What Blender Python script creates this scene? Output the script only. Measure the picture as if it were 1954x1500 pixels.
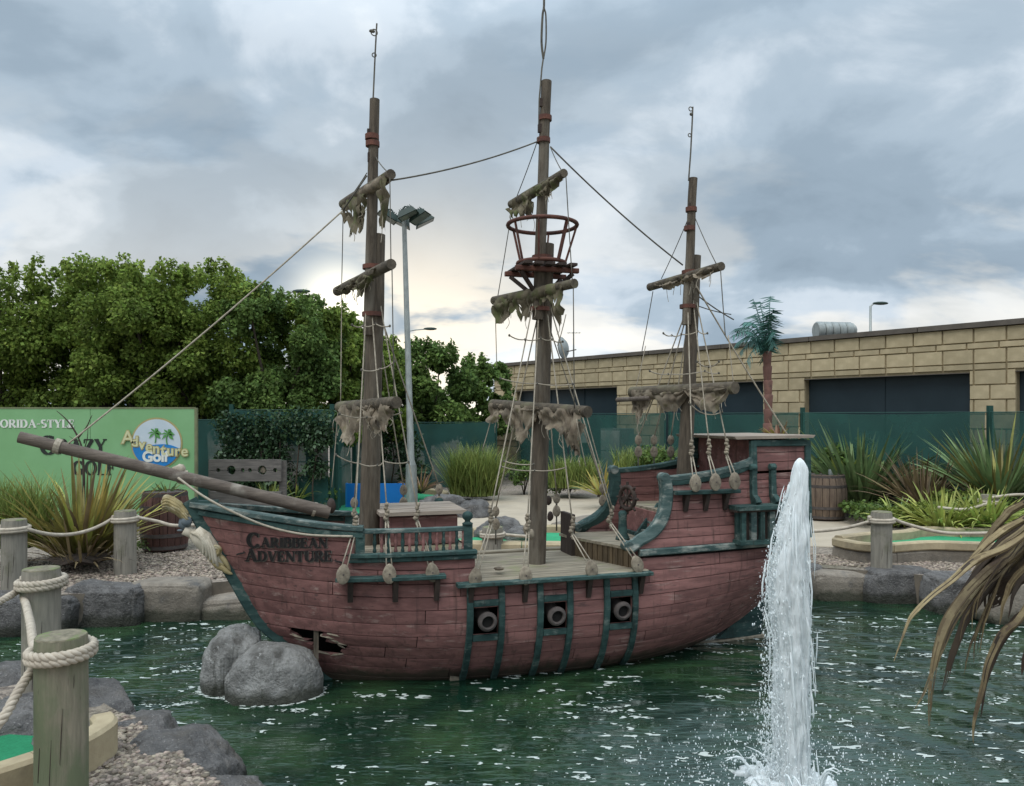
import bpy, bmesh, math, random
import numpy as np
from mathutils import Vector, Matrix, noise as mnoise

for o in list(bpy.data.objects): bpy.data.objects.remove(o)
SC = bpy.context.scene
COL = SC.collection
PI = math.pi
R = math.radians

# ---------------------------------------------------------------- camera, sky, sun, exposure
F, CX, HY, EYE = 1480.0, 977.0, 795.0, 1.78      # focal length and horizon of the photograph, eye height over the water
cam_d = bpy.data.cameras.new('camera')
cam = bpy.data.objects.new('camera', cam_d); COL.objects.link(cam)
cam.location = (0, 0, EYE); cam.rotation_euler = (R(90), 0, 0)
cam_d.sensor_width = 36; cam_d.lens = F / 1954 * 36
cam_d.shift_y = 45 / 1954
cam_d.clip_start = .05; cam_d.clip_end = 3000
SC.camera = cam

SUN_EL, SUN_AZ = R(60), R(212)        # azimuth clockwise from +Y: the soft light comes over the viewer's left shoulder
world = bpy.data.worlds.new('World'); SC.world = world; world.use_nodes = True
def build_world():
    nt = world.node_tree; N = nt.nodes; L = nt.links; N.clear()
    def n(t, **k):
        x = N.new(t)
        for a, b in k.items(): setattr(x, a, b)
        return x
    def mth(op, a, b=None, c=None):
        x = n('ShaderNodeMath', operation=op)
        for i, v in enumerate((a, b, c)):
            if v is None: continue
            if isinstance(v, (int, float)): x.inputs[i].default_value = v
            else: L.new(v, x.inputs[i])
        return x.outputs[0]
    def mix(f, a, b, blend='MIX'):
        x = n('ShaderNodeMix', data_type='RGBA', blend_type=blend)
        for i, v in ((0, f), (6, a), (7, b)):
            if isinstance(v, (int, float)): x.inputs[i].default_value = v
            elif isinstance(v, tuple): x.inputs[i].default_value = (*v, 1)
            else: L.new(v, x.inputs[i])
        return x.outputs[2]
    def ramp(f, stops):
        x = n('ShaderNodeValToRGB'); cr = x.color_ramp; cr.interpolation = 'EASE'
        while len(cr.elements) < len(stops): cr.elements.new(.5)
        for e, (p, c) in zip(cr.elements, stops):
            e.position = p; e.color = (*c, 1) if isinstance(c, tuple) else (c, c, c, 1)
        L.new(f, x.inputs[0]); return x.outputs[0]
    tc = n('ShaderNodeTexCoord'); sep = n('ShaderNodeSeparateXYZ'); L.new(tc.outputs['Generated'], sep.inputs[0])
    zc = mth('MAXIMUM', sep.outputs[2], 0.0)
    den = mth('ADD', zc, .42)
    cmb = n('ShaderNodeCombineXYZ')
    L.new(mth('DIVIDE', sep.outputs[0], den), cmb.inputs[0]); L.new(mth('DIVIDE', sep.outputs[1], den), cmb.inputs[1])
    def noise(scale, det, rough, dist=0., off=(0, 0, 0), st=(1, 1, 1)):
        mp = n('ShaderNodeMapping'); mp.inputs['Location'].default_value = off; mp.inputs['Scale'].default_value = st
        L.new(cmb.outputs[0], mp.inputs[0])
        x = n('ShaderNodeTexNoise'); L.new(mp.outputs[0], x.inputs['Vector'])
        x.inputs['Scale'].default_value = scale; x.inputs['Detail'].default_value = det
        x.inputs['Roughness'].default_value = rough; x.inputs['Distortion'].default_value = dist
        return x.outputs['Fac']
    big = noise(1.05, 5, .50, .45, (4.4, 0.6, 0), (.95, 1.05, 1))
    mid = noise(3.4, 8, .56, .30, (7.3, 2.2, 0), (.95, 1.05, 1))
    f = mth('ADD', mth('MULTIPLY', big, .66), mth('MULTIPLY', mid, .34))
    # body of the cloud deck: slate undersides to pale tops
    col = ramp(f, [(.36, (.205, .268, .332)), (.45, (.262, .335, .408)), (.50, (.34, .42, .498)), (.555, (.50, .57, .64)), (.63, (.70, .74, .76)), (.70, (.86, .86, .82))])
    # gaps of clear sky low down
    sky = n('ShaderNodeTexSky', sky_type='NISHITA', sun_disc=False, sun_elevation=SUN_EL, sun_rotation=SUN_AZ)
    skc = mix(1.0, sky.outputs[0], (.115, .115, .115), 'MULTIPLY')
    gap = noise(1.25, 6, .5, .2, (1.4, 9.2, 0), (.6, 1, 1))
    col = mix(mth('MULTIPLY', ramp(gap, [(.60, 0.), (.72, 1.)]), .55), col, skc)
    # light of the low sun spreading through thinner cloud near the horizon on the left
    dv = n('ShaderNodeVectorMath', operation='DOT_PRODUCT'); L.new(tc.outputs['Generated'], dv.inputs[0])
    dv.inputs[1].default_value = Vector((-.11, 1, .085)).normalized()
    glow = mth('POWER', mth('MAXIMUM', dv.outputs['Value'], 0.), 120.)
    thin = ramp(noise(2.4, 6, .55, .2, (.3, 5.1, 0), (.6, 1, 1)), [(.455, .0), (.54, 1.)])
    low = mth('POWER', mth('SUBTRACT', 1., mth('MINIMUM', zc, 1.)), 6.5)
    col = mix(mth('MINIMUM', mth('MULTIPLY', mth('MULTIPLY', glow, thin), .95), 1.), col, (1.0, .875, .68))
    dv2 = n('ShaderNodeVectorMath', operation='DOT_PRODUCT'); L.new(tc.outputs['Generated'], dv2.inputs[0])
    dv2.inputs[1].default_value = Vector((-.222, 1, .142)).normalized()
    core = mth('POWER', mth('MAXIMUM', dv2.outputs['Value'], 0.), 900.)
    col = mix(mth('MULTIPLY', core, .95), col, (1.5, 1.4, 1.15))
    band = mth('MULTIPLY', mth('MULTIPLY', low, thin), .95)
    col = mix(band, col, (.93, .86, .74))
    # overcast luminance grows to the zenith
    zen = mth('ADD', 1.0, mth('MULTIPLY', mth('MAXIMUM', mth('SUBTRACT', zc, .42), 0.), 3.6))
    x = n('ShaderNodeVectorMath', operation='SCALE'); L.new(col, x.inputs[0]); L.new(mth('MULTIPLY', zen, 11.8), x.inputs['Scale'])
    bg = n('ShaderNodeBackground'); L.new(x.outputs[0], bg.inputs[0]); bg.inputs[1].default_value = .1
    out = n('ShaderNodeOutputWorld'); L.new(bg.outputs[0], out.inputs[0])
build_world()

sun_d = bpy.data.lights.new('sun', 'SUN'); sun = bpy.data.objects.new('sun', sun_d); COL.objects.link(sun)
sun_d.energy = 1.6; sun_d.angle = R(40); sun_d.color = (1, .96, .9)
_sd = Vector((math.sin(SUN_AZ) * math.cos(SUN_EL), math.cos(SUN_AZ) * math.cos(SUN_EL), math.sin(SUN_EL)))
sun.rotation_euler = _sd.to_track_quat('Z', 'Y').to_euler(); sun.location = (-4, -6, 9)
vs = SC.view_settings; vs.view_transform = 'Standard'; vs.look = 'None'; vs.gamma = 1; vs.exposure = .16; vs.use_curve_mapping = False
SC.render.engine = 'CYCLES'
SC.cycles.max_bounces = 6; SC.cycles.transparent_max_bounces = 12

# ---------------------------------------------------------------- helpers
def P(px, py, Y):                     # a surveyed point: photograph pixel and its distance
    return Vector(((px - CX) / F * Y, Y, EYE - (py - HY) / F * Y))
def PZ(px, py, z):                    # the point of a level plane seen at a pixel
    Y = F * (EYE - z) / (py - HY)
    return Vector(((px - CX) / F * Y, Y, z))

class MB:
    def __init__(s): s.v = []; s.f = []
    def add(s, vs_, fs):
        o = len(s.v); s.v += [tuple(p) for p in vs_]; s.f += [tuple(i + o for i in q) for q in fs]
    def box(s, a, b):
        x0, y0, z0 = a; x1, y1, z1 = b
        s.add([(x0,y0,z0),(x1,y0,z0),(x1,y1,z0),(x0,y1,z0),(x0,y0,z1),(x1,y0,z1),(x1,y1,z1),(x0,y1,z1)],
              [(0,3,2,1),(4,5,6,7),(0,1,5,4),(1,2,6,5),(2,3,7,6),(3,0,4,7)])
    def tube(s, path, r, seg=8, cap=True, flat=1.0):
        path = [Vector(p) for p in path]; n = len(path)
        rr = r if isinstance(r, (list, tuple)) else [r] * n
        vs_ = []; prev = None
        for i, p in enumerate(path):
            t = (path[min(i+1, n-1)] - path[max(i-1, 0)])
            if t.length < 1e-9: t = Vector((0, 0, 1))
            t.normalize()
            if prev is None:
                a = Vector((0, 0, 1)) if abs(t.z) < .9 else Vector((1, 0, 0))
                u = t.cross(a).normalized()
            else:
                u = (prev - t * prev.dot(t))
                u = u.normalized() if u.length > 1e-6 else t.orthogonal().normalized()
            prev = u; w = t.cross(u)
            for k in range(seg):
                a = 2 * PI * k / seg
                vs_.append(p + u * (math.cos(a) * rr[i]) + w * (math.sin(a) * rr[i] * flat))
        fs = []
        for i in range(n - 1):
            for k in range(seg):
                k2 = (k + 1) % seg
                fs.append((i*seg+k, i*seg+k2, (i+1)*seg+k2, (i+1)*seg+k))
        if cap: fs += [tuple(range(seg))[::-1], tuple((n-1)*seg + k for k in range(seg))]
        s.add(vs_, fs)
    def bar(s, path, w, h, up=(0, 0, 1)):
        """rectangular section swept along a path; w sideways, h along up"""
        path = [Vector(p) for p in path]; n = len(path); up = Vector(up); vs_ = []
        for i, p in enumerate(path):
            t = (path[min(i+1, n-1)] - path[max(i-1, 0)]).normalized()
            sd = t.cross(up)
            sd = sd.normalized() if sd.length > 1e-6 else Vector((1, 0, 0))
            uu = sd.cross(t).normalized()
            hw = (w[i] if isinstance(w, (list, tuple)) else w) / 2; hh = (h[i] if isinstance(h, (list, tuple)) else h) / 2
            e = min(hw, hh) * .3
            for a, b in ((-hw+e,-hh),(hw-e,-hh),(hw,-hh+e),(hw,hh-e),(hw-e,hh),(-hw+e,hh),(-hw,hh-e),(-hw,-hh+e)):
                vs_.append(p + sd * a + uu * b)
        fs = []
        for i in range(n - 1):
            for k in range(8):
                k2 = (k + 1) % 8
                fs.append((i*8+k, i*8+k2, (i+1)*8+k2, (i+1)*8+k))
        fs += [tuple(range(8))[::-1], tuple((n-1)*8 + k for k in range(8))]
        s.add(vs_, fs)
    def lathe(s, prof, c=(0, 0, 0), seg=20, axis=None, jit=0, rng=None):
        c = Vector(c); M = Matrix.Identity(3)
        if axis is not None: M = Vector((0, 0, 1)).rotation_difference(Vector(axis).normalized()).to_matrix()
        vs_ = []
        for r, z in prof:
            for k in range(seg):
                a = 2 * PI * k / seg; q = r * (1 + (rng.uniform(-jit, jit) if rng else 0))
                vs_.append(c + M @ Vector((q * math.cos(a), q * math.sin(a), z)))
        fs = [(i*seg+k, i*seg+(k+1) % seg, (i+1)*seg+(k+1) % seg, (i+1)*seg+k) for i in range(len(prof)-1) for k in range(seg)]
        fs += [tuple(range(seg))[::-1], tuple((len(prof)-1)*seg + k for k in range(seg))]
        s.add(vs_, fs)
    def blob(s, c, rad, sub=2, amp=.15, fr=1.5, seed=0., rot=None, flatz=None, sq=1.0, facets=0):
        bm = bmesh.new(); bmesh.ops.create_icosphere(bm, subdivisions=sub, radius=1)
        c = Vector(c); M = rot.to_matrix() if rot is not None else Matrix.Identity(3)
        vs_ = []; rf = random.Random(int(seed * 10)); pl = []
        for _ in range(facets): pl.append((Vector((rf.gauss(0, 1), rf.gauss(0, 1), rf.gauss(0, 1))).normalized(), rf.uniform(.84, 1.02)))
        for v in bm.verts:
            d = v.co.normalized()
            if sq != 1.0:
                d = Vector([math.copysign(abs(q) ** sq, q) for q in d])
            k = 1 + amp * mnoise.fractal(v.co * fr + Vector((seed, seed * .7, -seed)), 1.0, 2.0, 4) + (amp * .16 * mnoise.fractal(v.co * 7 + Vector((seed, 0, seed)), .8, 2.0, 3) if sub > 3 else 0)
            for pn, pd in pl:
                dt = pn.dot(d)
                if dt > .3: k = min(k, pd / dt * (.5 + .5 * k))
            q = Vector((d.x * rad[0], d.y * rad[1], d.z * rad[2])) * k
            if flatz is not None and q.z < flatz: q.z = flatz + (q.z - flatz) * .15
            vs_.append(c + M @ q)
        bm.verts.index_update()
        fs = [tuple(v.index for v in f_.verts) for f_ in bm.faces]; bm.free()
        s.add(vs_, fs)
    def build(s, name, mat, parent=None, smooth=False, auto=None):
        me = bpy.data.meshes.new(name); me.from_pydata(s.v, [], s.f); me.update()
        if smooth:
            me.polygons.foreach_set('use_smooth', [True] * len(me.polygons))
        if auto is not None:
            me.polygons.foreach_set('use_smooth', [True] * len(me.polygons))
            me.set_sharp_from_angle(angle=R(auto))
        if mat: me.materials.append(mat)
        o = bpy.data.objects.new(name, me); COL.objects.link(o)
        if parent: o.parent = parent
        return o

def np_mesh(name, verts, faces, mat, parent=None, k=4, smooth=False):
    """fast mesh from numpy arrays; all faces have k corners"""
    me = bpy.data.meshes.new(name); nv = len(verts); nf = len(faces)
    me.vertices.add(nv); me.vertices.foreach_set('co', np.asarray(verts, np.float32).ravel())
    me.loops.add(nf * k); me.loops.foreach_set('vertex_index', np.asarray(faces, np.int32).ravel())
    me.polygons.add(nf); me.polygons.foreach_set('loop_start', np.arange(nf, dtype=np.int32) * k)
    me.update(calc_edges=True)
    if smooth: me.polygons.foreach_set('use_smooth', [True] * nf)
    if mat: me.materials.append(mat)
    o = bpy.data.objects.new(name, me); COL.objects.link(o)
    if parent: o.parent = parent
    return o

def tag(o, label=None, cat=None, group=None, kind=None):
    if label: o['label'] = label
    if cat: o['category'] = cat
    if group: o['group'] = group
    if kind: o['kind'] = kind
    return o
def thing(name, label, cat, loc=(0, 0, 0), rz=0, group=None):
    o = bpy.data.objects.new(name, None); COL.objects.link(o); o.empty_display_size = .1
    o.location = loc; o.rotation_euler = (0, 0, rz)
    return tag(o, label, cat, group)
def struct(o): o['kind'] = 'structure'; return o
def curve(xs, ys):
    """smooth monotone-ish interpolation"""
    xs = list(xs); ys = list(ys); n = len(xs); m = []
    dl = [(ys[i+1]-ys[i])/(xs[i+1]-xs[i]) for i in range(n-1)]
    for i in range(n):
        if i == 0: m.append(dl[0])
        elif i == n-1: m.append(dl[-1])
        else: m.append(0 if dl[i-1]*dl[i] <= 0 else 2*dl[i-1]*dl[i]/(dl[i-1]+dl[i]))
    def f(x):
        if x <= xs[0]: return ys[0]
        if x >= xs[-1]: return ys[-1]
        i = max(j for j in range(n-1) if xs[j] <= x)
        h = xs[i+1]-xs[i]; t = (x-xs[i])/h
        return ((1+2*t)*(1-t)**2*ys[i] + t*(1-t)**2*h*m[i] + t*t*(3-2*t)*ys[i+1] + t*t*(t-1)*h*m[i+1])
    return f
def bez(pts, n=8):
    """Catmull-Rom through points"""
    pts = [Vector(p) for p in pts]; out = []
    for i in range(len(pts)-1):
        p0 = pts[max(i-1, 0)]; p1 = pts[i]; p2 = pts[i+1]; p3 = pts[min(i+2, len(pts)-1)]
        for k in range(n):
            t = k/n
            out.append(.5*((2*p1)+(p2-p0)*t+(2*p0-5*p1+4*p2-p3)*t*t+(3*p1-p0-3*p2+p3)*t**3))
    out.append(pts[-1]); return out
def sag(a, b, s, n=10):
    a = Vector(a); b = Vector(b)
    return [a.lerp(b, i/n) - Vector((0, 0, s*4*(i/n)*(1-i/n))) for i in range(n+1)]

# ---------------------------------------------------------------- materials
def M(name, c1, c2, ns=6, vs_=(1, 1, 1), detail=6, rough=.85, bump=.35, bd=.01, c3=None, c3s=2., c3r=(.55, .7), c3v=(1, 1, 1), rnd=.12, spec=.3,
      contrast=(.35, .65), island=False, trans=0., fine=None, metal=0., c4=None, c4s=40., c4r=(.6, .7), hue=0., wet=None, drip=None):
    m = bpy.data.materials.new(name); m.use_nodes = True; nt = m.node_tree; N = nt.nodes; L = nt.links
    b = N['Principled BSDF']; tc = N.new('ShaderNodeTexCoord')
    def noise(scale, vec, det=detail, ro=.6, off=0.):
        mp = N.new('ShaderNodeMapping'); mp.inputs['Scale'].default_value = vec; mp.inputs['Location'].default_value = (off, off*.7, off*1.3)
        L.new(tc.outputs['Object'], mp.inputs[0])
        x = N.new('ShaderNodeTexNoise'); x.inputs['Scale'].default_value = scale; x.inputs['Detail'].default_value = det
        x.inputs['Roughness'].default_value = ro; L.new(mp.outputs[0], x.inputs['Vector']); return x.outputs['Fac']
    def rng(f, a, b_):
        x = N.new('ShaderNodeMapRange'); x.inputs[1].default_value = a; x.inputs[2].default_value = b_; L.new(f, x.inputs[0]); return x.outputs[0]
    def mix(f, a, c):
        x = N.new('ShaderNodeMix'); x.data_type = 'RGBA'; L.new(f, x.inputs[0])
        for i, v in ((6, a), (7, c)):
            if isinstance(v, tuple): x.inputs[i].default_value = (*v, 1)
            else: L.new(v, x.inputs[i])
        return x.outputs[2]
    n1 = noise(ns, vs_)
    col = mix(rng(n1, *contrast), c1, c2)
    if c3: col = mix(rng(noise(c3s, c3v, 5, .65, 3.3), *c3r), col, c3)
    if c4: col = mix(rng(noise(c4s, vs_, 3, .6, 8.1), *c4r), col, c4)
    if drip: col = mix(rng(noise(3.2, (9, 9, .45), 4, .6, 6.6), .56, .72), col, drip)
    if wet:                                                    # damp, slimy band just above the pond's surface
        gp = N.new('ShaderNodeNewGeometry'); sx = N.new('ShaderNodeSeparateXYZ'); L.new(gp.outputs['Position'], sx.inputs[0])
        ad2 = N.new('ShaderNodeMath'); ad2.operation = 'MULTIPLY_ADD'; L.new(noise(9, (1, 1, .6), 4, .6, 2.2), ad2.inputs[0]); ad2.inputs[1].default_value = -.14; L.new(sx.outputs[2], ad2.inputs[2])
        wr = N.new('ShaderNodeMapRange'); wr.inputs[1].default_value = wet - .04; wr.inputs[2].default_value = wet - .10; wr.inputs[4].default_value = .8; L.new(ad2.outputs[0], wr.inputs[0])
        col = mix(wr.outputs[0], col, (.038, .042, .026))
    if rnd or hue:
        if island:
            g = N.new('ShaderNodeNewGeometry'); rv = g.outputs['Random Per Island']
        else:
            g = N.new('ShaderNodeObjectInfo'); rv = g.outputs['Random']
        h = N.new('ShaderNodeHueSaturation'); L.new(col, h.inputs['Color'])
        L.new(rng_to(N, L, rv, 1-rnd, 1+rnd), h.inputs['Value'])
        if hue:
            mm = N.new('ShaderNodeMath'); mm.operation = 'MULTIPLY'; L.new(rv, mm.inputs[0]); mm.inputs[1].default_value = 7.31
            fr = N.new('ShaderNodeMath'); fr.operation = 'FRACT'; L.new(mm.outputs[0], fr.inputs[0])
            L.new(rng_to(N, L, fr.outputs[0], .5-hue, .5+hue), h.inputs['Hue'])
        col = h.outputs[0]
    L.new(col, b.inputs['Base Color'])
    b.inputs['Roughness'].default_value = rough; b.inputs['Specular IOR Level'].default_value = spec; b.inputs['Metallic'].default_value = metal
    if bump:
        bp = N.new('ShaderNodeBump'); bp.inputs['Strength'].default_value = bump; bp.inputs['Distance'].default_value = bd
        src = n1
        if fine:
            src2 = noise(fine, vs_, 4, .7, 5.)
            ad = N.new('ShaderNodeMath'); ad.operation = 'ADD'; L.new(n1, ad.inputs[0]); L.new(src2, ad.inputs[1]); src = ad.outputs[0]
        L.new(src, bp.inputs['Height']); L.new(bp.outputs[0], b.inputs['Normal'])
    if trans:
        out = N['Material Output']; tr = N.new('ShaderNodeBsdfTranslucent'); L.new(col, tr.inputs[0])
        mx = N.new('ShaderNodeMixShader'); mx.inputs[0].default_value = trans
        L.new(b.outputs[0], mx.inputs[1]); L.new(tr.outputs[0], mx.inputs[2]); L.new(mx.outputs[0], out.inputs[0])
    return m
def rng_to(N, L, f, a, b):
    x = N.new('ShaderNodeMapRange'); x.inputs[3].default_value = a; x.inputs[4].default_value = b; L.new(f, x.inputs[0]); return x.outputs[0]

MT = {}
GX = (1, 9, 9); GZ = (9, 9, 1)         # grain along x / along z
MT['red'] = M('red_paint', (.270, .130, .116), (.178, .085, .077), 4, (.8, 5, 5), contrast=(.40, .60), rough=.78, bump=.4, bd=.006, c3=(.35, .235, .205), c3s=4.5, c3v=(.6, 5, 5), c3r=(.58, .70), rnd=.17, fine=22, c4=(.12, .068, .062), c4s=9, c4r=(.60, .70), wet=.09, drip=(.115, .062, .055))
MT['green'] = M('green_paint', (.040, .084, .076), (.018, .045, .042), 4, (1.5, 5, 5), contrast=(.4, .6), rough=.7, bump=.4, bd=.006, c3=(.14, .175, .155), c3s=7, c3v=(1, 2.5, 2.5), c3r=(.55, .68), drip=(.022, .034, .030), rnd=.12, fine=40)
MT['pale_green'] = M('worn_green_paint', (.082, .120, .111), (.036, .068, .065), 4, (1.5, 5, 5), contrast=(.4, .6), rough=.75, bump=.4, bd=.006, c3=(.25, .265, .235), c3s=6, c3v=(1, 3, 3), c3r=(.50, .64), rnd=.1, fine=40)
MT['mast'] = M('mast_wood', (.132, .106, .078), (.062, .050, .037), 7, (6, 6, .7), rough=.88, bump=.6, bd=.01, c3=(.18, .158, .125), c3s=2.5, c3v=(3, 3, .6), c3r=(.5, .68), rnd=.1, fine=25)
MT['yard'] = M('yard_wood', (.125, .102, .074), (.062, .051, .038), 7, (3, 3, 3), rough=.88, bump=.5, bd=.008, c3=(.15, .135, .085), c3s=5, c3r=(.52, .66), rnd=.1, fine=30)
MT['spar'] = M('spar_wood', (.17, .138, .112), (.10, .08, .066), 6, (1, 8, 8), rough=.88, bump=.5, bd=.008, c3=(.28, .25, .21), c3s=4, c3r=(.55, .68), rnd=.1, fine=30)
MT['deck'] = M('deck_wood', (.29, .25, .185), (.175, .15, .108), 4, (.8, 6, 6), contrast=(.4, .6), rough=.85, bump=.4, bd=.006, c3=(.22, .22, .12), c3s=3, c3r=(.55, .7), rnd=.13, fine=30)
MT['roofboard'] = M('roof_board', (.36, .295, .235), (.25, .205, .165), 4, (.8, 5, 5), contrast=(.4, .6), rough=.85, bump=.3, bd=.005, c3=(.22, .19, .16), c3s=4, c3r=(.6, .75), rnd=.06, fine=30)
MT['darkwood'] = M('dark_wood', (.065, .045, .036), (.035, .026, .022), 6, (5, 5, 1), rough=.8, bump=.4, bd=.006, rnd=.15, fine=30)
MT['slat'] = M('brown_slats', (.13, .095, .055), (.075, .055, .034), 6, (6, 6, 1), rough=.8, bump=.4, bd=.005, rnd=.2, fine=30)
MT['black'] = M('black_inside', (.010, .009, .009), (.016, .014, .013), 6, rough=.9, bump=0, rnd=0)  # near black: the dark of hollow insides is put into the colour
MT['iron'] = M('rusty_iron', (.15, .062, .042), (.085, .038, .03), 18, rough=.8, bump=.3, bd=.003, rnd=.1, c3=(.07, .045, .04), c3s=9, c3r=(.55, .65))
MT['cannon'] = M('cannon_iron', (.12, .10, .09), (.065, .055, .052), 14, rough=.7, bump=.4, bd=.004, rnd=.08, fine=60)
MT['rope'] = M('rope_fibre', (.40, .355, .28), (.28, .24, .185), 40, rough=.95, bump=.4, bd=.002, rnd=.1)
MT['rope_dark'] = M('tarred_rope', (.135, .125, .10), (.075, .07, .06), 30, rough=.9, bump=.2, bd=.002, rnd=.15)
MT['rope_light'] = M('pale_rope', (.50, .44, .355), (.36, .31, .245), 22, rough=.95, bump=.5, bd=.002, rnd=.05, c3=(.36, .31, .25), c3s=8, c3r=(.55, .7), fine=120)
MT['sail'] = M('old_canvas', (.43, .365, .275), (.215, .17, .125), 9, (1, 1, 1), rough=.95, bump=.3, bd=.004, rnd=.1, c3=(.16, .135, .105), c3s=9, c3r=(.50, .64), trans=.35, c4=(.18, .17, .08), c4s=6, c4r=(.6, .7))
MT['sail_moss'] = M('mossy_canvas', (.20, .17, .115), (.085, .07, .047), 9, rough=.95, bump=.3, bd=.004, rnd=.1, c3=(.11, .12, .05), c3s=7, c3r=(.48, .62), trans=.15)
MT['deadeye'] = M('deadeye_wood', (.33, .28, .21), (.17, .14, .105), 28, rough=.85, bump=.4, bd=.003, rnd=.14)
MT['letter'] = M('black_lettering', (.014, .013, .014), (.03, .025, .024), 20, rough=.6, bump=0, rnd=0)
MT['letter_edge'] = M('letter_edge', (.22, .20, .17), (.12, .11, .10), 20, rough=.7, bump=0, rnd=0)
MT['gold'] = M('faded_gold_paint', (.43, .355, .19), (.26, .20, .09), 9, rough=.65, bump=.3, bd=.005, rnd=.05, c3=(.50, .45, .32), c3s=11, c3r=(.5, .65))
MT['cream'] = M('cream_paint', (.62, .56, .45), (.45, .40, .31), 9, rough=.7, bump=.3, bd=.005, rnd=.05, c3=(.30, .25, .17), c3s=7, c3r=(.56, .7))
MT['bluegrey'] = M('blue_grey_paint', (.16, .19, .21), (.09, .115, .13), 12, rough=.65, bump=.3, bd=.005, rnd=.05, c3=(.36, .33, .26), c3s=9, c3r=(.56, .68))
MT['rock'] = M('dark_rock', (.245, .234, .222), (.125, .120, .116), 11, rough=.92, bump=1., bd=.05, rnd=.14, c3=(.155, .135, .108), c3s=2.2, c3r=(.55, .72), fine=55, c4=(.36, .34, .32), c4s=70, c4r=(.60, .70), wet=.09)
MT['rock_tan'] = M('tan_rock', (.27, .235, .19), (.18, .155, .125), 7, rough=.92, bump=.7, bd=.02, rnd=.1, c3=(.115, .108, .10), c3s=3, c3r=(.56, .7), fine=45, c4=(.33, .30, .26), c4s=50, c4r=(.64, .74), wet=.09)
MT['boulder'] = M('grey_boulder', (.37, .365, .345), (.19, .187, .175), 8, rough=.92, bump=1., bd=.03, rnd=.06, c3=(.115, .11, .10), c3s=5, c3v=(1.6, 1.6, .7), c3r=(.52, .68), fine=45, c4=(.46, .46, .44), c4s=30, c4r=(.62, .72), wet=.07, drip=(.13, .13, .115))
MT['post'] = M('post_timber', (.275, .245, .18), (.165, .15, .108), 6, (7, 7, .6), rough=.88, bump=.6, bd=.006, c3=(.145, .165, .098), c3s=4.5, c3v=(1, 1, .45), c3r=(.44, .60), rnd=.08, fine=30, c4=(.07, .06, .045), c4s=9, c4r=(.66, .72))
MT['post_top'] = M('post_end_grain', (.24, .21, .15), (.12, .11, .075), 30, rough=.92, bump=.6, bd=.004, rnd=.05, c3=(.15, .18, .08), c3s=10, c3r=(.5, .6))
MT['post_far'] = M('grey_timber', (.29, .265, .22), (.19, .175, .145), 5, (8, 8, .7), rough=.88, bump=.5, bd=.006, c3=(.15, .145, .10), c3s=4, c3r=(.55, .7), rnd=.08, fine=30)
MT['stocks'] = M('grey_plank', (.17, .155, .14), (.10, .092, .085), 5, (1, 8, 8), rough=.88, bump=.5, bd=.006, rnd=.1, fine=30)
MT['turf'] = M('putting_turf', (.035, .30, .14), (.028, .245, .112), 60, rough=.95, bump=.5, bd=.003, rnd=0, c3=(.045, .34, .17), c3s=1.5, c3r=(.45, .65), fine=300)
MT['turf_near'] = M('shaded_turf', (.018, .20, .088), (.012, .15, .066), 80, rough=.95, bump=.6, bd=.003, rnd=0, c3=(.024, .225, .105), c3s=2, c3r=(.45, .65), fine=300)  # darker twin of the putting turf, shade put into its colour
MT['kerb'] = M('concrete_kerb', (.44, .365, .235), (.34, .275, .175), 9, rough=.9, bump=.5, bd=.005, rnd=.08, c3=(.24, .20, .135), c3s=3, c3r=(.55, .72), fine=60)
MT['path'] = M('path_concrete', (.44, .375, .285), (.385, .325, .245), 4, rough=.9, bump=.3, bd=.004, rnd=0, c3=(.33, .285, .225), c3s=1.2, c3r=(.5, .7), fine=80)
MT['gravel'] = M('gravel_stones', (.31, .255, .20), (.19, .155, .125), 20, rough=.9, bump=.3, bd=.003, rnd=.55, island=True, hue=.02)
MT['barrel'] = M('barrel_stave', (.125, .062, .05), (.07, .038, .032), 5, (6, 6, .8), rough=.8, bump=.5, bd=.006, rnd=.2, fine=30)
MT['barrel_brown'] = M('old_barrel_stave', (.17, .125, .09), (.095, .068, .052), 5, (6, 6, .8), rough=.85, bump=.5, bd=.006, rnd=.2, fine=30)
MT['hoop'] = M('barrel_hoop', (.09, .075, .068), (.055, .048, .045), 20, rough=.6, bump=.2, bd=.002, rnd=.1)
MT['soil'] = M('soil', (.06, .045, .035), (.03, .024, .02), 20, rough=.95, bump=.8, bd=.02, rnd=0)
MT['block'] = M('sandstone_block', (.47, .385, .245), (.38, .312, .195), 5, rough=.92, bump=.5, bd=.006, rnd=.13, c3=(.33, .265, .16), c3s=2.2, c3r=(.52, .72), fine=60)
MT['mortar'] = M('mortar', (.33, .27, .165), (.27, .215, .13), 20, rough=.95, bump=.3, bd=.004, rnd=0)
MT['coping'] = M('coping_metal', (.115, .098, .08), (.085, .072, .06), 6, rough=.6, bump=.1, rnd=0)
MT['shutter'] = M('dark_panel', (.020, .034, .042), (.015, .027, .034), 3, rough=.45, bump=.05, rnd=.08)
MT['roofgrey'] = M('flat_roof', (.16, .16, .16), (.11, .11, .11), 4, rough=.9, bump=.2, rnd=0)
MT['zinc'] = M('galvanised_steel', (.33, .355, .34), (.235, .255, .245), 9, (3, 3, 1), rough=.5, bump=.05, rnd=.05, metal=.35, spec=.5)
MT['lamp_dark'] = M('floodlight_housing', (.03, .055, .045), (.02, .036, .03), 9, rough=.5, bump=.05, rnd=.1)
MT['glass'] = M('lamp_glass', (.20, .22, .21), (.15, .17, .16), 9, rough=.25, bump=0, rnd=0, spec=.6)
MT['blue'] = M('blue_board', (.008, .155, .50), (.008, .14, .46), 4, rough=.5, bump=.05, rnd=0)
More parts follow.
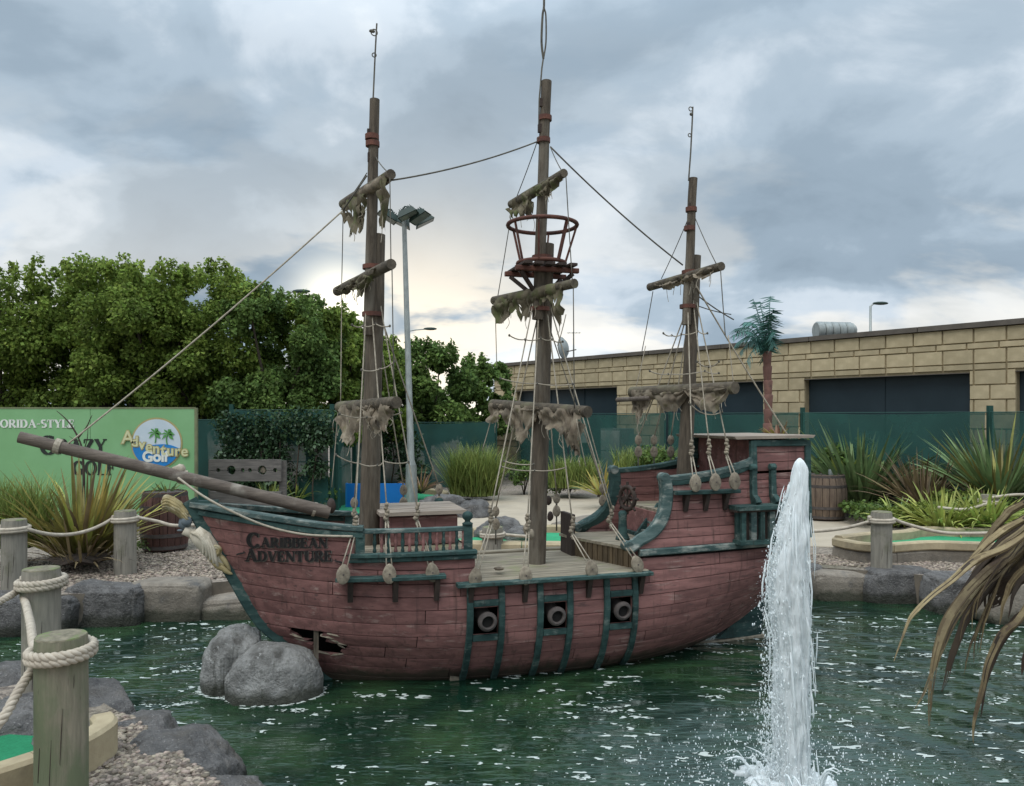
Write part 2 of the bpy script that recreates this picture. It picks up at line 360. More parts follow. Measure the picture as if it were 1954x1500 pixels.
MT['sign'] = M('sign_green', (.20, .40, .185), (.18, .365, .165), 2, rough=.55, bump=.02, rnd=0, c3=(.225, .43, .215), c3s=.8, c3r=(.45, .7))
MT['sign_frame'] = M('sign_frame', (.20, .22, .12), (.14, .15, .085), 9, rough=.7, bump=.1, rnd=0)
MT['white'] = M('white_print', (.70, .72, .66), (.62, .64, .58), 9, rough=.6, bump=0, rnd=0)
MT['print_blue'] = M('blue_print', (.02, .21, .52), (.02, .18, .46), 6, rough=.55, bump=0, rnd=0)
MT['print_sky'] = M('pale_print', (.55, .62, .66), (.47, .56, .62), 4, rough=.55, bump=0, rnd=0)
MT['print_black'] = M('black_print', (.018, .022, .018), (.03, .035, .03), 9, rough=.6, bump=0, rnd=0)
MT['print_cream'] = M('cream_print', (.60, .60, .36), (.52, .52, .30), 9, rough=.6, bump=0, rnd=0)
MT['print_tan'] = M('tan_print', (.42, .36, .16), (.34, .29, .13), 9, rough=.6, bump=0, rnd=0)
MT['print_leaf'] = M('green_print', (.10, .30, .08), (.08, .24, .06), 9, rough=.6, bump=0, rnd=0)
MT['bark'] = M('bark', (.075, .058, .042), (.04, .032, .025), 9, (5, 5, 1), rough=.95, bump=.8, bd=.02, rnd=.1)
MT['leaf'] = M('hazel_leaf', (.25, .33, .07), (.145, .21, .048), 1.1, detail=3, rough=.6, bump=0, island=True, rnd=.6, trans=.5, spec=.12, hue=.014)
MT['leaf_dark'] = M('dark_leaf', (.18, .265, .07), (.095, .16, .048), 1.1, detail=3, rough=.55, bump=0, island=True, rnd=.55, trans=.42, spec=.12, hue=.012)
MT['ivy'] = M('ivy_leaf', (.06, .11, .045), (.03, .065, .03), 3, rough=.5, bump=0, island=True, rnd=.5, trans=.2, spec=.4)
MT['bush'] = M('bush_leaf', (.13, .20, .045), (.07, .12, .03), 3, rough=.6, bump=0, island=True, rnd=.5, trans=.3, hue=.015)
MT['bush_lime'] = M('lime_leaf', (.17, .22, .035), (.095, .14, .025), 3, rough=.6, bump=0, island=True, rnd=.45, trans=.3, hue=.015)
MT['grass'] = M('grass_blade', (.26, .31, .09), (.15, .20, .05), 4, rough=.7, bump=0, island=True, rnd=.45, trans=.3, hue=.02)
MT['flax_olive'] = M('olive_flax', (.27, .24, .07), (.15, .14, .042), 3, (1, 1, 1), rough=.55, bump=0, rnd=.45, trans=.2, spec=.4, c3=(.36, .29, .085), c3s=4, c3r=(.55, .7), hue=.02)
MT['flax_green'] = M('green_flax', (.19, .27, .105), (.10, .16, .065), 3, rough=.5, bump=0, rnd=.45, trans=.18, spec=.45, hue=.012, c3=(.24, .29, .13), c3s=5, c3r=(.56, .7))
MT['flax_bronze'] = M('bronze_flax', (.20, .145, .075), (.115, .082, .048), 3, rough=.6, bump=0, rnd=.45, trans=.2, hue=.015)
MT['flax_yellow'] = M('yellow_flax', (.42, .44, .12), (.26, .31, .07), 3, rough=.55, bump=0, rnd=.4, trans=.25, hue=.012)
MT['flax_gold'] = M('golden_flax', (.42, .33, .09), (.24, .21, .05), 3, rough=.55, bump=0, rnd=.4, trans=.25, hue=.015)
MT['flax_pink'] = M('pink_flax', (.33, .20, .12), (.20, .115, .075), 3, rough=.55, bump=0, rnd=.4, trans=.2, hue=.03)
MT['dry_leaf'] = M('withered_leaf', (.27, .215, .115), (.15, .112, .06), 8, (2, 2, 2), rough=.75, bump=.6, bd=.004, rnd=.25, trans=.08, c3=(.085, .055, .035), c3s=9, c3r=(.52, .66), fine=60)
MT['mid_dry'] = M('brown_withered_leaf', (.15, .11, .055), (.085, .06, .034), 8, rough=.75, bump=.5, bd=.004, rnd=.2, trans=.06, c3=(.20, .165, .08), c3s=7, c3r=(.55, .68))
MT['dark_dry'] = M('dark_withered_leaf', (.055, .038, .024), (.03, .022, .016), 6, rough=.8, bump=.5, bd=.004, rnd=.2, c3=(.10, .075, .04), c3s=8, c3r=(.58, .7))  # dark streaks of dead leaf, and shaded leaf undersides painted dark
MT['palm_frond'] = M('teal_metal_frond', (.045, .13, .105), (.025, .085, .072), 6, rough=.55, bump=.05, rnd=.3, spec=.4)
MT['palm_trunk'] = M('red_palm_trunk', (.20, .10, .08), (.12, .062, .05), 7, rough=.8, bump=.4, bd=.01, rnd=.15, c3=(.10, .06, .05), c3s=8, c3r=(.55, .68))
MT['fence_post'] = M('green_fence_post', (.016, .065, .052), (.012, .05, .04), 9, rough=.6, bump=0, rnd=.05)
MT['wallgreen'] = M('pond_wall', (.19, .16, .125), (.11, .095, .075), 9, rough=.9, bump=.5, bd=.01, rnd=0)

def mesh_net(name, c, alpha):
    m = bpy.data.materials.new(name); m.use_nodes = True; nt = m.node_tree; N = nt.nodes; L = nt.links
    b = N['Principled BSDF']; out = N['Material Output']
    tc = N.new('ShaderNodeTexCoord'); x = N.new('ShaderNodeTexNoise'); x.inputs['Scale'].default_value = 2.2; x.inputs['Detail'].default_value = 6
    L.new(tc.outputs['Object'], x.inputs[0])
    cr = N.new('ShaderNodeMapRange'); cr.inputs[1].default_value = .35; cr.inputs[2].default_value = .65; cr.inputs[3].default_value = alpha - .07; cr.inputs[4].default_value = alpha + .07
    L.new(x.outputs[0], cr.inputs[0])
    mc = N.new('ShaderNodeMix'); mc.data_type = 'RGBA'; L.new(x.outputs[0], mc.inputs[0]); mc.inputs[6].default_value = (*[q*.7 for q in c], 1); mc.inputs[7].default_value = (*[q*1.3 for q in c], 1)
    L.new(mc.outputs[2], b.inputs['Base Color']); b.inputs['Roughness'].default_value = .75
    tr = N.new('ShaderNodeBsdfTransparent'); mx = N.new('ShaderNodeMixShader')
    L.new(cr.outputs[0], mx.inputs[0]); L.new(tr.outputs[0], mx.inputs[1]); L.new(b.outputs[0], mx.inputs[2]); L.new(mx.outputs[0], out.inputs[0])
    return m
MT['net'] = mesh_net('green_windbreak_net', (.008, .058, .048), .90)
MT['net_thin'] = mesh_net('thin_green_net', (.012, .070, .056), .78)

def ground_mat():
    m = bpy.data.materials.new('gravel_ground'); m.use_nodes = True; nt = m.node_tree; N = nt.nodes; L = nt.links
    b = N['Principled BSDF']; tc = N.new('ShaderNodeTexCoord')
    v = N.new('ShaderNodeTexVoronoi'); v.inputs['Scale'].default_value = 42; v.inputs['Randomness'].default_value = 1; L.new(tc.outputs['Object'], v.inputs[0])
    cr = N.new('ShaderNodeValToRGB'); e = cr.color_ramp; e.elements[0].color = (.13, .105, .085, 1); e.elements[1].color = (.37, .31, .25, 1)
    sp = N.new('ShaderNodeSeparateColor'); L.new(v.outputs['Color'], sp.inputs[0]); L.new(sp.outputs[0], cr.inputs[0])
    x = N.new('ShaderNodeTexNoise'); x.inputs['Scale'].default_value = .7; x.inputs['Detail'].default_value = 6; L.new(tc.outputs['Object'], x.inputs[0])
    mr = N.new('ShaderNodeMapRange'); mr.inputs[1].default_value = .5; mr.inputs[2].default_value = .68; mr.inputs[4].default_value = .6; L.new(x.outputs[0], mr.inputs[0])
    mx = N.new('ShaderNodeMix'); mx.data_type = 'RGBA'; L.new(mr.outputs[0], mx.inputs[0]); L.new(cr.outputs[0], mx.inputs[6]); mx.inputs[7].default_value = (.10, .095, .05, 1)
    L.new(mx.outputs[2], b.inputs['Base Color']); b.inputs['Roughness'].default_value = .95
    bp = N.new('ShaderNodeBump'); bp.inputs['Strength'].default_value = .9; bp.inputs['Distance'].default_value = .02; bp.invert = True
    L.new(v.outputs['Distance'], bp.inputs['Height']); L.new(bp.outputs[0], b.inputs['Normal'])
    return m
MT['ground'] = ground_mat()

FOUNT = Vector((1.335, 3.76, 0))
def water_mat():
    m = bpy.data.materials.new('pond_water'); m.use_nodes = True; nt = m.node_tree; N = nt.nodes; L = nt.links
    b = N['Principled BSDF']; tc = N.new('ShaderNodeTexCoord')
    def noise(s, vec, d=5, ro=.55):
        mp = N.new('ShaderNodeMapping'); mp.inputs['Scale'].default_value = vec; L.new(tc.outputs['Object'], mp.inputs[0])
        x = N.new('ShaderNodeTexNoise'); x.inputs['Scale'].default_value = s; x.inputs['Detail'].default_value = d; x.inputs['Roughness'].default_value = ro; L.new(mp.outputs[0], x.inputs[0]); return x.outputs['Fac']
    def mth(op, a, c):
        x = N.new('ShaderNodeMath'); x.operation = op
        for i, q in enumerate((a, c)):
            if isinstance(q, (int, float)): x.inputs[i].default_value = q
            else: L.new(q, x.inputs[i])
        return x.outputs[0]
    mr = N.new('ShaderNodeMapRange'); mr.inputs[1].default_value = .42; mr.inputs[2].default_value = .64; L.new(noise(1.6, (1, 1, 1)), mr.inputs[0])
    mx = N.new('ShaderNodeMix'); mx.data_type = 'RGBA'; L.new(mr.outputs[0], mx.inputs[0]); mx.inputs[6].default_value = (.006, .023, .013, 1); mx.inputs[7].default_value = (.024, .054, .023, 1)
    base_col = mx.outputs[2]
    b.inputs['Roughness'].default_value = .04; b.inputs['IOR'].default_value = 1.333; b.inputs['Specular IOR Level'].default_value = .9
    # ripples run out from the fountain, over a light wind chop
    sub = N.new('ShaderNodeVectorMath'); sub.operation = 'DISTANCE'; L.new(tc.outputs['Object'], sub.inputs[0]); sub.inputs[1].default_value = FOUNT
    d = sub.outputs['Value']
    wob = mth('MULTIPLY', noise(2.5, (1, 1, 1), 3), 7.)
    ring = mth('SINE', mth('ADD', mth('MULTIPLY', d, 26.), wob), 0.)
    near = N.new('ShaderNodeMapRange'); near.inputs[1].default_value = .3; near.inputs[2].default_value = 3.4; near.inputs[3].default_value = 1.; near.inputs[4].default_value = .16; L.new(d, near.inputs[0])
    # paler water: sky reflection put into the colour, besides the air bubbles round the jet
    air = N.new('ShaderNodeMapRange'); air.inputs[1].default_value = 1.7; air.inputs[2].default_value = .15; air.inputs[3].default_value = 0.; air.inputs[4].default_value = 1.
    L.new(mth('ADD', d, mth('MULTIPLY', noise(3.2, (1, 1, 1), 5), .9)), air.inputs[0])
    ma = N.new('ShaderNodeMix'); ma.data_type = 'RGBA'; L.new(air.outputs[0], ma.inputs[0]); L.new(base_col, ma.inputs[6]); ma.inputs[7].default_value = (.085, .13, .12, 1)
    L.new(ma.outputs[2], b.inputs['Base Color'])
    h = mth('ADD', mth('MULTIPLY', mth('MULTIPLY', ring, near.outputs[0]), .013),
            mth('ADD', mth('MULTIPLY', noise(4, (.5, 1.5, 1), 3), .046), mth('MULTIPLY', mth('MULTIPLY', noise(12, (.4, 1.5, 1), 3), near.outputs[0]), .034)))
    bp = N.new('ShaderNodeBump'); bp.inputs['Strength'].default_value = 1.; bp.inputs['Distance'].default_value = 1.; L.new(h, bp.inputs['Height']); L.new(bp.outputs[0], b.inputs['Normal'])
    return m
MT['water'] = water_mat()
def foam_mat(name, c, tr, rough=.5):
    m = bpy.data.materials.new(name); m.use_nodes = True; nt = m.node_tree; N = nt.nodes; L = nt.links
    b = N['Principled BSDF']; b.inputs['Base Color'].default_value = (*c, 1); b.inputs['Roughness'].default_value = rough
    out = N['Material Output']; t = N.new('ShaderNodeBsdfTranslucent'); t.inputs[0].default_value = (*c, 1)
    mx = N.new('ShaderNodeMixShader'); mx.inputs[0].default_value = tr
    L.new(b.outputs[0], mx.inputs[1]); L.new(t.outputs[0], mx.inputs[2]); L.new(mx.outputs[0], out.inputs[0]); return m
MT['foam'] = foam_mat('foam', (.52, .57, .53), .1)
MT['spray'] = foam_mat('white_water', (.95, .985, .985), .45, .3)
# ---------------------------------------------------------------- setting: ground, pond, banks, paths, greens
GZ0 = .28
POND = [(-9, 4.5), (-5.2, 4.7), (-3.5, 4.72), (-2.75, 4.45), (-2.3, 4.2), (-1.95, 3.9), (-1.55, 3.5), (-1.12, 3.05), (-.75, 2.7), (-.1, 2.45), (.9, 2.35), (2.0, 2.3), (3.4, 2.7),
        (5.5, 3.6), (7.5, 5.0), (6.5, 6.35), (4.95, 6.62), (4.45, 6.95), (3.8, 7.40), (3.06, 7.72), (2, 7.86), (.5, 7.8), (-1, 7.54), (-2.4, 7.16), (-3.05, 6.85), (-3.46, 6.6), (-5, 6.3), (-9, 6.45)]
def build_ground():
    bm = bmesh.new()
    outer = [bm.verts.new(p) for p in ((-600, -300, GZ0), (600, -300, GZ0), (600, 900, GZ0), (-600, 900, GZ0))]
    inner = [bm.verts.new((x, y, GZ0)) for x, y in POND]
    for ring in (outer, inner):
        for i in range(len(ring)): bm.edges.new((ring[i], ring[(i+1) % len(ring)]))
    bmesh.ops.triangle_fill(bm, use_beauty=True, use_dissolve=False, edges=bm.edges[:])
    for f_ in bm.faces:
        if f_.normal.z < 0: f_.normal_flip()
    me = bpy.data.meshes.new('ground'); bm.to_mesh(me); bm.free(); me.materials.append(MT['ground'])
    o = bpy.data.objects.new('ground', me); COL.objects.link(o); struct(o)
    w = MB(); n = len(POND)
    w.add([(x, y, GZ0 - .002) for x, y in POND] + [(x, y, -.5) for x, y in POND], [(i, (i+1) % n, n + (i+1) % n, n + i) for i in range(n)])
    struct(w.build('pond_wall', MT['wallgreen']))
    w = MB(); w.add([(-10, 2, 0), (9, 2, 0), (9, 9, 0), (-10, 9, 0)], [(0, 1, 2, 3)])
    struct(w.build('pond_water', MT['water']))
build_ground()

def slab(name, pts, z, mat, thick=.05):
    """flat sheet with an outline (list of xy), a little thickness below"""
    bm = bmesh.new(); vs_ = [bm.verts.new((x, y, z)) for x, y in pts]; f_ = bm.faces.new(vs_)
    bm.normal_update()
    if f_.normal.z < 0: f_.normal_flip()
    r = bmesh.ops.extrude_face_region(bm, geom=[f_]); bmesh.ops.translate(bm, vec=(0, 0, -thick), verts=[q for q in r['geom'] if isinstance(q, bmesh.types.BMVert)])
    bm.normal_update(); bmesh.ops.recalc_face_normals(bm, faces=bm.faces[:])
    me = bpy.data.meshes.new(name); bm.to_mesh(me); bm.free(); me.materials.append(mat)
    o = bpy.data.objects.new(name, me); COL.objects.link(o); return o
def pxy(l, z): return [tuple(PZ(a, b, z)[:2]) for a, b in l]
def kerb_line(pts, z, w, h, name='kerb', mat='kerb', seg=.62):
    """a kerb laid in stones: each about seg long with a joint between"""
    pts = bez([(x, y, z) for x, y in pts], 10); acc = 0; run = [pts[0]]; out = []
    for a, b in zip(pts, pts[1:]):
        run.append(b); acc += (b - a).length
        if acc > seg:
            out.append(run); run = [b]; acc = 0
    if len(run) > 1: out.append(run)
    root = None
    for r_ in out:
        r_[0] = r_[0].lerp(r_[1], .08 if len(r_) > 2 else .02)
        m = MB(); m.bar(r_, w, h)
        o = m.build(name, MT[mat])
        if root is None: root = struct(o)
        else: o.parent = root; o.name = 'kerb_stone'
    return root

# path behind the ship, path on the right
struct(slab('path', [(-.9, 10.3), (.2, 9.95), (2.2, 9.9), (2.6, 11.8), (1.9, 14.2), (.8, 14.9), (-.35, 14.6), (-.75, 12.6)], GZ0 + .008, MT['path'], .01))
struct(slab('path', pxy([(1470, 1040), (1600, 1044), (1660, 1030), (1760, 1026), (1640, 998), (1560, 984), (1470, 985)], GZ0 + .006), GZ0 + .006, MT['path'], .01))
# greens
gl = [(-4.6, 11.6), (-3.3, 11.4), (-2.2, 11.5), (-1.55, 12.1), (-1.35, 13.2), (-1.25, 14.4), (-2.0, 15.0), (-3.2, 13.9), (-4.2, 12.9)]
struct(slab('putting_green', gl, GZ0 + .03, MT['turf'], .03)); kerb_line(gl[4:] + gl[:1], GZ0 + .05, .12, .14)
gm = [(-.75, 8.72), (.3, 8.72), (1.5, 8.78), (1.9, 9.3), (1.2, 9.75), (.2, 9.85), (-.3, 9.55), (-.85, 9.2)]
struct(slab('putting_green', gm, GZ0 + .03, MT['turf'], .03)); kerb_line([(-1.15, 8.9), (-.7, 8.6), (.2, 8.5), (1.2, 8.52), (2.1, 8.75)], GZ0 + .05, .16, .16)
kerb_line([(1.9, 9.5), (1.2, 9.95), (.2, 10.0), (-.5, 9.75)], GZ0 + .04, .12, .12)
gr = pxy([(1640, 1036), (1700, 1042), (1760, 1040), (1850, 1041), (1990, 1040), (2060, 1026), (1900, 1024), (1800, 1022), (1740, 1026), (1670, 1030)], .42)
struct(slab('putting_green', gr, .42, MT['turf'], .12))
kf = pxy([(1595, 1036), (1640, 1045), (1690, 1048), (1735, 1045), (1780, 1043), (1850, 1045), (1930, 1047), (2040, 1043)], .43)
kerb_line(kf, .445, .11, .09); kerb_line([(x + .03, y + .03) for x, y in kf], .32, .14, .16, mat='rock_tan')
kerb_line(pxy([(1600, 1034), (1660, 1027), (1725, 1023), (1765, 1016), (1830, 1018), (1920, 1018), (2050, 1020)], .45), .45, .11, .13)
# near green at lower left with its timber-coloured edging
gn = [(-3.6, 2.6), (-1.95, 2.62), (-1.86, 3.02), (-2.25, 3.42), (-2.75, 3.62), (-3.6, 3.7)]
gn = [(-3.4, 2.5), (-2.12, 2.72), (-1.98, 3.16), (-1.93, 3.42), (-2.12, 3.56), (-2.4, 3.6), (-3.4, 3.68)]
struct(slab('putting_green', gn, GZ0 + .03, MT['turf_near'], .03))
kerb_line([(-2.75, 2.3), (-2.28, 2.66), (-1.88, 3.13), (-1.80, 3.40), (-1.86, 3.52)], GZ0 + .07, .10, .17, seg=.55)

# ---------------------------------------------------------------- rocks round the pond
def rock(name, c, rad, label, mat='rock', seed=1., rz=0., amp=.22, sq=.72, sub=3, group=None, cat='rock', flat=None, tilt=0.):
    m = MB(); m.blob((0, 0, 0), rad, sub, amp, 1.3, seed, Matrix.Rotation(rz, 4, 'Z').to_euler() if not tilt else (Matrix.Rotation(rz, 4, 'Z') @ Matrix.Rotation(tilt, 4, 'Y')).to_euler(), flat, sq, 4 if mat == 'boulder' else (0 if name == 'edge_stone' else 13))
    o = m.build(name, MT[mat], None, True); o.location = c
    return tag(o, label, cat, group)
EG = 'stones edging the pond'
def edge_rock(pxl, pxr, ytop, ybot, label, mat='rock', seed=1., dep=.18, sq=.42, amp=.12, tilt=0., push=.0):
    a = PZ(pxl, ybot, 0); b = PZ(pxr, ybot, 0); Y = (a.y + b.y) / 2
    c = (a + b) / 2; w = (b - a).length / 2; h = (ybot - ytop) / F * Y
    rz = math.atan2(b.y - a.y, b.x - a.x)
    rock('edge_stone', (c.x, c.y + dep * .95 + push, h * .5 - .03), (w * 1.2, dep, h * .5 + .065), label, mat, seed, rz, amp, sq, 5, EG, tilt=tilt)
edge_rock(122, 246, 1128, 1196, 'dark grey edging stone directly right of the rope-bound posts', 'rock', 2.3, tilt=.04)
edge_rock(243, 370, 1122, 1186, 'square tan edging stone between two dark ones on the left bank', 'rock_tan', 4.1, sq=.32, amp=.06)
edge_rock(364, 478, 1112, 1160, 'dark wedge-shaped edging stone lying under the ship\'s bow', 'rock', 6.7, tilt=-.06, push=.06)
edge_rock(366, 500, 1150, 1182, 'low brown-grey ledge stone at the waterline under the bow', 'rock_tan', 9.2, dep=.2, tilt=-.08)
edge_rock(40, 126, 1150, 1206, 'grey edging stone half hidden behind the rope-bound posts', 'rock', 12.4)
edge_rock(-70, 48, 1148, 1215, 'grey edging stone at the photo\'s left edge on the far bank', 'rock', 15.1)
edge_rock(1566, 1672, 1100, 1146, 'brownish edging stone just right of the fountain', 'rock_tan', 18.2, sq=.4, amp=.08)
edge_rock(1672, 1800, 1098, 1152, 'grey edging stone on the right bank below the thick post', 'rock', 21.8, sq=.4, amp=.1)
edge_rock(1796, 1900, 1108, 1172, 'grey edging stone on the right bank behind the withered leaves', 'rock', 25.5, sq=.45)
edge_rock(1896, 2030, 1115, 1192, 'grey-brown edging stone at the photo\'s right edge', 'rock_tan', 29.5, sq=.45)
for i, (x, y) in enumerate([(-1.9, 7.22), (-1.2, 7.42), (-.5, 7.55), (.2, 7.7), (.9, 7.75), (1.6, 7.8), (2.3, 7.78), (2.85, 7.72)]):
    rock('edge_stone', (x, y + .1, .1), (.36, .2, .2), 'dark edging stone on the bank behind the ship, %s from the bow' % ('first', 'second', 'third', 'fourth', 'fifth', 'sixth', 'seventh', 'eighth')[i], 'rock', 31 + i * 2.7, .12, .12, .5, 3, EG)
# near bank, lower left
NB = [(PZ(205, 1375, .12), (.17, .17, .20), 'rounded grey bank rock just right of the nearest post', 43.9), (PZ(285, 1430, .10), (.20, .19, .19), 'second rounded grey bank rock from the nearest post', 47.4),
      (PZ(360, 1490, .07), (.26, .22, .22), 'large dark bank rock above the gravel patch', 50.3), (PZ(420, 1560, .06), (.24, .2, .17), 'lowest dark bank rock at the bottom of the photo', 53.6),
      (PZ(20, 1335, .14), (.30, .22, .19), 'grey bank rock at the left edge beside the water', 55.5), (PZ(112, 1372, .16), (.20, .17, .17), 'grey bank rock hidden behind the nearest post', 41.2),
      (PZ(40, 1400, .22), (.28, .16, .15), 'low grey rock bordering the nearest putting green', 57.5), (PZ(160, 1440, .2), (.16, .14, .13), 'small grey rock beside the nearest kerb end', 59.1)]
for c, r_, lb, sd in NB: rock('bank_rock', (c.x - .03, c.y - .07, c.z + .02), (r_[0] + .03, r_[1] + .07, r_[2]), lb, 'rock', sd, .6, .20, .85, 5, 'rocks on the near bank')
# rocks in the middle distance
rock('boulder', (-1.02, 11.9, .36), (.42, .3, .22), 'dark grey boulder beside the far putting green, left one', 'rock', 71.1, .2, .28, .85, 4, 'boulders by the path')
rock('boulder', (-.58, 11.75, .34), (.36, .3, .17), 'dark grey boulder beside the far putting green, right one', 'rock', 73.1, .9, .28, .85, 4, 'boulders by the path')
rock('boulder', (-.16, 9.5, .36), (.26, .22, .18), 'small dark boulder right behind the short middle post', 'rock', 75.7, .5, .28, .85, 4, 'boulders by the path')
rock('boulder', (.12, 9.35, .33), (.24, .2, .14), 'small dark boulder left of the main mast', 'rock', 77.7, 1.5, .28, .85, 4, 'boulders by the path')
rock('boulder', (1.12, 10.6, .30), (.55, .3, .12), 'low brown-grey boulder right of the main mast', 'rock_tan', 79.2, .1, .25, .85, 4, 'boulders by the path')
# the two boulders at the ship's bow
rock('boulder', (-1.83, 5.12, .08), (.205, .21, .31), 'tall pale grey boulder in the water at the ship\'s bow', 'boulder', 83.3, .4, .13, .95, 5, 'boulders at the bow', tilt=.10)
rock('boulder', (-1.535, 5.0, .05), (.305, .24, .26), 'broad pale grey boulder in front of the taller one at the bow', 'boulder', 87.9, .1, .10, .85, 5, 'boulders at the bow')

# ---------------------------------------------------------------- lettering drawn with thick and thin strokes
def arc(cx, cy, rx, ry, a0, a1, n=14): return [(cx + rx*math.cos(R(a0+(a1-a0)*i/n)), cy + ry*math.sin(R(a0+(a1-a0)*i/n))) for i in range(n+1)]
TK, TN = .23, .08
def sf(x, y, w=.3): return ([(x-w/2, y), (x+w/2, y)], TN)
def stem(x): return [([(x, .03), (x, .97)], TK), sf(x, .03), sf(x, .97)]
def con(pts): # contrast arc: thick where it runs vertically
    out = []
    for (x0, y0), (x1, y1) in zip(pts, pts[1:]):
        d = math.hypot(x1-x0, y1-y0) + 1e-9; out.append(([(x0, y0), (x1, y1)], TN + (TK-TN)*abs(y1-y0)/d))
    return out
GLY = {
 'A': (.86, [([(.12, .03), (.42, .98)], TN), ([(.40, 1.0), (.74, .03)], TK), ([(.24, .36), (.6, .36)], TN), sf(.12, .03, .26), sf(.74, .03, .28)]),
 'B': (.72, stem(.15) + [([(.15, .97), (.38, .97)], TN), ([(.15, .52), (.4, .52)], TN), ([(.15, .03), (.42, .03)], TN)] + con(arc(.38, .745, .2, .225, 90, -90)) + con(arc(.40, .275, .24, .245, 90, -90))),
 'C': (.78, con(arc(.42, .5, .34, .48, 48, 318, 22)) + [([(.66, .97), (.66, .72)], TN), ([(.66, .03), (.68, .24)], TN)]),
 'D': (.82, stem(.15) + [([(.15, .97), (.36, .97)], TN), ([(.15, .03), (.36, .03)], TN)] + con(arc(.36, .5, .34, .47, 90, -90, 18))),
 'E': (.66, stem(.15) + [([(.15, .97), (.56, .97)], TN), ([(.15, .52), (.44, .52)], TN), ([(.15, .03), (.58, .03)], TN), ([(.56, .97), (.56, .76)], TN), ([(.58, .03), (.60, .27)], TN), ([(.44, .64), (.44, .40)], TN)]),
 'F': (.62, stem(.15) + [([(.15, .97), (.56, .97)], TN), ([(.15, .52), (.44, .52)], TN), ([(.56, .97), (.56, .74)], TN), ([(.44, .64), (.44, .40)], TN)]),
 'G': (.82, con(arc(.42, .5, .34, .48, 48, 330, 22)) + [([(.66, .97), (.66, .72)], TN), ([(.70, .04), (.70, .42)], TK), sf(.68, .42, .28)]),
 'I': (.34, stem(.17)),
 'L': (.62, stem(.15) + [([(.15, .03), (.56, .03)], TN), ([(.56, .03), (.58, .28)], TN)]),
 'N': (.84, [([(.14, .03), (.14, .97)], TN), ([(.14, .97), (.70, .03)], TK), ([(.70, .03), (.70, .97)], TN), sf(.12, .03, .24), sf(.70, .97, .24), sf(.08, .97, .2)]),
 'O': (.88, con(arc(.44, .5, .34, .48, 0, 360, 28))),
 'R': (.78, stem(.15) + [([(.15, .97), (.38, .97)], TN), ([(.15, .5), (.38, .5)], TN)] + con(arc(.38, .735, .21, .235, 90, -90)) + [([(.36, .5), (.72, .0)], TK)]),
 'S': (.62, con(arc(.31, .74, .2, .23, 40, 260, 12)) + con(arc(.31, .27, .22, .25, 90, -140, 14)) + [([(.28, .52), (.36, .50)], TK)]),
 'T': (.74, stem(.36) + [([(.04, .97), (.68, .97)], TN), ([(.04, .97), (.04, .72)], TN), ([(.68, .97), (.68, .72)], TN)]),
 'U': (.82, [([(.15, .97), (.15, .3)], TK), sf(.15, .97), sf(.68, .97, .24), ([(.68, .97), (.68, .3)], TN)] + con(arc(.415, .3, .265, .28, 180, 360, 12))),
 'V': (.82, [([(.14, .97), (.42, .02)], TK), ([(.42, .02), (.72, .97)], TN), sf(.14, .97, .28), sf(.72, .97, .22)]),
 'Y': (.76, [([(.12, .97), (.38, .48)], TK), ([(.38, .48), (.66, .97)], TN), ([(.38, .03), (.38, .48)], TK), sf(.38, .03), sf(.12, .97, .26), sf(.66, .97, .22)]),
 'Z': (.70, [([(.08, .97), (.62, .97)], TN), ([(.60, .95), (.08, .05)], TK), ([(.08, .03), (.64, .03)], TN), ([(.08, .97), (.08, .74)], TN), ([(.64, .03), (.64, .28)], TN)]),
 '-': (.42, [([(.06, .45), (.36, .45)], .1)]), ' ': (.35, []) }
def text_polys(txt, big_first=1.0, gap=.05):
    """list of quads in text space (height 1), and the total width"""
    out = []; x = 0
    for i, ch in enumerate(txt):
        w, st = GLY[ch]; s = big_first if i == 0 else 1.0
        for pts, wd in st:
            for (x0, y0), (x1, y1) in zip(pts, pts[1:]):
                dx, dy = x1-x0, y1-y0; d = math.hypot(dx, dy) + 1e-9; nx, ny = -dy/d*wd/2, dx/d*wd/2; ex, ey = dx/d*.012, dy/d*.012
                q = [(x0+nx-ex, y0+ny-ey), (x0-nx-ex, y0-ny-ey), (x1-nx+ex, y1-ny+ey), (x1+nx+ex, y1+ny+ey)]
                out.append([(x + a*s, b*s - (s-1)*.12) for a, b in q])
        x += (w + gap) * s
    return out, x - gap
def letters(name, txt, place, mat, parent, thick=.004, n=None, big_first=1., lift=0.):
    """place(u,v)-> point, n -> outward normal; u in 0..1 along the line, v in 0..1 height"""
    polys, W = text_polys(txt, big_first); m = MB(); n = Vector(n)
    for k, q in enumerate(polys):
        e = .0002 * (k % 7)
        a = [place(x / W, y) + n * (thick + lift + e) for x, y in q]; b = [place(x / W, y) + n * lift for x, y in q]
        m.add(a + b, [(0, 1, 2, 3), (4, 7, 6, 5), (0, 4, 5, 1), (1, 5, 6, 2), (2, 6, 7, 3), (3, 7, 4, 0)])
    return m.build(name, mat, parent)
def font_mesh(name, txt, size, mat, parent, loc, rot=(R(90), 0, 0), off=0., ext=.002, align='CENTER'):
    cu = bpy.data.curves.new(name, 'FONT'); cu.body = txt; cu.size = size; cu.offset = off; cu.extrude = ext; cu.align_x = align
    t = bpy.data.objects.new(name, cu); COL.objects.link(t)
    me = bpy.data.meshes.new_from_object(t.evaluated_get(bpy.context.evaluated_depsgraph_get()))
    bpy.data.objects.remove(t)
    o = bpy.data.objects.new(name, me); me.materials.clear(); me.materials.append(mat); COL.objects.link(o)
    o.parent = parent; o.location = loc; o.rotation_euler = rot
    return o

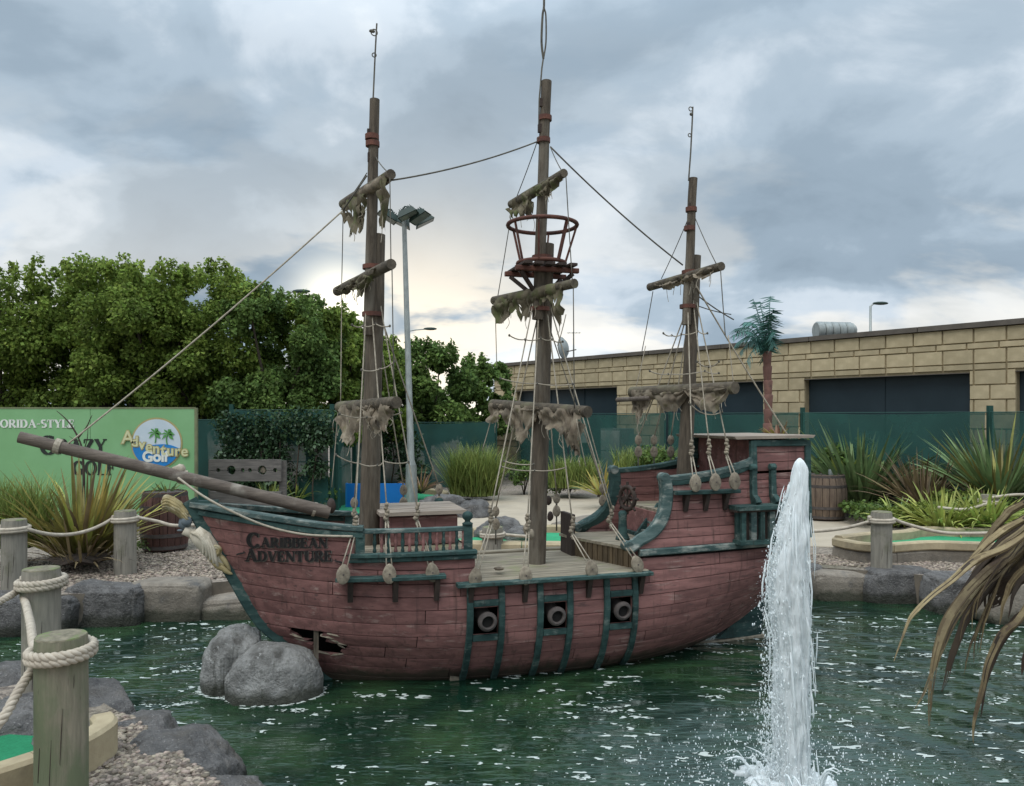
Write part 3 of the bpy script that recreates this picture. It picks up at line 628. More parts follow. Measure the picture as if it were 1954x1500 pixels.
# ---------------------------------------------------------------- green sign on the left
def build_sign():
    Y = 10.2; x0 = P(-330, 0, Y).x; x1 = P(372, 0, Y).x; zt = P(0, 780, Y).z; zb = .42
    t = thing('sign_board', 'big light green golf sign with black lettering and a round island logo', 'sign', (x0, Y, GZ0))
    def L(px, py): p = P(px, py, Y); return Vector((p.x - x0, -.012, p.z - GZ0))
    def panel(a, b):
        m = MB(); m.box((a, -.01, zb - GZ0), (b, .02, zt - GZ0)); m.build('panel', MT['sign'], t)
    s = P(173, 0, Y).x - x0
    panel(0, s - .003); panel(s + .003, x1 - x0)
    m = MB(); m.box((x1 - x0, -.02, zb - GZ0 - .02), (x1 - x0 + .03, .03, zt - GZ0 + .012)); m.build('frame_edge', MT['sign_frame'], t)
    m = MB(); m.box((0, -.015, zt - GZ0), (x1 - x0, .03, zt - GZ0 + .02)); m.build('frame_edge', MT['sign_frame'], t)
    for q in (.4, 2.4, x1 - x0 - .2):
        m = MB(); m.box((q, .03, -.1), (q + .09, .11, zt - GZ0)); m.build('leg', MT['post_far'], t)
    n = (0, -1, 0)
    def line(txt, a, b, yt, yb, mat, nm, **k):
        pa, pb, h = L(a, yb), L(b, yb), (yb - yt) / F * Y
        letters(nm, txt, lambda u, v: pa.lerp(pb, u) + Vector((0, 0, v * h)), mat, t, n=n, **k)
    line('FLORIDA-STYLE', -22, 143, 801, 816, MT['white'], 'lettering')
    line('CRAZY', 78, 204, 838, 866, MT['print_black'], 'lettering', big_first=1.25)
    line('GOLF', 140, 221, 880, 906, MT['print_black'], 'lettering')
    # round logo
    c = L(300, 846); r_ = 46 / F * Y
    def disc(rad, mat, y, a0=0, a1=360, cc=c, nm='logo_disc', ch=None):
        m = MB(); pts = [(cc.x + rad*math.cos(R(a)), cc.z + rad*math.sin(R(a))) for a in np.linspace(a0, a1, 40)]
        if ch: pts += ch
        k = len(pts); m.add([(x, y, z) for x, z in pts] + [(x, y + .004, z) for x, z in pts], [tuple(range(k)), *[(i, (i+1) % k, k + (i+1) % k, k + i) for i in range(k)]])
        m.build(nm, mat, t)
    disc(r_ * 1.07, MT['print_tan'], -.016); disc(r_, MT['print_sky'], -.021)
    wav = [(c.x + r_ * q, c.z + r_ * (-.05 - .2 * q + .1 * math.sin(q * 3))) for q in np.linspace(.93, -.97, 12)]
    disc(r_, MT['print_blue'], -.026, 194, 343, ch=wav)
    for dx, dz, h_, sg in ((-.05, .02, .42, 1), (.45, -.05, .45, -1)):      # two little printed palms
        m = MB(); m.bar(bez([(c.x + dx*r_, -.028, c.z + dz*r_), (c.x + (dx + .03*sg)*r_, -.028, c.z + (dz + h_*.5)*r_), (c.x + (dx - .02*sg)*r_, -.028, c.z + (dz + h_)*r_)], 4), .012, .012, (0, 1, 0)); m.build('logo_palm_trunk', MT['print_leaf'], t)
        top = Vector((c.x + (dx - .02*sg)*r_, -.03, c.z + (dz + h_)*r_)); m = MB()
        for a in (10, 60, 120, 170, 215, -35):
            d = Vector((math.cos(R(a)), 0, math.sin(R(a)))); e = top + d * r_ * .3 - Vector((0, 0, r_ * .08)); sd = Vector((-d.z, 0, d.x)) * r_ * .07
            m.add([top, top.lerp(e, .5) + sd + Vector((0, 0, .02)), e, top.lerp(e, .5) - sd], [(0, 1, 2, 3)])
        m.build('logo_palm_leaves', MT['print_leaf'], t)
    word = 'Adventure'
    for i, ch in enumerate(word):
        q = i / (len(word) - 1); pz = L(246 + 108 * q, 838 + 24 * q + 7 * math.sin(PI * q))
        font_mesh('logo_letter', ch, .19 if i else .24, MT['print_tan'], t, (pz.x, -.029, pz.z - .055), off=.012)
        font_mesh('logo_letter', ch, .19 if i else .24, MT['print_cream'], t, (pz.x, -.033, pz.z - .055), off=.002)
    pz = L(298, 880); font_mesh('logo_word', 'Golf', .19, MT['white'], t, (pz.x, -.031, pz.z), off=.008)
    for i, ch in enumerate('ISLAND'):
        pz = L(258 + 15 * i, 893 + 2.6 * i); font_mesh('logo_letter', ch, .12, MT['white'], t, (pz.x, -.031, pz.z), off=.006)
build_sign()

# ---------------------------------------------------------------- building on the right
BA = Vector((-.5, 21.4, 0)); BD = Vector((.625, -.781, 0)).normalized(); BN = Vector((-BD.y, BD.x, 0)) * -1
if BN.y > 0: BN = -BN
def build_building():
    t = thing('block_building', 'long flat-roofed building of yellow stone blocks behind the green fence', 'building', BA, math.atan2(BD.y, BD.x))
    LEN, ZT, Z0 = 17.0, 3.14, GZ0
    ops = [(.98, 4.64), (5.9, 8.46), (9.32, 12.09), (12.72, 16.2)]; OT = 2.46
    # local: x along the wall, -y towards the viewer (check with BN)
    def inner(a, b, z0, z1):
        m = MB(); m.box((a, .03, z0), (b, .35, z1)); return m
    m = MB(); m.box((0, .03, OT), (LEN, .35, ZT))
    edges = [0] + [q for o in ops for q in o] + [LEN]
    for a, b in zip(edges[::2], edges[1::2]): m.box((a, .03, Z0 - .1), (b, .35, OT))
    w = m.build('wall', MT['mortar'], t)
    m = MB(); m.box((0, .35, Z0 - .1), (.3, 9, ZT)); m.box((LEN-.3, .35, Z0 - .1), (LEN, 9, ZT)); m.build('end_wall', MT['block'], t)
    m = MB(); m.box((0.3, .36, ZT - .2), (LEN-.3, 9, ZT - .1)); m.build('roof', MT['roofgrey'], t)
    for k in range(9):
        m = MB(); m.box((-.06 + k*1.9, -.05, ZT + .004), (-.06 + (k+1)*1.9 - .012, .42, ZT + .085)); m.build('coping', MT['coping'], t)
    for a, b in ops:
        m = MB(); m.box((a - .001, .16, Z0 - .1), (b + .001, .2, OT + .02)); p = m.build('dark_panel', MT['shutter'], t)
        n_ = max(1, round((b - a) / 1.35))
        for i in range(1, n_):
            q = a + (b - a) * i / n_; m = MB(); m.box((q - .012, .145, Z0), (q + .012, .16, OT)); m.build('panel_joint', MT['shutter'], p)
        m = MB(); m.box((a, -.012, OT - .012), (b, .03, OT + .0)); m.build('lintel_edge', MT['coping'], p)
    rng = random.Random(5); z = ZT; ks = [.215, .09, .215, .09, .215] + [.215] * 12; cache = {}
    def block(a, b, z0, z1):
        key = (round(b - a, 3), round(z1 - z0, 3))
        if key not in cache:
            m = MB(); w_, h_ = key; e = .007
            m.add([(0, .03, 0), (w_, .03, 0), (w_, .03, h_), (0, .03, h_), (e, 0, e), (w_-e, 0, e), (w_-e, 0, h_-e), (e, 0, h_-e)], [(4, 5, 6, 7), (0, 1, 5, 4), (1, 2, 6, 5), (2, 3, 7, 6), (3, 0, 4, 7)])
            o = m.build('block', MT['block'], w); cache[key] = o
        else:
            o = cache[key].copy(); COL.objects.link(o)
        o.location = (a, rng.uniform(-.004, .004), z0)
    for k, h in enumerate(ks):
        z1 = z - .005; z0 = z - h - .005; z -= h + .01
        if z1 < 1.25: break
        x = -(k % 2) * .225 if h > .1 else -.1 * (k % 3)
        segs = [(0., LEN)] if z0 > OT - .12 else list(zip(edges[::2], edges[1::2]))
        while x < LEN:
            a, b = x + .005, x + (.44 if h > .1 else .44)
            for s0, s1 in segs:
                aa, bb = max(a, s0), min(b, s1)
                zz = z0
                if z0 < OT and segs[0] == (0., LEN): zz = OT
                if bb - aa > .04: block(aa, bb, zz, z1)
            x += .45
build_building()
def roof_thing(name, label, cat, px, Y): 
    return thing(name, label, cat, (P(px, 0, Y).x, Y, 3.04))
t = roof_thing('satellite_dish', 'grey satellite dish on the roof beside the main mast', 'dish', 1077, 21.2)
m = MB(); c = Vector((0, 0, .62))
m.lathe([(.02, .1), (.12, .075), (.22, .03), (.30, -.05), (.31, -.05), (.23, .0), (.12, .05), (.02, .075)], c, 24, (.85, -.5, .12)); m.build('dish', MT['zinc'], t, True)
m = MB(); m.tube([(0, 0, 0), (0, 0, .5)], .03); m.build('mast', MT['zinc'], t)
m = MB(); m.tube([(0, 0, .5), (.3, -.25, .55)], .015); m.build('feed_arm', MT['coping'], t)
t = roof_thing('roof_aerial', 'thin aerial on the roof beside the dish', 'aerial', 1094, 21.4)
m = MB(); m.tube([(0, 0, 0), (0, 0, 1.08)], .012, 6); m.build('mast', MT['zinc'], t)
m = MB(); m.tube([(-.18, 0, 1.05), (.2, 0, 1.05)], .009, 6)
for q in (-.12, -.02, .08, .17): m.tube([(q, -.15, 1.05), (q, .15, 1.05)], .006, 5)
m.build('boom', MT['zinc'], t)
t = roof_thing('roof_duct', 'ribbed silver ventilation duct on the roof', 'duct', 1593, 14.6); t.location.z += .17
for i in range(5):
    m = MB(); m.lathe([(.15, 0), (.17, .02), (.17, .11), (.15, .13)], (-.36 + i * .14, .1 * i * .2, .19), 16, (1, .1, 0)); m.build('segment', MT['zinc'], t, auto=40)
m = MB(); m.lathe([(.02, 0), (.12, .0), (.15, .05), (.12, .1)], (.30, .1, .2), 14, (1, .4, 0)); m.build('elbow', MT['zinc'], t, auto=40)
m = MB(); m.box((-.38, -.1, -.02), (.36, .25, .06)); m.build('base', MT['coping'], t)
t = roof_thing('roof_hatch', 'low flat hatch on the roof edge right of the dish', 'hatch', 1145, 20.2)
m = MB(); m.box((-.32, -.2, 0), (.4, .3, .17)); m.build('box', MT['roofgrey'], t); m = MB(); m.box((-.36, -.24, .17), (.44, .34, .22)); m.build('lid', MT['coping'], t)

# ---------------------------------------------------------------- green windbreak fences
def fence(pts, zt, label, mat, step=2.4, name='windbreak_fence'):
    t = thing(name, label, 'fence', (pts[0][0], pts[0][1], GZ0)); o = Vector((pts[0][0], pts[0][1], GZ0)); rng = random.Random(len(label))
    for (ax, ay), (bx, by) in zip(pts, pts[1:]):
        a = Vector((ax, ay, GZ0)) - o; b = Vector((bx, by, GZ0)) - o; n = max(1, round((b - a).length / step)); h = zt - GZ0
        for i in range(0 if (ax, ay) == tuple(pts[0]) else 1, n + 1):
            p = a.lerp(b, i / n); m = MB(); m.box((p.x - .03, p.y - .03, -.2), (p.x + .03, p.y + .03, h + .07)); m.build('post', MT['fence_post'], t)
        d = (b - a).normalized(); nn = Vector((d.y, -d.x, 0)); nn = nn if nn.y < 0 else -nn
        for i in range(n):
            p = a.lerp(b, i / n) + d * .04; q = a.lerp(b, (i + 1) / n) - d * .04; m = MB(); vs_ = []; K = 14; J = 5
            for k in range(K + 1):
                for j in range(J + 1):
                    w = .018 * math.sin(k * 1.3 + j * .6) * (1 if j < J else .3) + rng.uniform(-.006, .006)
                    vs_.append(p.lerp(q, k / K) + nn * (.045 + w) + Vector((0, 0, .03 + (h - .05 - .025 * math.sin(PI * k / K)) * j / J)))
            m.add(vs_, [(k*(J+1)+j, (k+1)*(J+1)+j, (k+1)*(J+1)+j+1, k*(J+1)+j+1) for k in range(K) for j in range(J)])
            m.build('net_panel', MT[mat], t, True)
        for zz in (h - .02, h * .5): 
            m = MB(); m.tube([a + nn * .02 + Vector((0, 0, zz)), b + nn * .02 + Vector((0, 0, zz))], .008, 5); m.build('wire', MT['fence_post'], t)
fence([(-4.3, 11.9), (-2.75, 11.85)], 1.90, 'dark green windbreak fence overgrown with ivy behind the stocks', 'net')
fence([(-2.7, 11.95), (-2.9, 15.6), (-.35, 16.6), (-.5, 19.3)], 1.68, 'dark green windbreak fence under the trees behind the lamp post', 'net')
fence([(-.45, 19.2), (6.5, 10.55), (9.2, 7.2)], 1.86, 'green windbreak fence running along the stone building', 'net_thin', 2.7)
fence([(-10.5, 11.9), (-4.35, 11.95)], 1.75, 'dark green fence behind the golf sign', 'net', 2.6)

# pale cabinet and white box seen through the fence
t = thing('utility_cabinet', 'pale utility cabinet behind the green fence between the masts', 'cabinet', (2.25, 16.6, GZ0), math.atan2(BD.y, BD.x))
m = MB(); m.box((-.3, -.2, -.2), (.3, .2, 1.25)); m.build('body', MT['zinc'], t); m = MB(); m.box((-.26, -.225, .1), (.26, -.2, 1.2)); m.build('door', MT['white'], t)
m = MB(); m.box((.16, -.24, .6), (.2, -.225, .75)); m.build('handle', MT['coping'], t)
t = thing('wall_box', 'small white box on the dark panel behind the fence', 'box', BA + BD * 3.4 + BN * .02 + Vector((0, 0, 1.15)), math.atan2(BD.y, BD.x))
m = MB(); m.box((-.15, -.1, 0), (.15, .14, .48)); m.build('body', MT['white'], t); m = MB(); m.box((-.17, -.12, .48), (.17, .14, .51)); m.build('lid', MT['zinc'], t)
# ---------------------------------------------------------------- the pirate ship (built in its own frame: x aft, y to starboard, z up from the water)
YAW = R(17); SO = Vector((.07, 5.68, 0)); cY, sY = math.cos(YAW), math.sin(YAW)
SHIP = thing('pirate_ship', 'weathered red and green three-masted pirate ship lying in the pond', 'ship', SO, YAW)
def S(px, py, yl):                    # point of the lengthwise plane y=yl seen at a pixel, in the ship's frame
    dx = (px - CX) / F; dz = -(py - HY) / F
    t = (yl - SO.x * sY + SO.y * cY) / (-dx * sY + cY); X = dx * t; Y = t
    return Vector(((X - SO.x) * cY + (Y - SO.y) * sY, yl, EYE + dz * t))
def W2S(p):
    q = Vector(p) - SO; return Vector((q.x * cY + q.y * sY, -q.x * sY + q.y * cY, q.z))
def SP(px, py, Y): return W2S(P(px, py, Y))
XST = curve([-.2, -.1, 0, .12, .27, .405, .75, 1.2, 1.4], [-.9, -1.2, -1.38, -1.52, -1.655, -1.80, -1.99, -2.23, -2.33])
XSN = curve([-.2, -.05, 0, .12, .27, .45, .75, 1.56, 1.8], [.6, 1.25, 1.45, 1.72, 1.90, 1.98, 2.04, 2.19, 2.24])
BZ = curve([-.2, -.1, 0, .1, .2, .35, .5, .7, .9, 1.2, 1.7], [.0, .17, .31, .395, .45, .495, .51, .495, .475, .445, .41])
EZ = curve([-.2, .1, .3, .5, .75, 2], [.02, .05, .22, .55, .84, .88])
def hb(x, z):
    t = min(1, max(0, (x - XST(z)) / 1.5)); u = min(1, max(0, (XSN(z) - x) / 1.3)); e = EZ(z)
    return max(.006, BZ(z) * (1 - (1 - t) ** 2.2) * (e + (1 - e) * (1 - (1 - u) ** 2.2)))
def hp(x, z, out=0., sd=-1):          # a point on the hull's skin, pushed outwards along the normal
    e = .01; dbx = (hb(x + e, z) - hb(x - e, z)) / (2*e); dbz = (hb(x, z + e) - hb(x, z - e)) / (2*e)
    dbx = max(-2.5, min(2.5, dbx)); dbz = max(-2.5, min(2.5, dbz))
    n = Vector((-dbx, 1, -dbz)).normalized()
    return Vector((x + n.x * out, sd * (hb(x, z) + n.y * out), z + n.z * out))
def hit(px, py):                      # where the sight line through a pixel meets the port side
    y = -.6
    for _ in range(600):
        q = S(px, py, y)
        if hb(q.x, q.z) >= -y: return q
        y += .001
    return q
def zl(z0, x):
    z = z0
    if x < -.6: z += .11 * ((-.6 - x) / 1.6) ** 2
    if x > .4: z += .30 * ((x - .4) / 1.7) ** 2 * max(0, min(1, 1 - z0 / .85))
    return z
def x_end(z0, fn, x):
    for _ in range(25): x = .5 * x + .5 * fn(zl(z0, x))
    return x
ZL = [-.07, .03, .11, .19, .27, .355, .44, .53, .615, .70, .79, .875, .965, 1.055]
PORTS = [(-.492, -.328), (-.012, .152), (.470, .634)]
rs = random.Random(11)
hull = MB()                           # inner skin, left open at the gun ports and at the stove-in planks
def build_inner():
    nx = 120; nz = 36
    for sd in (-1, 1):
        grid = {}
        for i in range(nx + 1):
            for j in range(nz + 1):
                z = -.18 + (.86 + .18) * j / nz
                xa, xb = XST(z) + .03, XSN(z) - .01; x = xa + (xb - xa) * i / nx
                q = hp(x, z, -.022, sd)
                if q.y * sd < .002: q.y = .002 * sd
                grid[i, j] = (len(hull.v), x, z); hull.v.append(tuple(q))
        for i in range(nx):
            for j in range(nz):
                _, x, z = grid[i, j]
                if sd == -1 and .33 < z < .55 and any(a - .03 < x < b + .01 for a, b in PORTS): continue
                if sd == -1 and -1.66 < x < -1.22 and .17 < z < .38: continue
                if z > .68 and -.5 < x < .70: continue
                hull.f.append((grid[i, j][0], grid[i+1, j][0], grid[i+1, j+1][0], grid[i, j+1][0]))
build_inner()
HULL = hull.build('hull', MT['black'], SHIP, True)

def plank(z0, z1, xa, xb, sd, mat='red', zf=zl, nu=None, jag0=False, jag1=False, name='plank', parent=None, out=.010, gapx=.0025, nm=None):
    """one hull plank between two run lines; xa/xb may be functions of the run line (ends that follow stem or scroll)"""
    V = [0, .045, .5, .955, 1]; OF = [-.004, out, out + .002, out, -.004]
    if jag0 or jag1: V = [0, .07, .2, .35, .5, .65, .8, .93, 1]; OF = [-.012, out] + [out + .002] * 5 + [out, -.012]
    m = MB(); rows = []
    for v, of in zip(V, OF):
        zz = z0 + (z1 - z0) * v
        a = xa(zz) if callable(xa) else xa; b = xb(zz) if callable(xb) else xb
        if jag0: a += rs.uniform(-.03, .05)
        if jag1: b += rs.uniform(-.06, .03)
        n = nu or max(2, int((b - a) / .07)); rows.append((zz, a + gapx, b - gapx, of))
    n = nu or max(3, int((rows[0][2] - rows[0][1]) / .08)); vs_ = []
    for zz, a, b, of in rows:
        for i in range(n + 1):
            x = a + (b - a) * i / n; vs_.append(hp(x, zf(zz, x), of, sd))
    K = len(V); fs = [(j*(n+1)+i, j*(n+1)+i+1, (j+1)*(n+1)+i+1, (j+1)*(n+1)+i) for j in range(K-1) for i in range(n)]
    # end caps (thickness of the board)
    o = len(vs_)
    for zz, a, b, of in rows: vs_.append(hp(a, zf(zz, a), -.014, sd))
    for zz, a, b, of in rows: vs_.append(hp(b, zf(zz, b), -.014, sd))
    for j in range(K - 1):
        fs.append((j*(n+1), (j+1)*(n+1), o + j + 1, o + j)); fs.append((j*(n+1)+n, o + K + j, o + K + j + 1, (j+1)*(n+1)+n))
    m.add(vs_, fs)
    return m.build(name, MT[mat], parent or HULL, auto=35)
for sd in (-1, 1):
    for k in range(len(ZL) - 1):
        z0, z1 = ZL[k], ZL[k+1]
        bow = lambda zz: x_end(zz, XST, -1.9) + .02
        stern = lambda zz: x_end(zz, XSN, 1.9)
        if z0 >= .87: runs = [(bow, -1.24)]
        elif z0 >= .69: runs = [(bow, -.475)] + ([(.715, stern)] if z0 < .78 else [])
        else: runs = [(bow, stern)]
        for a, b in runs:
            fa = a(z0) if callable(a) else a; fb = b(z0) if callable(b) else b
            cuts = []
            if fb - fa > 1.0:
                x = fa + rs.uniform(.5, 1.2)
                while x < fb - .4: cuts.append(x); x += rs.uniform(.75, 1.5)
            holes = []
            if sd == -1 and .35 <= z0 < .5: holes += PORTS
            if sd == -1 and k == 3: holes.append((-1.48, -1.285))
            if sd == -1 and k == 4: holes.append((-1.59, -1.41))
            cuts = [c for c in cuts if not any(h0 - .12 < c < h1 + .12 for h0, h1 in holes)]
            evs = sorted([(c, c, 0) for c in cuts] + [(h0, h1, 1) for h0, h1 in holes])
            cur = a; jg = False
            for h0, h1, ish in evs:
                brk = ish and h1 < -1.2
                plank(z0, z1, cur, h0, sd, jag0=jg, jag1=brk); cur = h1; jg = brk
            plank(z0, z1, cur, b, sd, jag0=jg)
# broken ends: bare splinters round the hole, and the rib that shows inside it
for x0, z0, x1, z1, w in [(-1.63, .352, -1.54, .318, .016), (-1.60, .318, -1.52, .296, .012), (-1.585, .272, -1.47, .218, .016), (-1.40, .372, -1.30, .350, .012), (-1.44, .356, -1.33, .33, .018), (-1.38, .33, -1.31, .305, .02), (-1.35, .312, -1.275, .285, .016), (-1.47, .225, -1.36, .203, .016), (-1.37, .20, -1.27, .222, .014), (-1.33, .292, -1.285, .262, .014)]:
    m = MB(); m.bar([hp(x0, z0, .004), hp((x0+x1)/2, (z0+z1)/2 + .006, .012), hp(x1, z1, .006)], [w, w*.9, .003], [.012, .01, .004], (0, -1, .2)); m.build('splinter', MT['deadeye'], HULL)
m = MB(); m.box((-1.485, -.20, .17), (-1.455, -.16, .40)); m.build('rib', MT['mast'], HULL)

# stem post, keel blocks, rudder
m = MB(); zz = [1.24 - i * .06 for i in range(24)]
m.bar([(XST(z) - .004, 0, z) for z in zz], .055, [.075 + .02 * max(0, 1 - abs(z - 1.0)) for z in zz], (-1, 0, .5)); m.build('stem_post', MT['green'], SHIP, auto=40)
m = MB(); m.box((-.60, -.30, -.2), (-.535, -.22, .055)); m.build('support_block', MT['deadeye'], SHIP)
m = MB(); m.bar([(1.35, 0, -.03), (1.7, 0, -.02), (2.05, 0, 0)], .06, .06); m.build('keel_beam', MT['deadeye'], SHIP)
m = MB(); m.add([(x, y, z) for y in (-.022, .022) for x, z in ((1.62, 0.02), (2.02, .02), (2.09, .42), (1.98, .62), (1.9, .25))], [(0, 1, 2, 3, 4), (9, 8, 7, 6, 5), (0, 5, 6, 1), (1, 6, 7, 2), (2, 7, 8, 3), (3, 8, 9, 4), (4, 9, 5, 0)]); m.build('rudder', MT['green'], SHIP)

# bow rails
def rim(xs, zf, out, w, h, name, mat='green', sds=(-1, 1), parent=None):
    for sd in sds:
        m = MB(); m.bar([hp(x, zf(x), out, sd) for x in xs], w, h); m.build(name, MT[mat], parent or SHIP, auto=40)
zr = curve([-2.26, -2.0, -1.71, -1.4, -1.2], [1.215, 1.175, 1.13, 1.085, 1.066])
bx = [-2.24 + i * .05 for i in range(22)]
rim(bx, zr, -.005, .075, .036, 'bow_rail', 'pale_green'); rim(bx[1:], lambda x: zr(x) - .04, .012, .03, .036, 'bow_moulding', 'green')
m = MB(); m.box((-2.22, -.03, 1.17), (-2.08, .03, 1.235)); m.build('bow_cap', MT['green'], SHIP)
# fo'c'sle deck
def deck(x0, x1, z, wf, name, n=9, mat='deck'):
    root = None
    ys = [-1 + 2 * i / n for i in range(n + 1)]
    for i in range(n):
        k = max(2, int((x1 - x0) / .12)); vs_ = []
        for t in range(k + 1):
            x = x0 + (x1 - x0) * t / k; w = wf(x); a, b = ys[i] * w + .003, ys[i+1] * w - .003
            vs_ += [(x, a, z), (x, b, z), (x, b, z - .02), (x, a, z - .02)]
        fs = []
        for t in range(k):
            for q in range(4): fs.append((t*4+q, t*4+(q+1) % 4, (t+1)*4+(q+1) % 4, (t+1)*4+q))
        fs += [(0, 1, 2, 3), (k*4+3, k*4+2, k*4+1, k*4)]
        m = MB(); m.add(vs_, fs); o = m.build(name if root is None else 'deck_board', MT[mat], SHIP if root is None else root)
        if root is None: root = o
    return root
deck(-2.05, -.47, .90, lambda x: hb(x, .9) - .02, 'foredeck')
deck(-.50, .92, .700, lambda x: hb(x, .7) + .012, 'main_deck', 8)
deck(1.02, 2.15, 1.08, lambda x: hb(x, 1.08) - .02, 'quarterdeck', 8)
m = MB(); m.box((-.487, -.46, .665), (-.47, .46, .90)); m.build('deck_bulkhead', MT['red'], SHIP)
# deck edge, chunky weathered rim of the waist
rim([-.50 + i * .05 for i in range(26)], lambda x: .694, .02, .07, .045, 'waist_rim', 'deck')
# fo'c'sle band, balustrade
fx = [-1.27 + i * .05 for i in range(17)]
rim(fx, lambda x: .868, .018, .04, .03, 'fore_band', 'green'); rim(fx, lambda x: .898, .022, .065, .026, 'fore_band_cap', 'green')
for sd in (-1, 1):
    m = MB(); m.bar([hp(x, 1.048, -.01, sd) for x in [-1.19 + i * .05 for i in range(15)]], .05, .028); bal = m.build('balustrade', MT['pale_green' if sd < 0 else 'green'], SHIP, auto=40)
    for i in range(14):
        x = -1.12 + i * .044; q = hp(x, .91, -.012, sd); m = MB()
        m.lathe([(.010, 0), (.013, .012), (.008, .03), (.013, .055), (.014, .065), (.008, .09), (.011, .112), (.010, .128)], (q.x, q.y, .908), 8); m.build('baluster', MT['green' if i % 2 == 0 else 'red'], bal, True)
    for x in (-1.21, -.52):
        q = hp(x, .95, -.005, sd); m = MB(); m.box((q.x - .028, q.y - .026, .89), (q.x + .028, q.y + .026, 1.065 if x < -1 else 1.07)); pst = m.build('corner_post', MT['green'], SHIP)
        if x > -1:
            m = MB(); m.lathe([(.034, 0), (.036, .012), (.02, .02), (.018, .03), (.033, .045), (.036, .062), (.028, .08), (.01, .09)], (q.x, q.y, 1.07), 14); m.build('finial', MT['green'], pst, True)
# hatch house on the fo'c'sle
m = MB(); m.box((-1.0, -.16, .90), (-.52, .26, 1.10)); hh = m.build('hatch_house', MT['red'], SHIP)
for i in range(2):
    m = MB(); m.box((-1.0, -.172, .91 + i * .095), (-.52, -.16, 1.0 + i * .095)); m.build('hatch_plank', MT['red'], hh)
for i in range(3):
    m = MB(); vs_ = []; y0, y1 = -.235 + i * .183, -.235 + (i + 1) * .183 - .004
    m.box((-1.06, y0, 1.115 + .002 * i), (-.47, y1, 1.14 + .002 * i)); m.build('hatch_roof_board', MT['roofboard'], hh)

# gun ports: frames, lids' rails and cannon
for k, (a, b) in enumerate(PORTS):
    fr = None
    for x in (a - .024, b + .024):
        m = MB(); zs = [.675 - i * .03 for i in range(23)]
        m.bar([hp(x, z, .018) for z in zs], .030, .042, (1, 0, 0))
        o = m.build('gunport_frame' if fr is None else 'frame_timber', MT['green'], SHIP if fr is None else fr, auto=40); fr = fr or o
    for z in (.563, .337):
        m = MB(); m.bar([hp(a - .0 + (b - a) * i / 4, z, .016) for i in range(5)], .026, .042); m.build('frame_timber', MT['green'], fr, auto=40)
    cx_ = (a + b) / 2 + .005; y0 = -hb(cx_, .44); m = MB()
    prof = [(.05, -.32), (.052, -.14), (.058, -.12), (.058, -.10), (.050, -.09), (.047, -.01), (.050, .0), (.064, .018), (.066, .03), (.058, .045), (.044, .05), (.040, .047), (.038, .03), (.036, -.12), (.001, -.13)]
    m.lathe(prof, (cx_, y0 - .005, .447), 22, (0, -1, -.06)); cn = m.build('cannon', MT['cannon'], SHIP, auto=40)
    m = MB(); m.lathe([(.044, 0), (.044, .002)], (cx_, y0 - .03, .4455), 18, (0, -1, 0)); m.build('muzzle_dark_disc', MT['black'], cn)  # black disc in the muzzle, painting the dark of its hollow
    m = MB(); m.box((a - .06, y0 + .30, .28), (b + .06, y0 + .32, .60)); m.build('port_backing', MT['black'], fr)  # black sheet behind the port, painting the dark of the hold

# channels (shelves for the shrouds) with brackets
def channel(xa, xb, z, brk, zbot, mat='green', out=.05):
    m = MB(); n = 12; m.bar([hp(xa + (xb - xa) * i / n, z, out) for i in range(n + 1)], .085, .026); ch = m.build('channel', MT[mat], SHIP, auto=40)
    for x in brk:
        y = -hb(x, z); m = MB()
        m.add([(x + s, yy, zz) for s in (-.016, .016) for yy, zz in ((y - .075, z - .014), (y - .012, z - .014), (y - .012, zbot), (y - .035, zbot))],
              [(0, 1, 2, 3), (7, 6, 5, 4), (0, 4, 5, 1), (1, 5, 6, 2), (2, 6, 7, 3), (3, 7, 4, 0)]); m.build('bracket', MT['darkwood'], ch)
    return ch
chF = channel(-1.335, -.68, .757, (-1.27, -.995, -.735), .60)
chM = channel(-.61, .76, .694, (-.515, -.145, .31, .70), .55, out=.065)
chQ = channel(.985, 1.50, 1.235, (1.08, 1.245, 1.41), 1.10)
for z, xa, xb in ((.757, -1.335, -.68), (.694, -.61, .76)):   # the starboard channels
    m = MB(); m.bar([hp(xa + (xb - xa) * i / 12, z, .05, 1) for i in range(13)], .085, .026); m.build('channel', MT['green'], SHIP, auto=40)

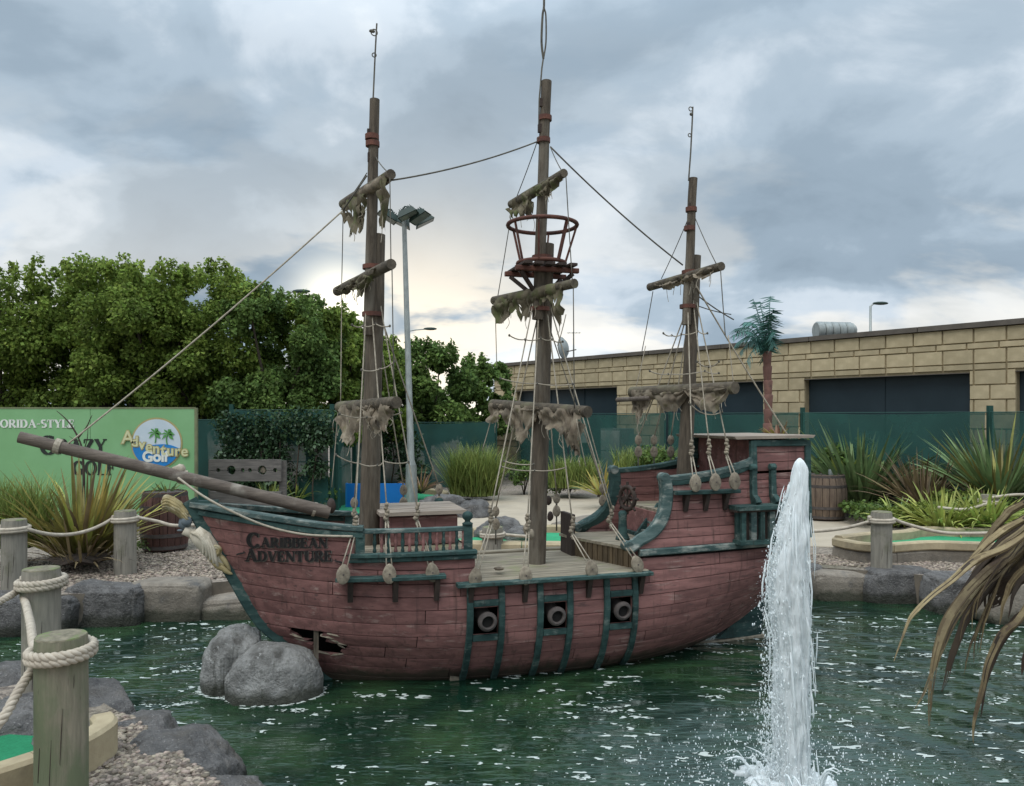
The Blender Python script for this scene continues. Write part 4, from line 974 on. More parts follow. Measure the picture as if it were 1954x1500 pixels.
# quarterdeck sides: narrow planks ending on a scrolled edge
SCX = curve([.84, .90, .95, 1.02, 1.12, 1.24, 1.34], [.60, .70, .80, .875, .925, .945, .935])
QZ = [.855 + i * .0635 for i in range(9)] ; SLOPE = lambda z, x: z + .012 * (x - 1)
qrail = curve([.93, 1.1, 1.3, 1.5, 1.66], [1.335, 1.345, 1.365, 1.40, 1.45])
for sd in (-1, 1):
    for k in range(len(QZ) - 1):
        a0 = lambda zz: SCX(zz) + .02
        xe = lambda zz: XSN(zz) - .005
        z0, z1 = QZ[k], min(QZ[k+1], 1.345)
        if k % 2: plank(z0, z1, a0, 1.42 + .1 * (k % 3), sd, zf=SLOPE, parent=HULL); plank(z0, z1, 1.42 + .1 * (k % 3), xe, sd, zf=SLOPE, parent=HULL)
        else: plank(z0, z1, a0, xe, sd, zf=SLOPE, parent=HULL)
    for k in range(3):                                          # cabin side above the rail
        plank(1.362 + k * .068, 1.362 + (k + 1) * .068, 1.69, lambda zz: XSN(zz) - .005, sd, zf=SLOPE, parent=HULL)
    plank(1.345, 1.375, 1.36, 1.69, sd, zf=SLOPE, parent=HULL)
    # inner lining of the bulwark so that both faces are boarded
    for k in range(8):
        z0, z1 = .80 + k * .068, .80 + (k + 1) * .068 - .004; m = MB(); vs_ = []
        xs = [max(SCX(z0), .62) + .03 + i * (1.10 / 12) for i in range(13)]
        for x in xs: vs_ += [hp(min(x, 2.1), z0, -.03, sd), hp(min(x, 2.1), min(z1, qrail(x) - .01), -.03, sd)]
        m.add(vs_, [(i*2, i*2+2, i*2+3, i*2+1) for i in range(12)]); m.build('lining_plank', MT['red'], HULL)
    rim([.93 + i * .05 for i in range(16)], qrail, -.005, .07, .04, 'quarter_rail', 'pale_green' if sd < 0 else 'green', (sd,))
    rim([.95 + i * .05 for i in range(15)], lambda x: qrail(x) - .035, .012, .03, .035, 'quarter_moulding', 'green', (sd,))
    # scrolled timber that carries the rail down to the waist
    zs = [.86 + i * .025 for i in range(20)]
    m = MB(); m.bar([hp(SCX(z), z, -.004, sd) for z in zs], .075, .085, (1, 0, .4)); scr = m.build('scroll_timber', MT['pale_green' if sd < 0 else 'green'], SHIP, auto=40)
    q = hp(.925, 1.345, -.004, sd); m = MB(); m.lathe([(.03, -.04), (.036, -.035), (.036, .035), (.03, .04)], q, 16, (0, 1, 0)); m.build('scroll_end', MT['pale_green'], scr)
    q = hp(.62, .88, -.004, sd); m = MB(); m.lathe([(.03, -.04), (.036, -.035), (.036, .035), (.03, .04)], q, 16, (0, 1, 0)); m.build('scroll_end', MT['pale_green'], scr)
    # bands
    sx = [.70 + i * .06 for i in range(23)]
    rim(sx, lambda x: .828 + .012 * (x - .7), .020, .04, .046, 'quarter_band', 'pale_green' if sd < 0 else 'green', (sd,))
    # cabin corner timbers
    for x, z0, z1, w in ((1.675, 1.36, 1.60, .05), (2.165, .86, 1.60, .05)):
        m = MB(); m.bar([hp(x + (z - z0) * (.0 if x < 2 else .02), z, .012, sd) for z in np.linspace(z0, z1, 6)], .04, w, (1, 0, 0)); m.build('corner_timber', MT['green'], SHIP, auto=40)
    m = MB(); m.bar([hp(x, 1.58, .014, sd) for x in np.linspace(1.68, 2.16, 6)], .035, .05); m.build('cabin_band', MT['green'], SHIP, auto=40)
    m = MB(); m.bar([hp(1.66, 1.46, .014, sd), hp(1.62, 1.43, .014, sd), hp(1.50, 1.41, .014, sd)], .035, .05); m.build('cabin_band', MT['pale_green'], SHIP, auto=40)
# transom and cabin front
m = MB(); vs_ = []; zs = np.linspace(.3, 1.6, 14)
for z in zs: vs_ += [(XSN(z) - .02, -hb(XSN(z) - .02, z), z), (XSN(z) - .02, hb(XSN(z) - .02, z), z)]
m.add(vs_, [(i*2, i*2+1, i*2+3, i*2+2) for i in range(13)]); m.build('transom', MT['red'], SHIP)
m = MB(); m.box((1.69, -.38, 1.08), (1.71, .38, 1.60)); m.build('cabin_front', MT['red'], SHIP)
rf = None
for i in range(5):                                              # cabin roof boards
    y0 = -.44 + i * .176; m = MB()
    m.add([(1.52, y0, 1.612), (2.19, y0, 1.618), (2.19, y0 + .172, 1.618), (1.52, y0 + .172, 1.612), (1.50, y0, 1.634), (2.21, y0, 1.640), (2.21, y0 + .172, 1.640), (1.50, y0 + .172, 1.634)], [(0, 3, 2, 1), (4, 5, 6, 7), (0, 1, 5, 4), (1, 2, 6, 5), (2, 3, 7, 6), (3, 0, 4, 7)])
    o = m.build('cabin_roof' if rf is None else 'roof_board', MT['roofboard'], SHIP if rf is None else rf); rf = rf or o
# quarter gallery with little turned bars, and two carved brackets above it
gx0, gx1, gy = 1.475, 2.0, -.56
def gbox(a, b, nm, mt, par): m = MB(); m.box(a, b); return m.build(nm, MT[mt], par)
gal = gbox((gx0 + .03, gy + .03, .875), (gx1, -.40, 1.10), 'quarter_gallery', 'darkwood', SHIP)
gbox((gx0 - .03, gy - .03, 1.105), (gx1 + .03, -.38, 1.135), 'gallery_sill', 'green', gal); gbox((gx0 - .01, gy - .015, .855), (gx1, -.40, .885), 'gallery_sill', 'green', gal)
gbox((gx0 - .03, gy - .0, 1.088), (gx1 + .02, -.38, 1.105), 'gallery_painted_shadow', 'darkwood', gal)  # dark strip under the sill that paints its shadow
for i in range(7):
    x = gx0 + .01 + i * .078; gbox((x, gy - .002, .885), (x + (.035 if i % 2 == 0 else .045), gy + .028, 1.088), 'gallery_bar', 'green' if i % 2 == 0 else 'pale_green', gal)
for i in range(2): gbox((gx0, gy + .04 + i * .07, .885), (gx0 + .028, gy + .08 + i * .07, 1.088), 'gallery_bar', 'green', gal)
for x in (1.655, 1.83):
    y = -hb(x, 1.25); m = MB(); m.bar([(x, y - .075, 1.135), (x, y - .06, 1.165), (x, y - .035, 1.20), (x, y - .03, 1.30), (x, y - .03, 1.385), (x - .012, y - .03, 1.41)], .045, [.09, .075, .05, .045, .04, .025], (0, 1, 0)); m.build('carved_bracket', MT['green'], SHIP, auto=40)
    m = MB(); m.lathe([(.02, -.026), (.026, -.02), (.026, .02), (.02, .026)], (x - .005, y - .035, 1.405), 12, (1, 0, 0)); m.build('bracket_scroll', MT['green'], SHIP)

# waist step with upright slats, steps, wheel
stp = None
f0, f1 = Vector((.50, .22, .70)), Vector((.74, -.44, .70)); K = 26
m = MB(); top = [f0 + Vector((-.015, 0, .145)), f1 + Vector((-.015, -.01, .145)), Vector((1.02, -.44, .845)), Vector((1.02, .42, .845)), Vector((.45, .42, .845))]
m.add(top + [p - Vector((0, 0, .02)) for p in top], [(0, 1, 2, 3, 4), (9, 8, 7, 6, 5), (0, 5, 6, 1), (1, 6, 7, 2), (2, 7, 8, 3), (3, 8, 9, 4), (4, 9, 5, 0)]); stp = m.build('quarter_step', MT['deck'], SHIP)
for i in range(K):
    a = f0.lerp(f1, (i + .06) / K); b = f0.lerp(f1, (i + .94) / K); n = Vector((-.94, -.34, 0)) * (.012 if i % 2 else .006)
    m = MB(); q = Vector((.03, .01, 0)); h = Vector((0, 0, .124))
    m.add([a + n, b + n, b + q, a + q, a + n + h, b + n + h, b + q + h, a + q + h], [(0, 3, 2, 1), (4, 5, 6, 7), (0, 1, 5, 4), (1, 2, 6, 5), (2, 3, 7, 6), (3, 0, 4, 7)]); m.build('slat', MT['slat'], stp)
m = MB(); m.box((.47, .20, .70), (.50, .44, 1.02)); m.build('step_end_board', MT['darkwood'], SHIP)
m = MB(); m.lathe([(.055, 0), (.05, .02), (.035, .05), (.03, .16), (.034, .20), (.02, .22)], (.80, -.02, .846), 14); m.build('wheel_pedestal', MT['green'], SHIP, True)
for i in range(3):
    m = MB(); m.box((.95 + i * .05, -.33, .90 + i * .065), (1.02 + i * .05, -.02, .918 + i * .065)); m.build('step', MT['pale_green'], SHIP)
for y in (-.34, -.01):
    m = MB(); m.bar([(.92, y, .86), (1.12, y, 1.10)], .025, .05); m.build('step_side', MT['green'], SHIP)
wc = Vector((.84, -.02, 1.16)); ax = Vector((1, .25, 0)).normalized(); sdv = Vector((-.25, 1, 0)).normalized()
m = MB(); pts = [wc + sdv * (.085 * math.cos(2*PI*i/24)) + Vector((0, 0, .085 * math.sin(2*PI*i/24))) for i in range(25)]; m.tube(pts, .017, 8, False); wh = m.build('ship_wheel', MT['darkwood'], SHIP, True)
for i in range(8):
    d = sdv * math.cos(PI*i/4) + Vector((0, 0, math.sin(PI*i/4))); m = MB(); m.tube([wc + d * .01, wc + d * .085, wc + d * .095, wc + d * .125], [.008, .008, .012, .009], 6); m.build('spoke', MT['darkwood'], wh)
m = MB(); m.lathe([(.022, -.03), (.026, -.02), (.026, .02), (.02, .03)], wc, 12, ax); m.build('hub', MT['darkwood'], wh)
m = MB(); m.bar([(.985, -.40, .85), (.985, .40, .85)], .02, .05); m.build('bulkhead_sill', MT['green'], SHIP)
m = MB(); m.box((1.005, -.41, .70), (1.02, .41, 1.06)); m.build('quarter_bulkhead', MT['red'], SHIP)

# ---- the ship's name
def hull_text(txt, a, b, h, big):
    pa, pb = hit(*a), hit(*b)
    def place(u, v):
        x = pa.x + (pb.x - pa.x) * u; z = pa.z + (pb.z - pa.z) * u + v * h; return hp(x, z, .015)
    letters('name_lettering', txt, lambda u, v: place(u, v) + Vector((.006, 0, -.005)), MT['letter_edge'], SHIP, .002, Vector((-.25, -.97, 0)), big)
    letters('name_lettering', txt, place, MT['letter'], SHIP, .004, Vector((-.25, -.97, 0)), big, .003)
hull_text('CARIBBEAN', (474, 1041), (626, 1044), .064, 1.5)
hull_text('ADVENTURE', (470, 1068), (634, 1069), .068, 1.25)
for (px, py, s) in ((468, 1050, 1), (642, 1066, -1)):           # small flourishes at the ends of the lower line
    q = hit(px, py); m = MB(); m.bar([hp(q.x + s * .012 * i * math.cos(i * .9), q.z - .006 * i, .02) for i in range(5)], .004, .010, (0, 0, 1)); m.build('name_flourish', MT['letter'], SHIP)

# ---- masts
def log(name, a, b, r0, r1, mat, parent, seed=0, n=14, seg=14):
    a, b = Vector(a), Vector(b); pts = []; rr = []
    for i in range(n + 1):
        t = i / n; p = a.lerp(b, t); pts.append(p + Vector((mnoise.noise((seed, t*3, 0)), mnoise.noise((seed, t*3, 5)), 0)) * .006)
        rr.append((r0 + (r1 - r0) * t) * (1 + .05 * mnoise.noise((seed + 9, t * 6, 1))))
    m = MB(); m.tube(pts, rr, seg); return m.build(name, MT[mat], parent, auto=50)
def band(p, r, h, parent, mat='iron', name='band', ax=(0, 0, 1)):
    m = MB(); m.lathe([(r * .9, -h/2), (r, -h/2), (r, h/2), (r * .9, h/2)], p, 16, ax); return m.build(name, MT[mat], parent)
MASTS = {}
def mast(name, base, cap, foot, top, r0, r1, r2, r3, rod, bands, offy=-.04):
    b0 = S(*base, 0.); c0 = S(*cap, 0.); f1 = S(*foot, offy); t1 = S(*top, offy)
    b0.z -= .25
    mt = log(name, b0, c0, r0, r1, 'mast', SHIP, base[0]); tp = log('topmast', f1, t1, r2, r3, 'mast', mt, top[0])
    for (px, py, wide) in bands:
        p = S(px, py, offy if not wide else offy/2); band(p, (r2 + .008) if not wide else r1 + .018, .035 if not wide else .03, mt)
    m = MB(); pts = [S(*q, offy) for q in rod]; m.tube(pts, .006, 6); m.build('mast_rod', MT['rope_dark'], mt)
    MASTS[name] = mt; return mt
fm = mast('fore_mast', (702, 1005), (720, 448), (704, 640), (715, 190), .072, .055, .04, .034, [(705, 300), (712, 190), (716, 100), (719, 45)], [(710, 262, 0), (711, 275, 0), (712, 510, 1), (711, 600, 1)])
mm = mast('main_mast', (1022, 1080), (1043, 466), (1026, 610), (1043, 155), .066, .056, .042, .038, [(1028, 250), (1029, 190), (1034, 130), (1037, 110)], [(1040, 226, 0), (1037, 268, 0), (1034, 492, 1), (1030, 590, 1)])
zm = mast('mizzen_mast', (1303, 905), (1327, 488), (1310, 620), (1323, 340), .062, .044, .036, .033, [(1314, 345), (1318, 290), (1321, 230), (1322, 204)], [(1319, 400, 0), (1316, 436, 0), (1316, 520, 1), (1312, 585, 1)])
for mt, c, rad in ((fm, (714, 62), .022), (fm, (714, 105), .014), (zm, (1318, 208), .016), (zm, (1316, 258), .013)):
    p = S(*c, -.04); m = MB(); m.tube([p + Vector((rad * math.cos(2*PI*i/14), 0, rad * math.sin(2*PI*i/14))) for i in range(15)], .004, 5, False); m.build('rod_loop', MT['rope_dark'], mt)
p = S(713, 60, -.04); m = MB(); m.blob(p + Vector((-.01, 0, 0)), (.022, .012, .012), 2, .1); m.build('rod_shackle', MT['rope_dark'], fm)
p = S(1319, 218, -.04); m = MB(); m.blob(p, (.014, .01, .014), 2, .1); m.build('rod_shackle', MT['rope_dark'], zm)
for dx in (-3, 4):                                              # hoop of wire at the very top of the main mast
    m = MB(); m.tube(bez([S(1037, 112, -.04), S(1037 + dx * 1.2, 80, -.04), S(1038 + dx * .9, 30, -.04), S(1038, 12, -.04), S(1038, -25, -.04)], 6), .0085 if dx < 0 else .006, 6); m.build('mast_rod', MT['rope_dark'], mm)
for mt, px, py in ((fm, 705, 300), (fm, 704, 255), (mm, 1033, 196), (mm, 1030, 245), (zm, 1314, 432), (zm, 1317, 395)):   # cleats on the topmasts
    p = S(px, py, -.05); m = MB(); m.box(p - Vector((.012, .014, .03)), p + Vector((.012, .014, .03))); m.build('cleat', MT['darkwood'], mt)

# ---- yards and their tattered sails
def yard(parent, far, near, Yf, Yn, r, mat='yard'):
    a, b = SP(*far, Yf), SP(*near, Yn); y = log('yard', a, b, r, r * .95, mat, parent, far[0] * .1, 10, 12)
    return y, a, b
def sailcloth(parent, a, b, spans, mat='sail', r=.04, seed=0, back=.0):
    """swags of canvas: spans = (u0,u1,drop at start,sag in the middle,drop at end,tatter)"""
    rg = random.Random(seed); d = (b - a)
    fwd = Vector((d.y, -d.x, 0)).normalized()
    if fwd.x > 0: fwd = -fwd
    for si, (u0, u1, d0, dm, d1, tat) in enumerate(spans):
        nu = max(14, int((u1 - u0) * d.length / .012)); nv = 14; vs_ = []; ph = rg.uniform(0, 9)
        L_ = []
        for i in range(nu + 1):
            t = i / nu; base = d0 * (1 - t) + d1 * t + dm * 4 * t * (1 - t)
            L_.append(max(.015, base * (1 + tat * (.7 * mnoise.noise((t * 7 + ph, seed * 1.3, 0)) + .55 * mnoise.noise((t * 19 + ph, 3, seed * .5)) + .22 * mnoise.noise((t * 47 + ph, 5, seed))))))
        for i in range(nu + 1):
            t = i / nu; p = a.lerp(b, u0 + (u1 - u0) * t)
            for j in range(nv + 1):
                s = j / nv; dep = L_[i] * s
                fold = .016 * math.sin(s * 11 + 5 * math.sin(PI * t) * (1 - s) + ph) * (.4 + s) + .012 * math.sin(t * 13 + s * 4 + ph) * s + .010 * mnoise.noise((t * 5 + ph, s * 4, seed)) + .009 * math.sin(t * 31 + 3 * s + ph) * s
                vs_.append(p + fwd * (r * .9 * (1 - .3 * s) + fold - back) + Vector((0, 0, r * .3 - dep)) + d.normalized() * (.02 * mnoise.noise((t * 6, s * 5 + ph, 2)) * s))
        o0 = 0; fs = []
        for i in range(nu):
            for j in range(nv):
                if tat > .45 and j > 4 and mnoise.noise((i * .35 + ph, j * .4, seed + 7)) > .42: continue
                fs.append((i*(nv+1)+j, (i+1)*(nv+1)+j, (i+1)*(nv+1)+j+1, i*(nv+1)+j+1))
        m = MB(); m.add(vs_, fs); m.build('sail', MT[mat], parent, True)
        for _ in range(3):                                      # loose threads at the torn edge
            i = rg.randrange(nu + 1); p = Vector(vs_[i*(nv+1)+nv]); le = rg.uniform(.03, .10); m = MB(); m.tube(bez([p, p + Vector((rg.uniform(-.015, .015), rg.uniform(-.015, .015), -le * .5)), p + Vector((rg.uniform(-.02, .02), 0, -le))], 3), .0022, 4); m.build('thread', MT['rope'], parent)
def roll(parent, a, b, u0, u1, r, mat, seed):                   # canvas bundled on the yard
    n = 22; m = MB(); pts = []; rr = []
    for i in range(n + 1):
        t = u0 + (u1 - u0) * i / n; pts.append(a.lerp(b, t) + Vector((0, 0, -.012 + .01 * mnoise.noise((t * 8, seed, 0))))); rr.append(r * (1 + .22 * mnoise.noise((t * 11, seed, 3))))
    m.tube(pts, rr, 12); m.build('furled_canvas', MT[mat], parent, True)
y, a, b = yard(fm, (655, 390), (746, 332), 5.72, 5.0, .034)
sailcloth(fm, a, b, [(.03, .46, .05, .10, .24, .55), (.36, .56, .20, .05, .10, .5), (.88, .97, .10, .16, .22, .6)], 'sail_moss', .03, 3); roll(fm, a, b, .42, .93, .036, 'sail', 2)
y, a, b = yard(fm, (643, 556), (747, 504), 5.9, 4.84, .036)
sailcloth(fm, a, b, [(.1, .45, .03, .02, .05, .6), (.40, .85, .05, .04, .02, .6), (.46, .70, .06, .08, .04, .5)], 'sail_moss', .034, 5)
y, a, b = yard(fm, (648, 777), (757, 768), 5.75, 4.95, .042)
sailcloth(fm, a, b, [(.06, .28, .08, .05, .30, .15), (.28, .50, .30, .0, .06, .15), (.50, .76, .05, .06, .20, .15), (.76, .97, .20, .03, .08, .2), (.52, .70, .03, .05, .03, .2), (.62, .70, .10, .06, .12, .4)], 'sail', .04, 7)
y, a, b = yard(mm, (975, 390), (1077, 330), 6.11, 5.33, .032)
sailcloth(mm, a, b, [(.02, .42, .06, .06, .12, .5), (.34, .46, .14, .05, .12, .6), (.52, .95, .03, .05, .06, .6), (.68, .82, .08, .06, .04, .6)], 'sail_moss', .03, 11); roll(mm, a, b, .2, .8, .034, 'sail_moss', 5)
y, a, b = yard(mm, (943, 574), (1097, 541), 6.15, 5.3, .036)
sailcloth(mm, a, b, [(.02, .28, .06, .16, .06, .25), (.02, .26, .03, .10, .03, .3), (.28, .60, .08, .10, .12, .5), (.45, .80, .10, .03, .05, .55), (.74, .90, .10, .10, .18, .6)], 'sail_moss', .036, 13); roll(mm, a, b, .26, .82, .046, 'sail_moss', 9)
y, a, b = yard(mm, (940, 772), (1122, 786), 6.2, 5.2, .042)
sailcloth(mm, a, b, [(.0, .14, .16, .02, .10, .2), (.14, .28, .10, .04, .13, .2), (.28, .40, .05, .06, .28, .15), (.40, .58, .28, .0, .04, .12), (.58, .72, .04, .07, .12, .15), (.72, .86, .12, .03, .16, .3), (.80, .90, .10, .10, .20, .4), (.86, .97, .14, .18, .10, .5), (.30, .56, .02, .06, .02, .2)], 'sail', .042, 17)
y, a, b = yard(zm, (1240, 548), (1377, 508), 6.54, 5.63, .034)
sailcloth(zm, a, b, [(.15, .48, .02, .04, .05, .5), (.52, .68, .06, .02, .03, .5), (.70, .95, .02, .05, .02, .6)], 'sail', .034, 19)
y, a, b = yard(zm, (1206, 749), (1403, 740), 6.55, 5.6, .048)
sailcloth(zm, a, b, [(.04, .24, .06, .13, .05, .3), (.24, .60, .03, .15, .04, .18), (.25, .58, .02, .09, .03, .2), (.60, .98, .03, .16, .03, .18), (.62, .96, .02, .09, .02, .2), (.06, .16, .12, .14, .12, .5)], 'sail', .046, 23); roll(zm, a, b, .04, .26, .05, 'sail', 12)
y, a, b = yard(zm, (1178, 763), (1240, 760), 6.6, 6.3, .02, 'spar')

# ---- crow's nest
cw = S(1035, 430, 0); zt_, zb_ = cw.z, S(1035, 503, 0).z; cx0 = cw.x; c_b = S(1033, 503, 0)
def ring(c, r, rt, n, a0=0, a1=2*PI, nm='ring'):
    m = MB(); m.tube([Vector((c.x + r * math.cos(a0 + (a1-a0)*i/n), c.y + r * math.sin(a0 + (a1-a0)*i/n), c.z)) for i in range(n + 1)], rt, 8, True); return m.build(nm, MT['iron'], nest if nm != 'crows_nest' else mm, True)
nest = None
nest = ring(cw, .255, .0155, 44, R(-62), R(-62) + 2*PI - .09, 'crows_nest')
ring(c_b, .175, .015, 40)
for a in (-160, -115, -65, -20, 60, 130):
    d = Vector((math.cos(R(a)), math.sin(R(a)), 0)); m = MB(); m.bar([cw + d * .255, c_b + d * .175], .012, .03 if a in (-115, -65) else .016, d); m.build('upright', MT['iron'], nest)
pz = S(1033, 520, 0); 
for yy in (-.13, .13):
    m = MB(); m.bar([pz + Vector((-.24, yy, .0)), pz + Vector((.24, yy, .0))], .04, .035); m.build('platform_beam', MT['iron'], nest)
for i in range(5):
    m = MB(); m.bar([pz + Vector((-.17 + i * .085, -.22, .03)), pz + Vector((-.17 + i * .085, .22, .03))], .06, .02); m.build('platform_board', MT['darkwood'], nest)
for dx, dy in ((-1, -1), (1, -1), (-1, 1), (1, 1)):
    m = MB(); m.bar([pz + Vector((dx * .2, dy * .13, -.02)), pz + Vector((dx * .05, dy * .03, -.17))], .025, .03); m.build('platform_knee', MT['darkwood'], nest)

# ---- bowsprit and figurehead
log('bowsprit', SP(36, 834, 4.74), SP(628, 978, 5.29), .036, .044, 'spar', SHIP, 3.3, 22)
BS = [o for o in SHIP.children if o.name.startswith('bowsprit')][0]
bdir = (SP(628, 978, 5.29) - SP(36, 834, 4.74)).normalized()
for px, py in ((108, 851), (113, 852.5), (345, 909), (352, 911), (600, 972)):
    p = SP(px, py, 4.74 + .55 * (px - 36) / 592); m = MB(); m.lathe([(.036, -.012), (.048, -.01), (.048, .01), (.036, .012)], p, 14, bdir); m.build('lashing', MT['rope'], BS)
p = SP(342, 896, 5.02); m = MB(); m.blob(p, (.045, .03, .035), 2, .3, 2, 4.); m.build('lashing_knot', MT['rope'], BS, True)
m = MB(); m.blob(SP(632, 966, 5.3), (.03, .03, .05), 2, .3, 2, 7.); m.build('bowsprit_chock', MT['darkwood'], BS, True)
def FP(px, py, y=0.): return S(px, py, y)
fg = MB(); fpts = [(372, 1012), (388, 1028), (402, 1046), (418, 1068), (436, 1092)]; fw = [.052, .066, .062, .045, .02]
m = MB(); m.tube([FP(*q) for q in fpts], fw, 16, True, 1.0); fgo = m.build('figurehead', MT['cream'], SHIP, True)
for k in range(5):                                              # carved folds of the gown
    m = MB(); m.tube(bez([FP(365 + 8*k, 1016 + 2*k, -.045), FP(380 + 7*k, 1024 + 6*k, -.062), FP(388 + 6*k, 1040 + 7*k, -.060), FP(388 + 7*k, 1058 + 6*k, -.04)], 5), [.010] * 15 + [.004], 8); m.build('gown_fold', MT['cream'], fgo, True)
m = MB(); pts = []
for i in range(34):
    a = i * .42; r_ = .034 * (1 - i / 38); c = FP(411, 1051, -.058); pts.append(c + Vector((math.cos(a) * r_, 0, math.sin(a) * r_)))
m.tube(pts, [.009] * 30 + [.007, .006, .005, .003], 8); m.build('scroll', MT['gold'], fgo, True)
m = MB(); m.lathe([(.036, -.02), (.04, -.012), (.038, .02)], FP(411, 1051, -.04), 20, (0, -1, 0)); m.build('scroll_boss', MT['gold'], fgo, True)
for q in ([(398, 1062), (412, 1074), (430, 1078)], [(404, 1070), (420, 1084), (437, 1088)], [(420, 1078), (432, 1090), (444, 1096)], [(418, 1058), (430, 1072), (440, 1090)]):
    m = MB(); m.tube(bez([FP(px, py, -.035) for px, py in q], 5), [.006, .012, .016, .017, .017, .016, .014, .012, .010, .006, .002], 8); m.build('acanthus_leaf', MT['gold'], fgo, True)
m = MB(); m.blob(FP(353, 998), (.040, .038, .045), 3, .06, 1.2, 2.); hd = m.build('head', MT['bluegrey'], fgo, True)
m = MB(); m.blob(FP(343, 1003, -.012), (.010, .008, .012), 2, .0); m.blob(FP(344, 1012, -.01), (.020, .016, .008), 2, .0); m.build('face_relief', MT['bluegrey'], hd, True)
m = MB(); m.lathe([(.030, -.01), (.034, 0), (.026, .01), (.012, .014)], FP(356, 995, -.034), 16, (0, -1, 0)); m.build('ear_disc', MT['bluegrey'], hd, True)
m = MB(); m.tube([FP(352, 1010), FP(364, 1016), FP(378, 1024)], [.036, .034, .045], 12); m.build('neck', MT['cream'], fgo, True)
m = MB(); m.tube(bez([FP(362, 990), FP(350, 978), FP(334, 966), FP(318, 960), FP(311, 966)], 5), [.034] * 4 + [.042] * 5 + [.046] * 6 + [.042, .036, .030, .022, .012, .004], 12); m.build('hair_mass', MT['gold'], hd, True)
for k in range(7):                                              # carved waves of the gilt hair
    a = -.9 + k * .42; oy = -.042 * math.cos(a); oz = .042 * math.sin(a)
    m = MB(); m.tube([p + Vector((0, oy * (1 + .15 * math.sin(i * .9)), oz)) for i, p in enumerate(bez([FP(360, 989), FP(348, 976), FP(332, 964), FP(317, 959), FP(310, 964)], 5))], [.006] * 4 + [.011] * 12 + [.009, .008, .006, .004, .002], 7); m.build('hair_lock', MT['gold'], hd, True)

# ---- rigging
def rope(name, pts, r, mat, parent=None, seg=6):
    m = MB(); m.tube(pts, r, seg); return m.build(name, MT[mat], parent or SHIP, True)
def deadeye(p, parent, s=1., tilt=0.):
    m = MB(); pr = [(.003, -.011), (.031, -.012), (.036, -.008), (.036, .008), (.031, .012), (.003, .011)]
    m.lathe([(r_ * s, z * s) for r_, z in pr], (0, 0, 0), 18, (0, -1, 0))
    m.v = [(x * (1 - 5 * max(0, z)), y, z * 1.45) for x, y, z in m.v]
    ca, sa = math.cos(tilt), math.sin(tilt); m.v = [(p.x + x * ca + z * sa, p.y + y, p.z - x * sa + z * ca) for x, y, z in m.v]
    o = m.build('deadeye', MT['deadeye'], parent, auto=40)
    h = MB(); h.lathe([(.004 * s, 0), (.005 * s, .002), (.003 * s, .003)], p + Vector((0, -.0125 * s, 0)), 8, (0, -1, 0)); h.build('bolt', MT['cannon'], o if parent is SHIP else parent)
    return o
def shroud(low, up, top, ylow, yup, ytop, rl=.0050, mat='rope', dark=False, tilt=0.):
    """lower deadeye, lanyard pair, upper block, then the shroud to the mast"""
    p0, p1, p2 = S(*low, ylow), S(*up, yup), S(*top, ytop)
    deadeye(p0, SHIP, 1.2, tilt); d = (p2 - p1).normalized()
    for s in (-.018, .018): rope('lanyard', [p0 + Vector((s, 0, .02)), p1 + Vector((s * .45, 0, -.05))], .0045, 'rope')
    m = MB(); dr = Vector((math.sin(-tilt), 0, 1)) * 1.
    for i in range(5): m.blob(p1 + Vector((-tilt * (i * .022 - .03) + .005 * ((i * 7) % 3 - 1), 0, i * .022 - .03)), (.019 - .0015 * i, .017, .017), 2, .45, 2.2, low[0] + i * 3.1)
    m.build('block', MT['deadeye'], SHIP, True)
    m = MB()
    for i in range(4): m.blob(p1 + Vector((.006 * (i % 2), 0, -.045 - .012 * i)), (.013, .012, .009), 1, .2)
    m.build('lashing', MT['rope'], SHIP)
    rope('shroud', sag(p1 + Vector((0, 0, .04)), p2, .008, 8), rl, mat)
# foremast, port side
shroud((655, 1096), (678, 992), (700, 560), -.50, -.40, -.03, tilt=.12); shroud((743, 1095), (738, 980), (707, 560), -.52, -.38, -.03); shroud((825, 1092), (796, 980), (722, 560), -.53, -.36, -.03, tilt=-.12)
# main
shroud((907, 1102), (937, 985), (1018, 575), -.57, -.42, -.03, tilt=.1); shroud((1003, 1098), (1007, 1000), (1029, 575), -.57, -.46, -.03); shroud((1129, 1086), (1092, 1005), (1042, 575), -.57, -.42, -.03, tilt=-.15); shroud((1216, 1077), (1165, 985), (1047, 575), -.57, -.40, -.03, tilt=-.3)
# mizzen
shroud((1327, 922), (1320, 858), (1312, 570), -.55, -.42, -.03); shroud((1365, 920), (1353, 856), (1322, 570), -.55, -.42, -.03); shroud((1402, 918), (1387, 856), (1328, 570), -.55, -.42, -.03)
# starboard shrouds, with their blocks
for mt, lows, top in (('f', ((676, 985), (770, 960), (838, 958)), (712, 560)), ('m', ((946, 1000), (1062, 975), (1150, 955)), (1032, 575)), ('z', ((1218, 862), (1248, 862), (1280, 862)), (1318, 570))):
    for px, py in lows:
        p = S(px, py, .46); q = S(*top, .03); deadeye(p, SHIP, .9); deadeye(p + Vector((0, 0, .10)), SHIP, .8); rope('lanyard', [p, p + Vector((0, 0, .1))], .008, 'rope_dark'); rope('shroud', sag(p + Vector((0, 0, .12)), q, .006, 8), .005, 'rope'); rope('lanyard', [p, p - Vector((0, 0, .16))], .006, 'rope_dark')
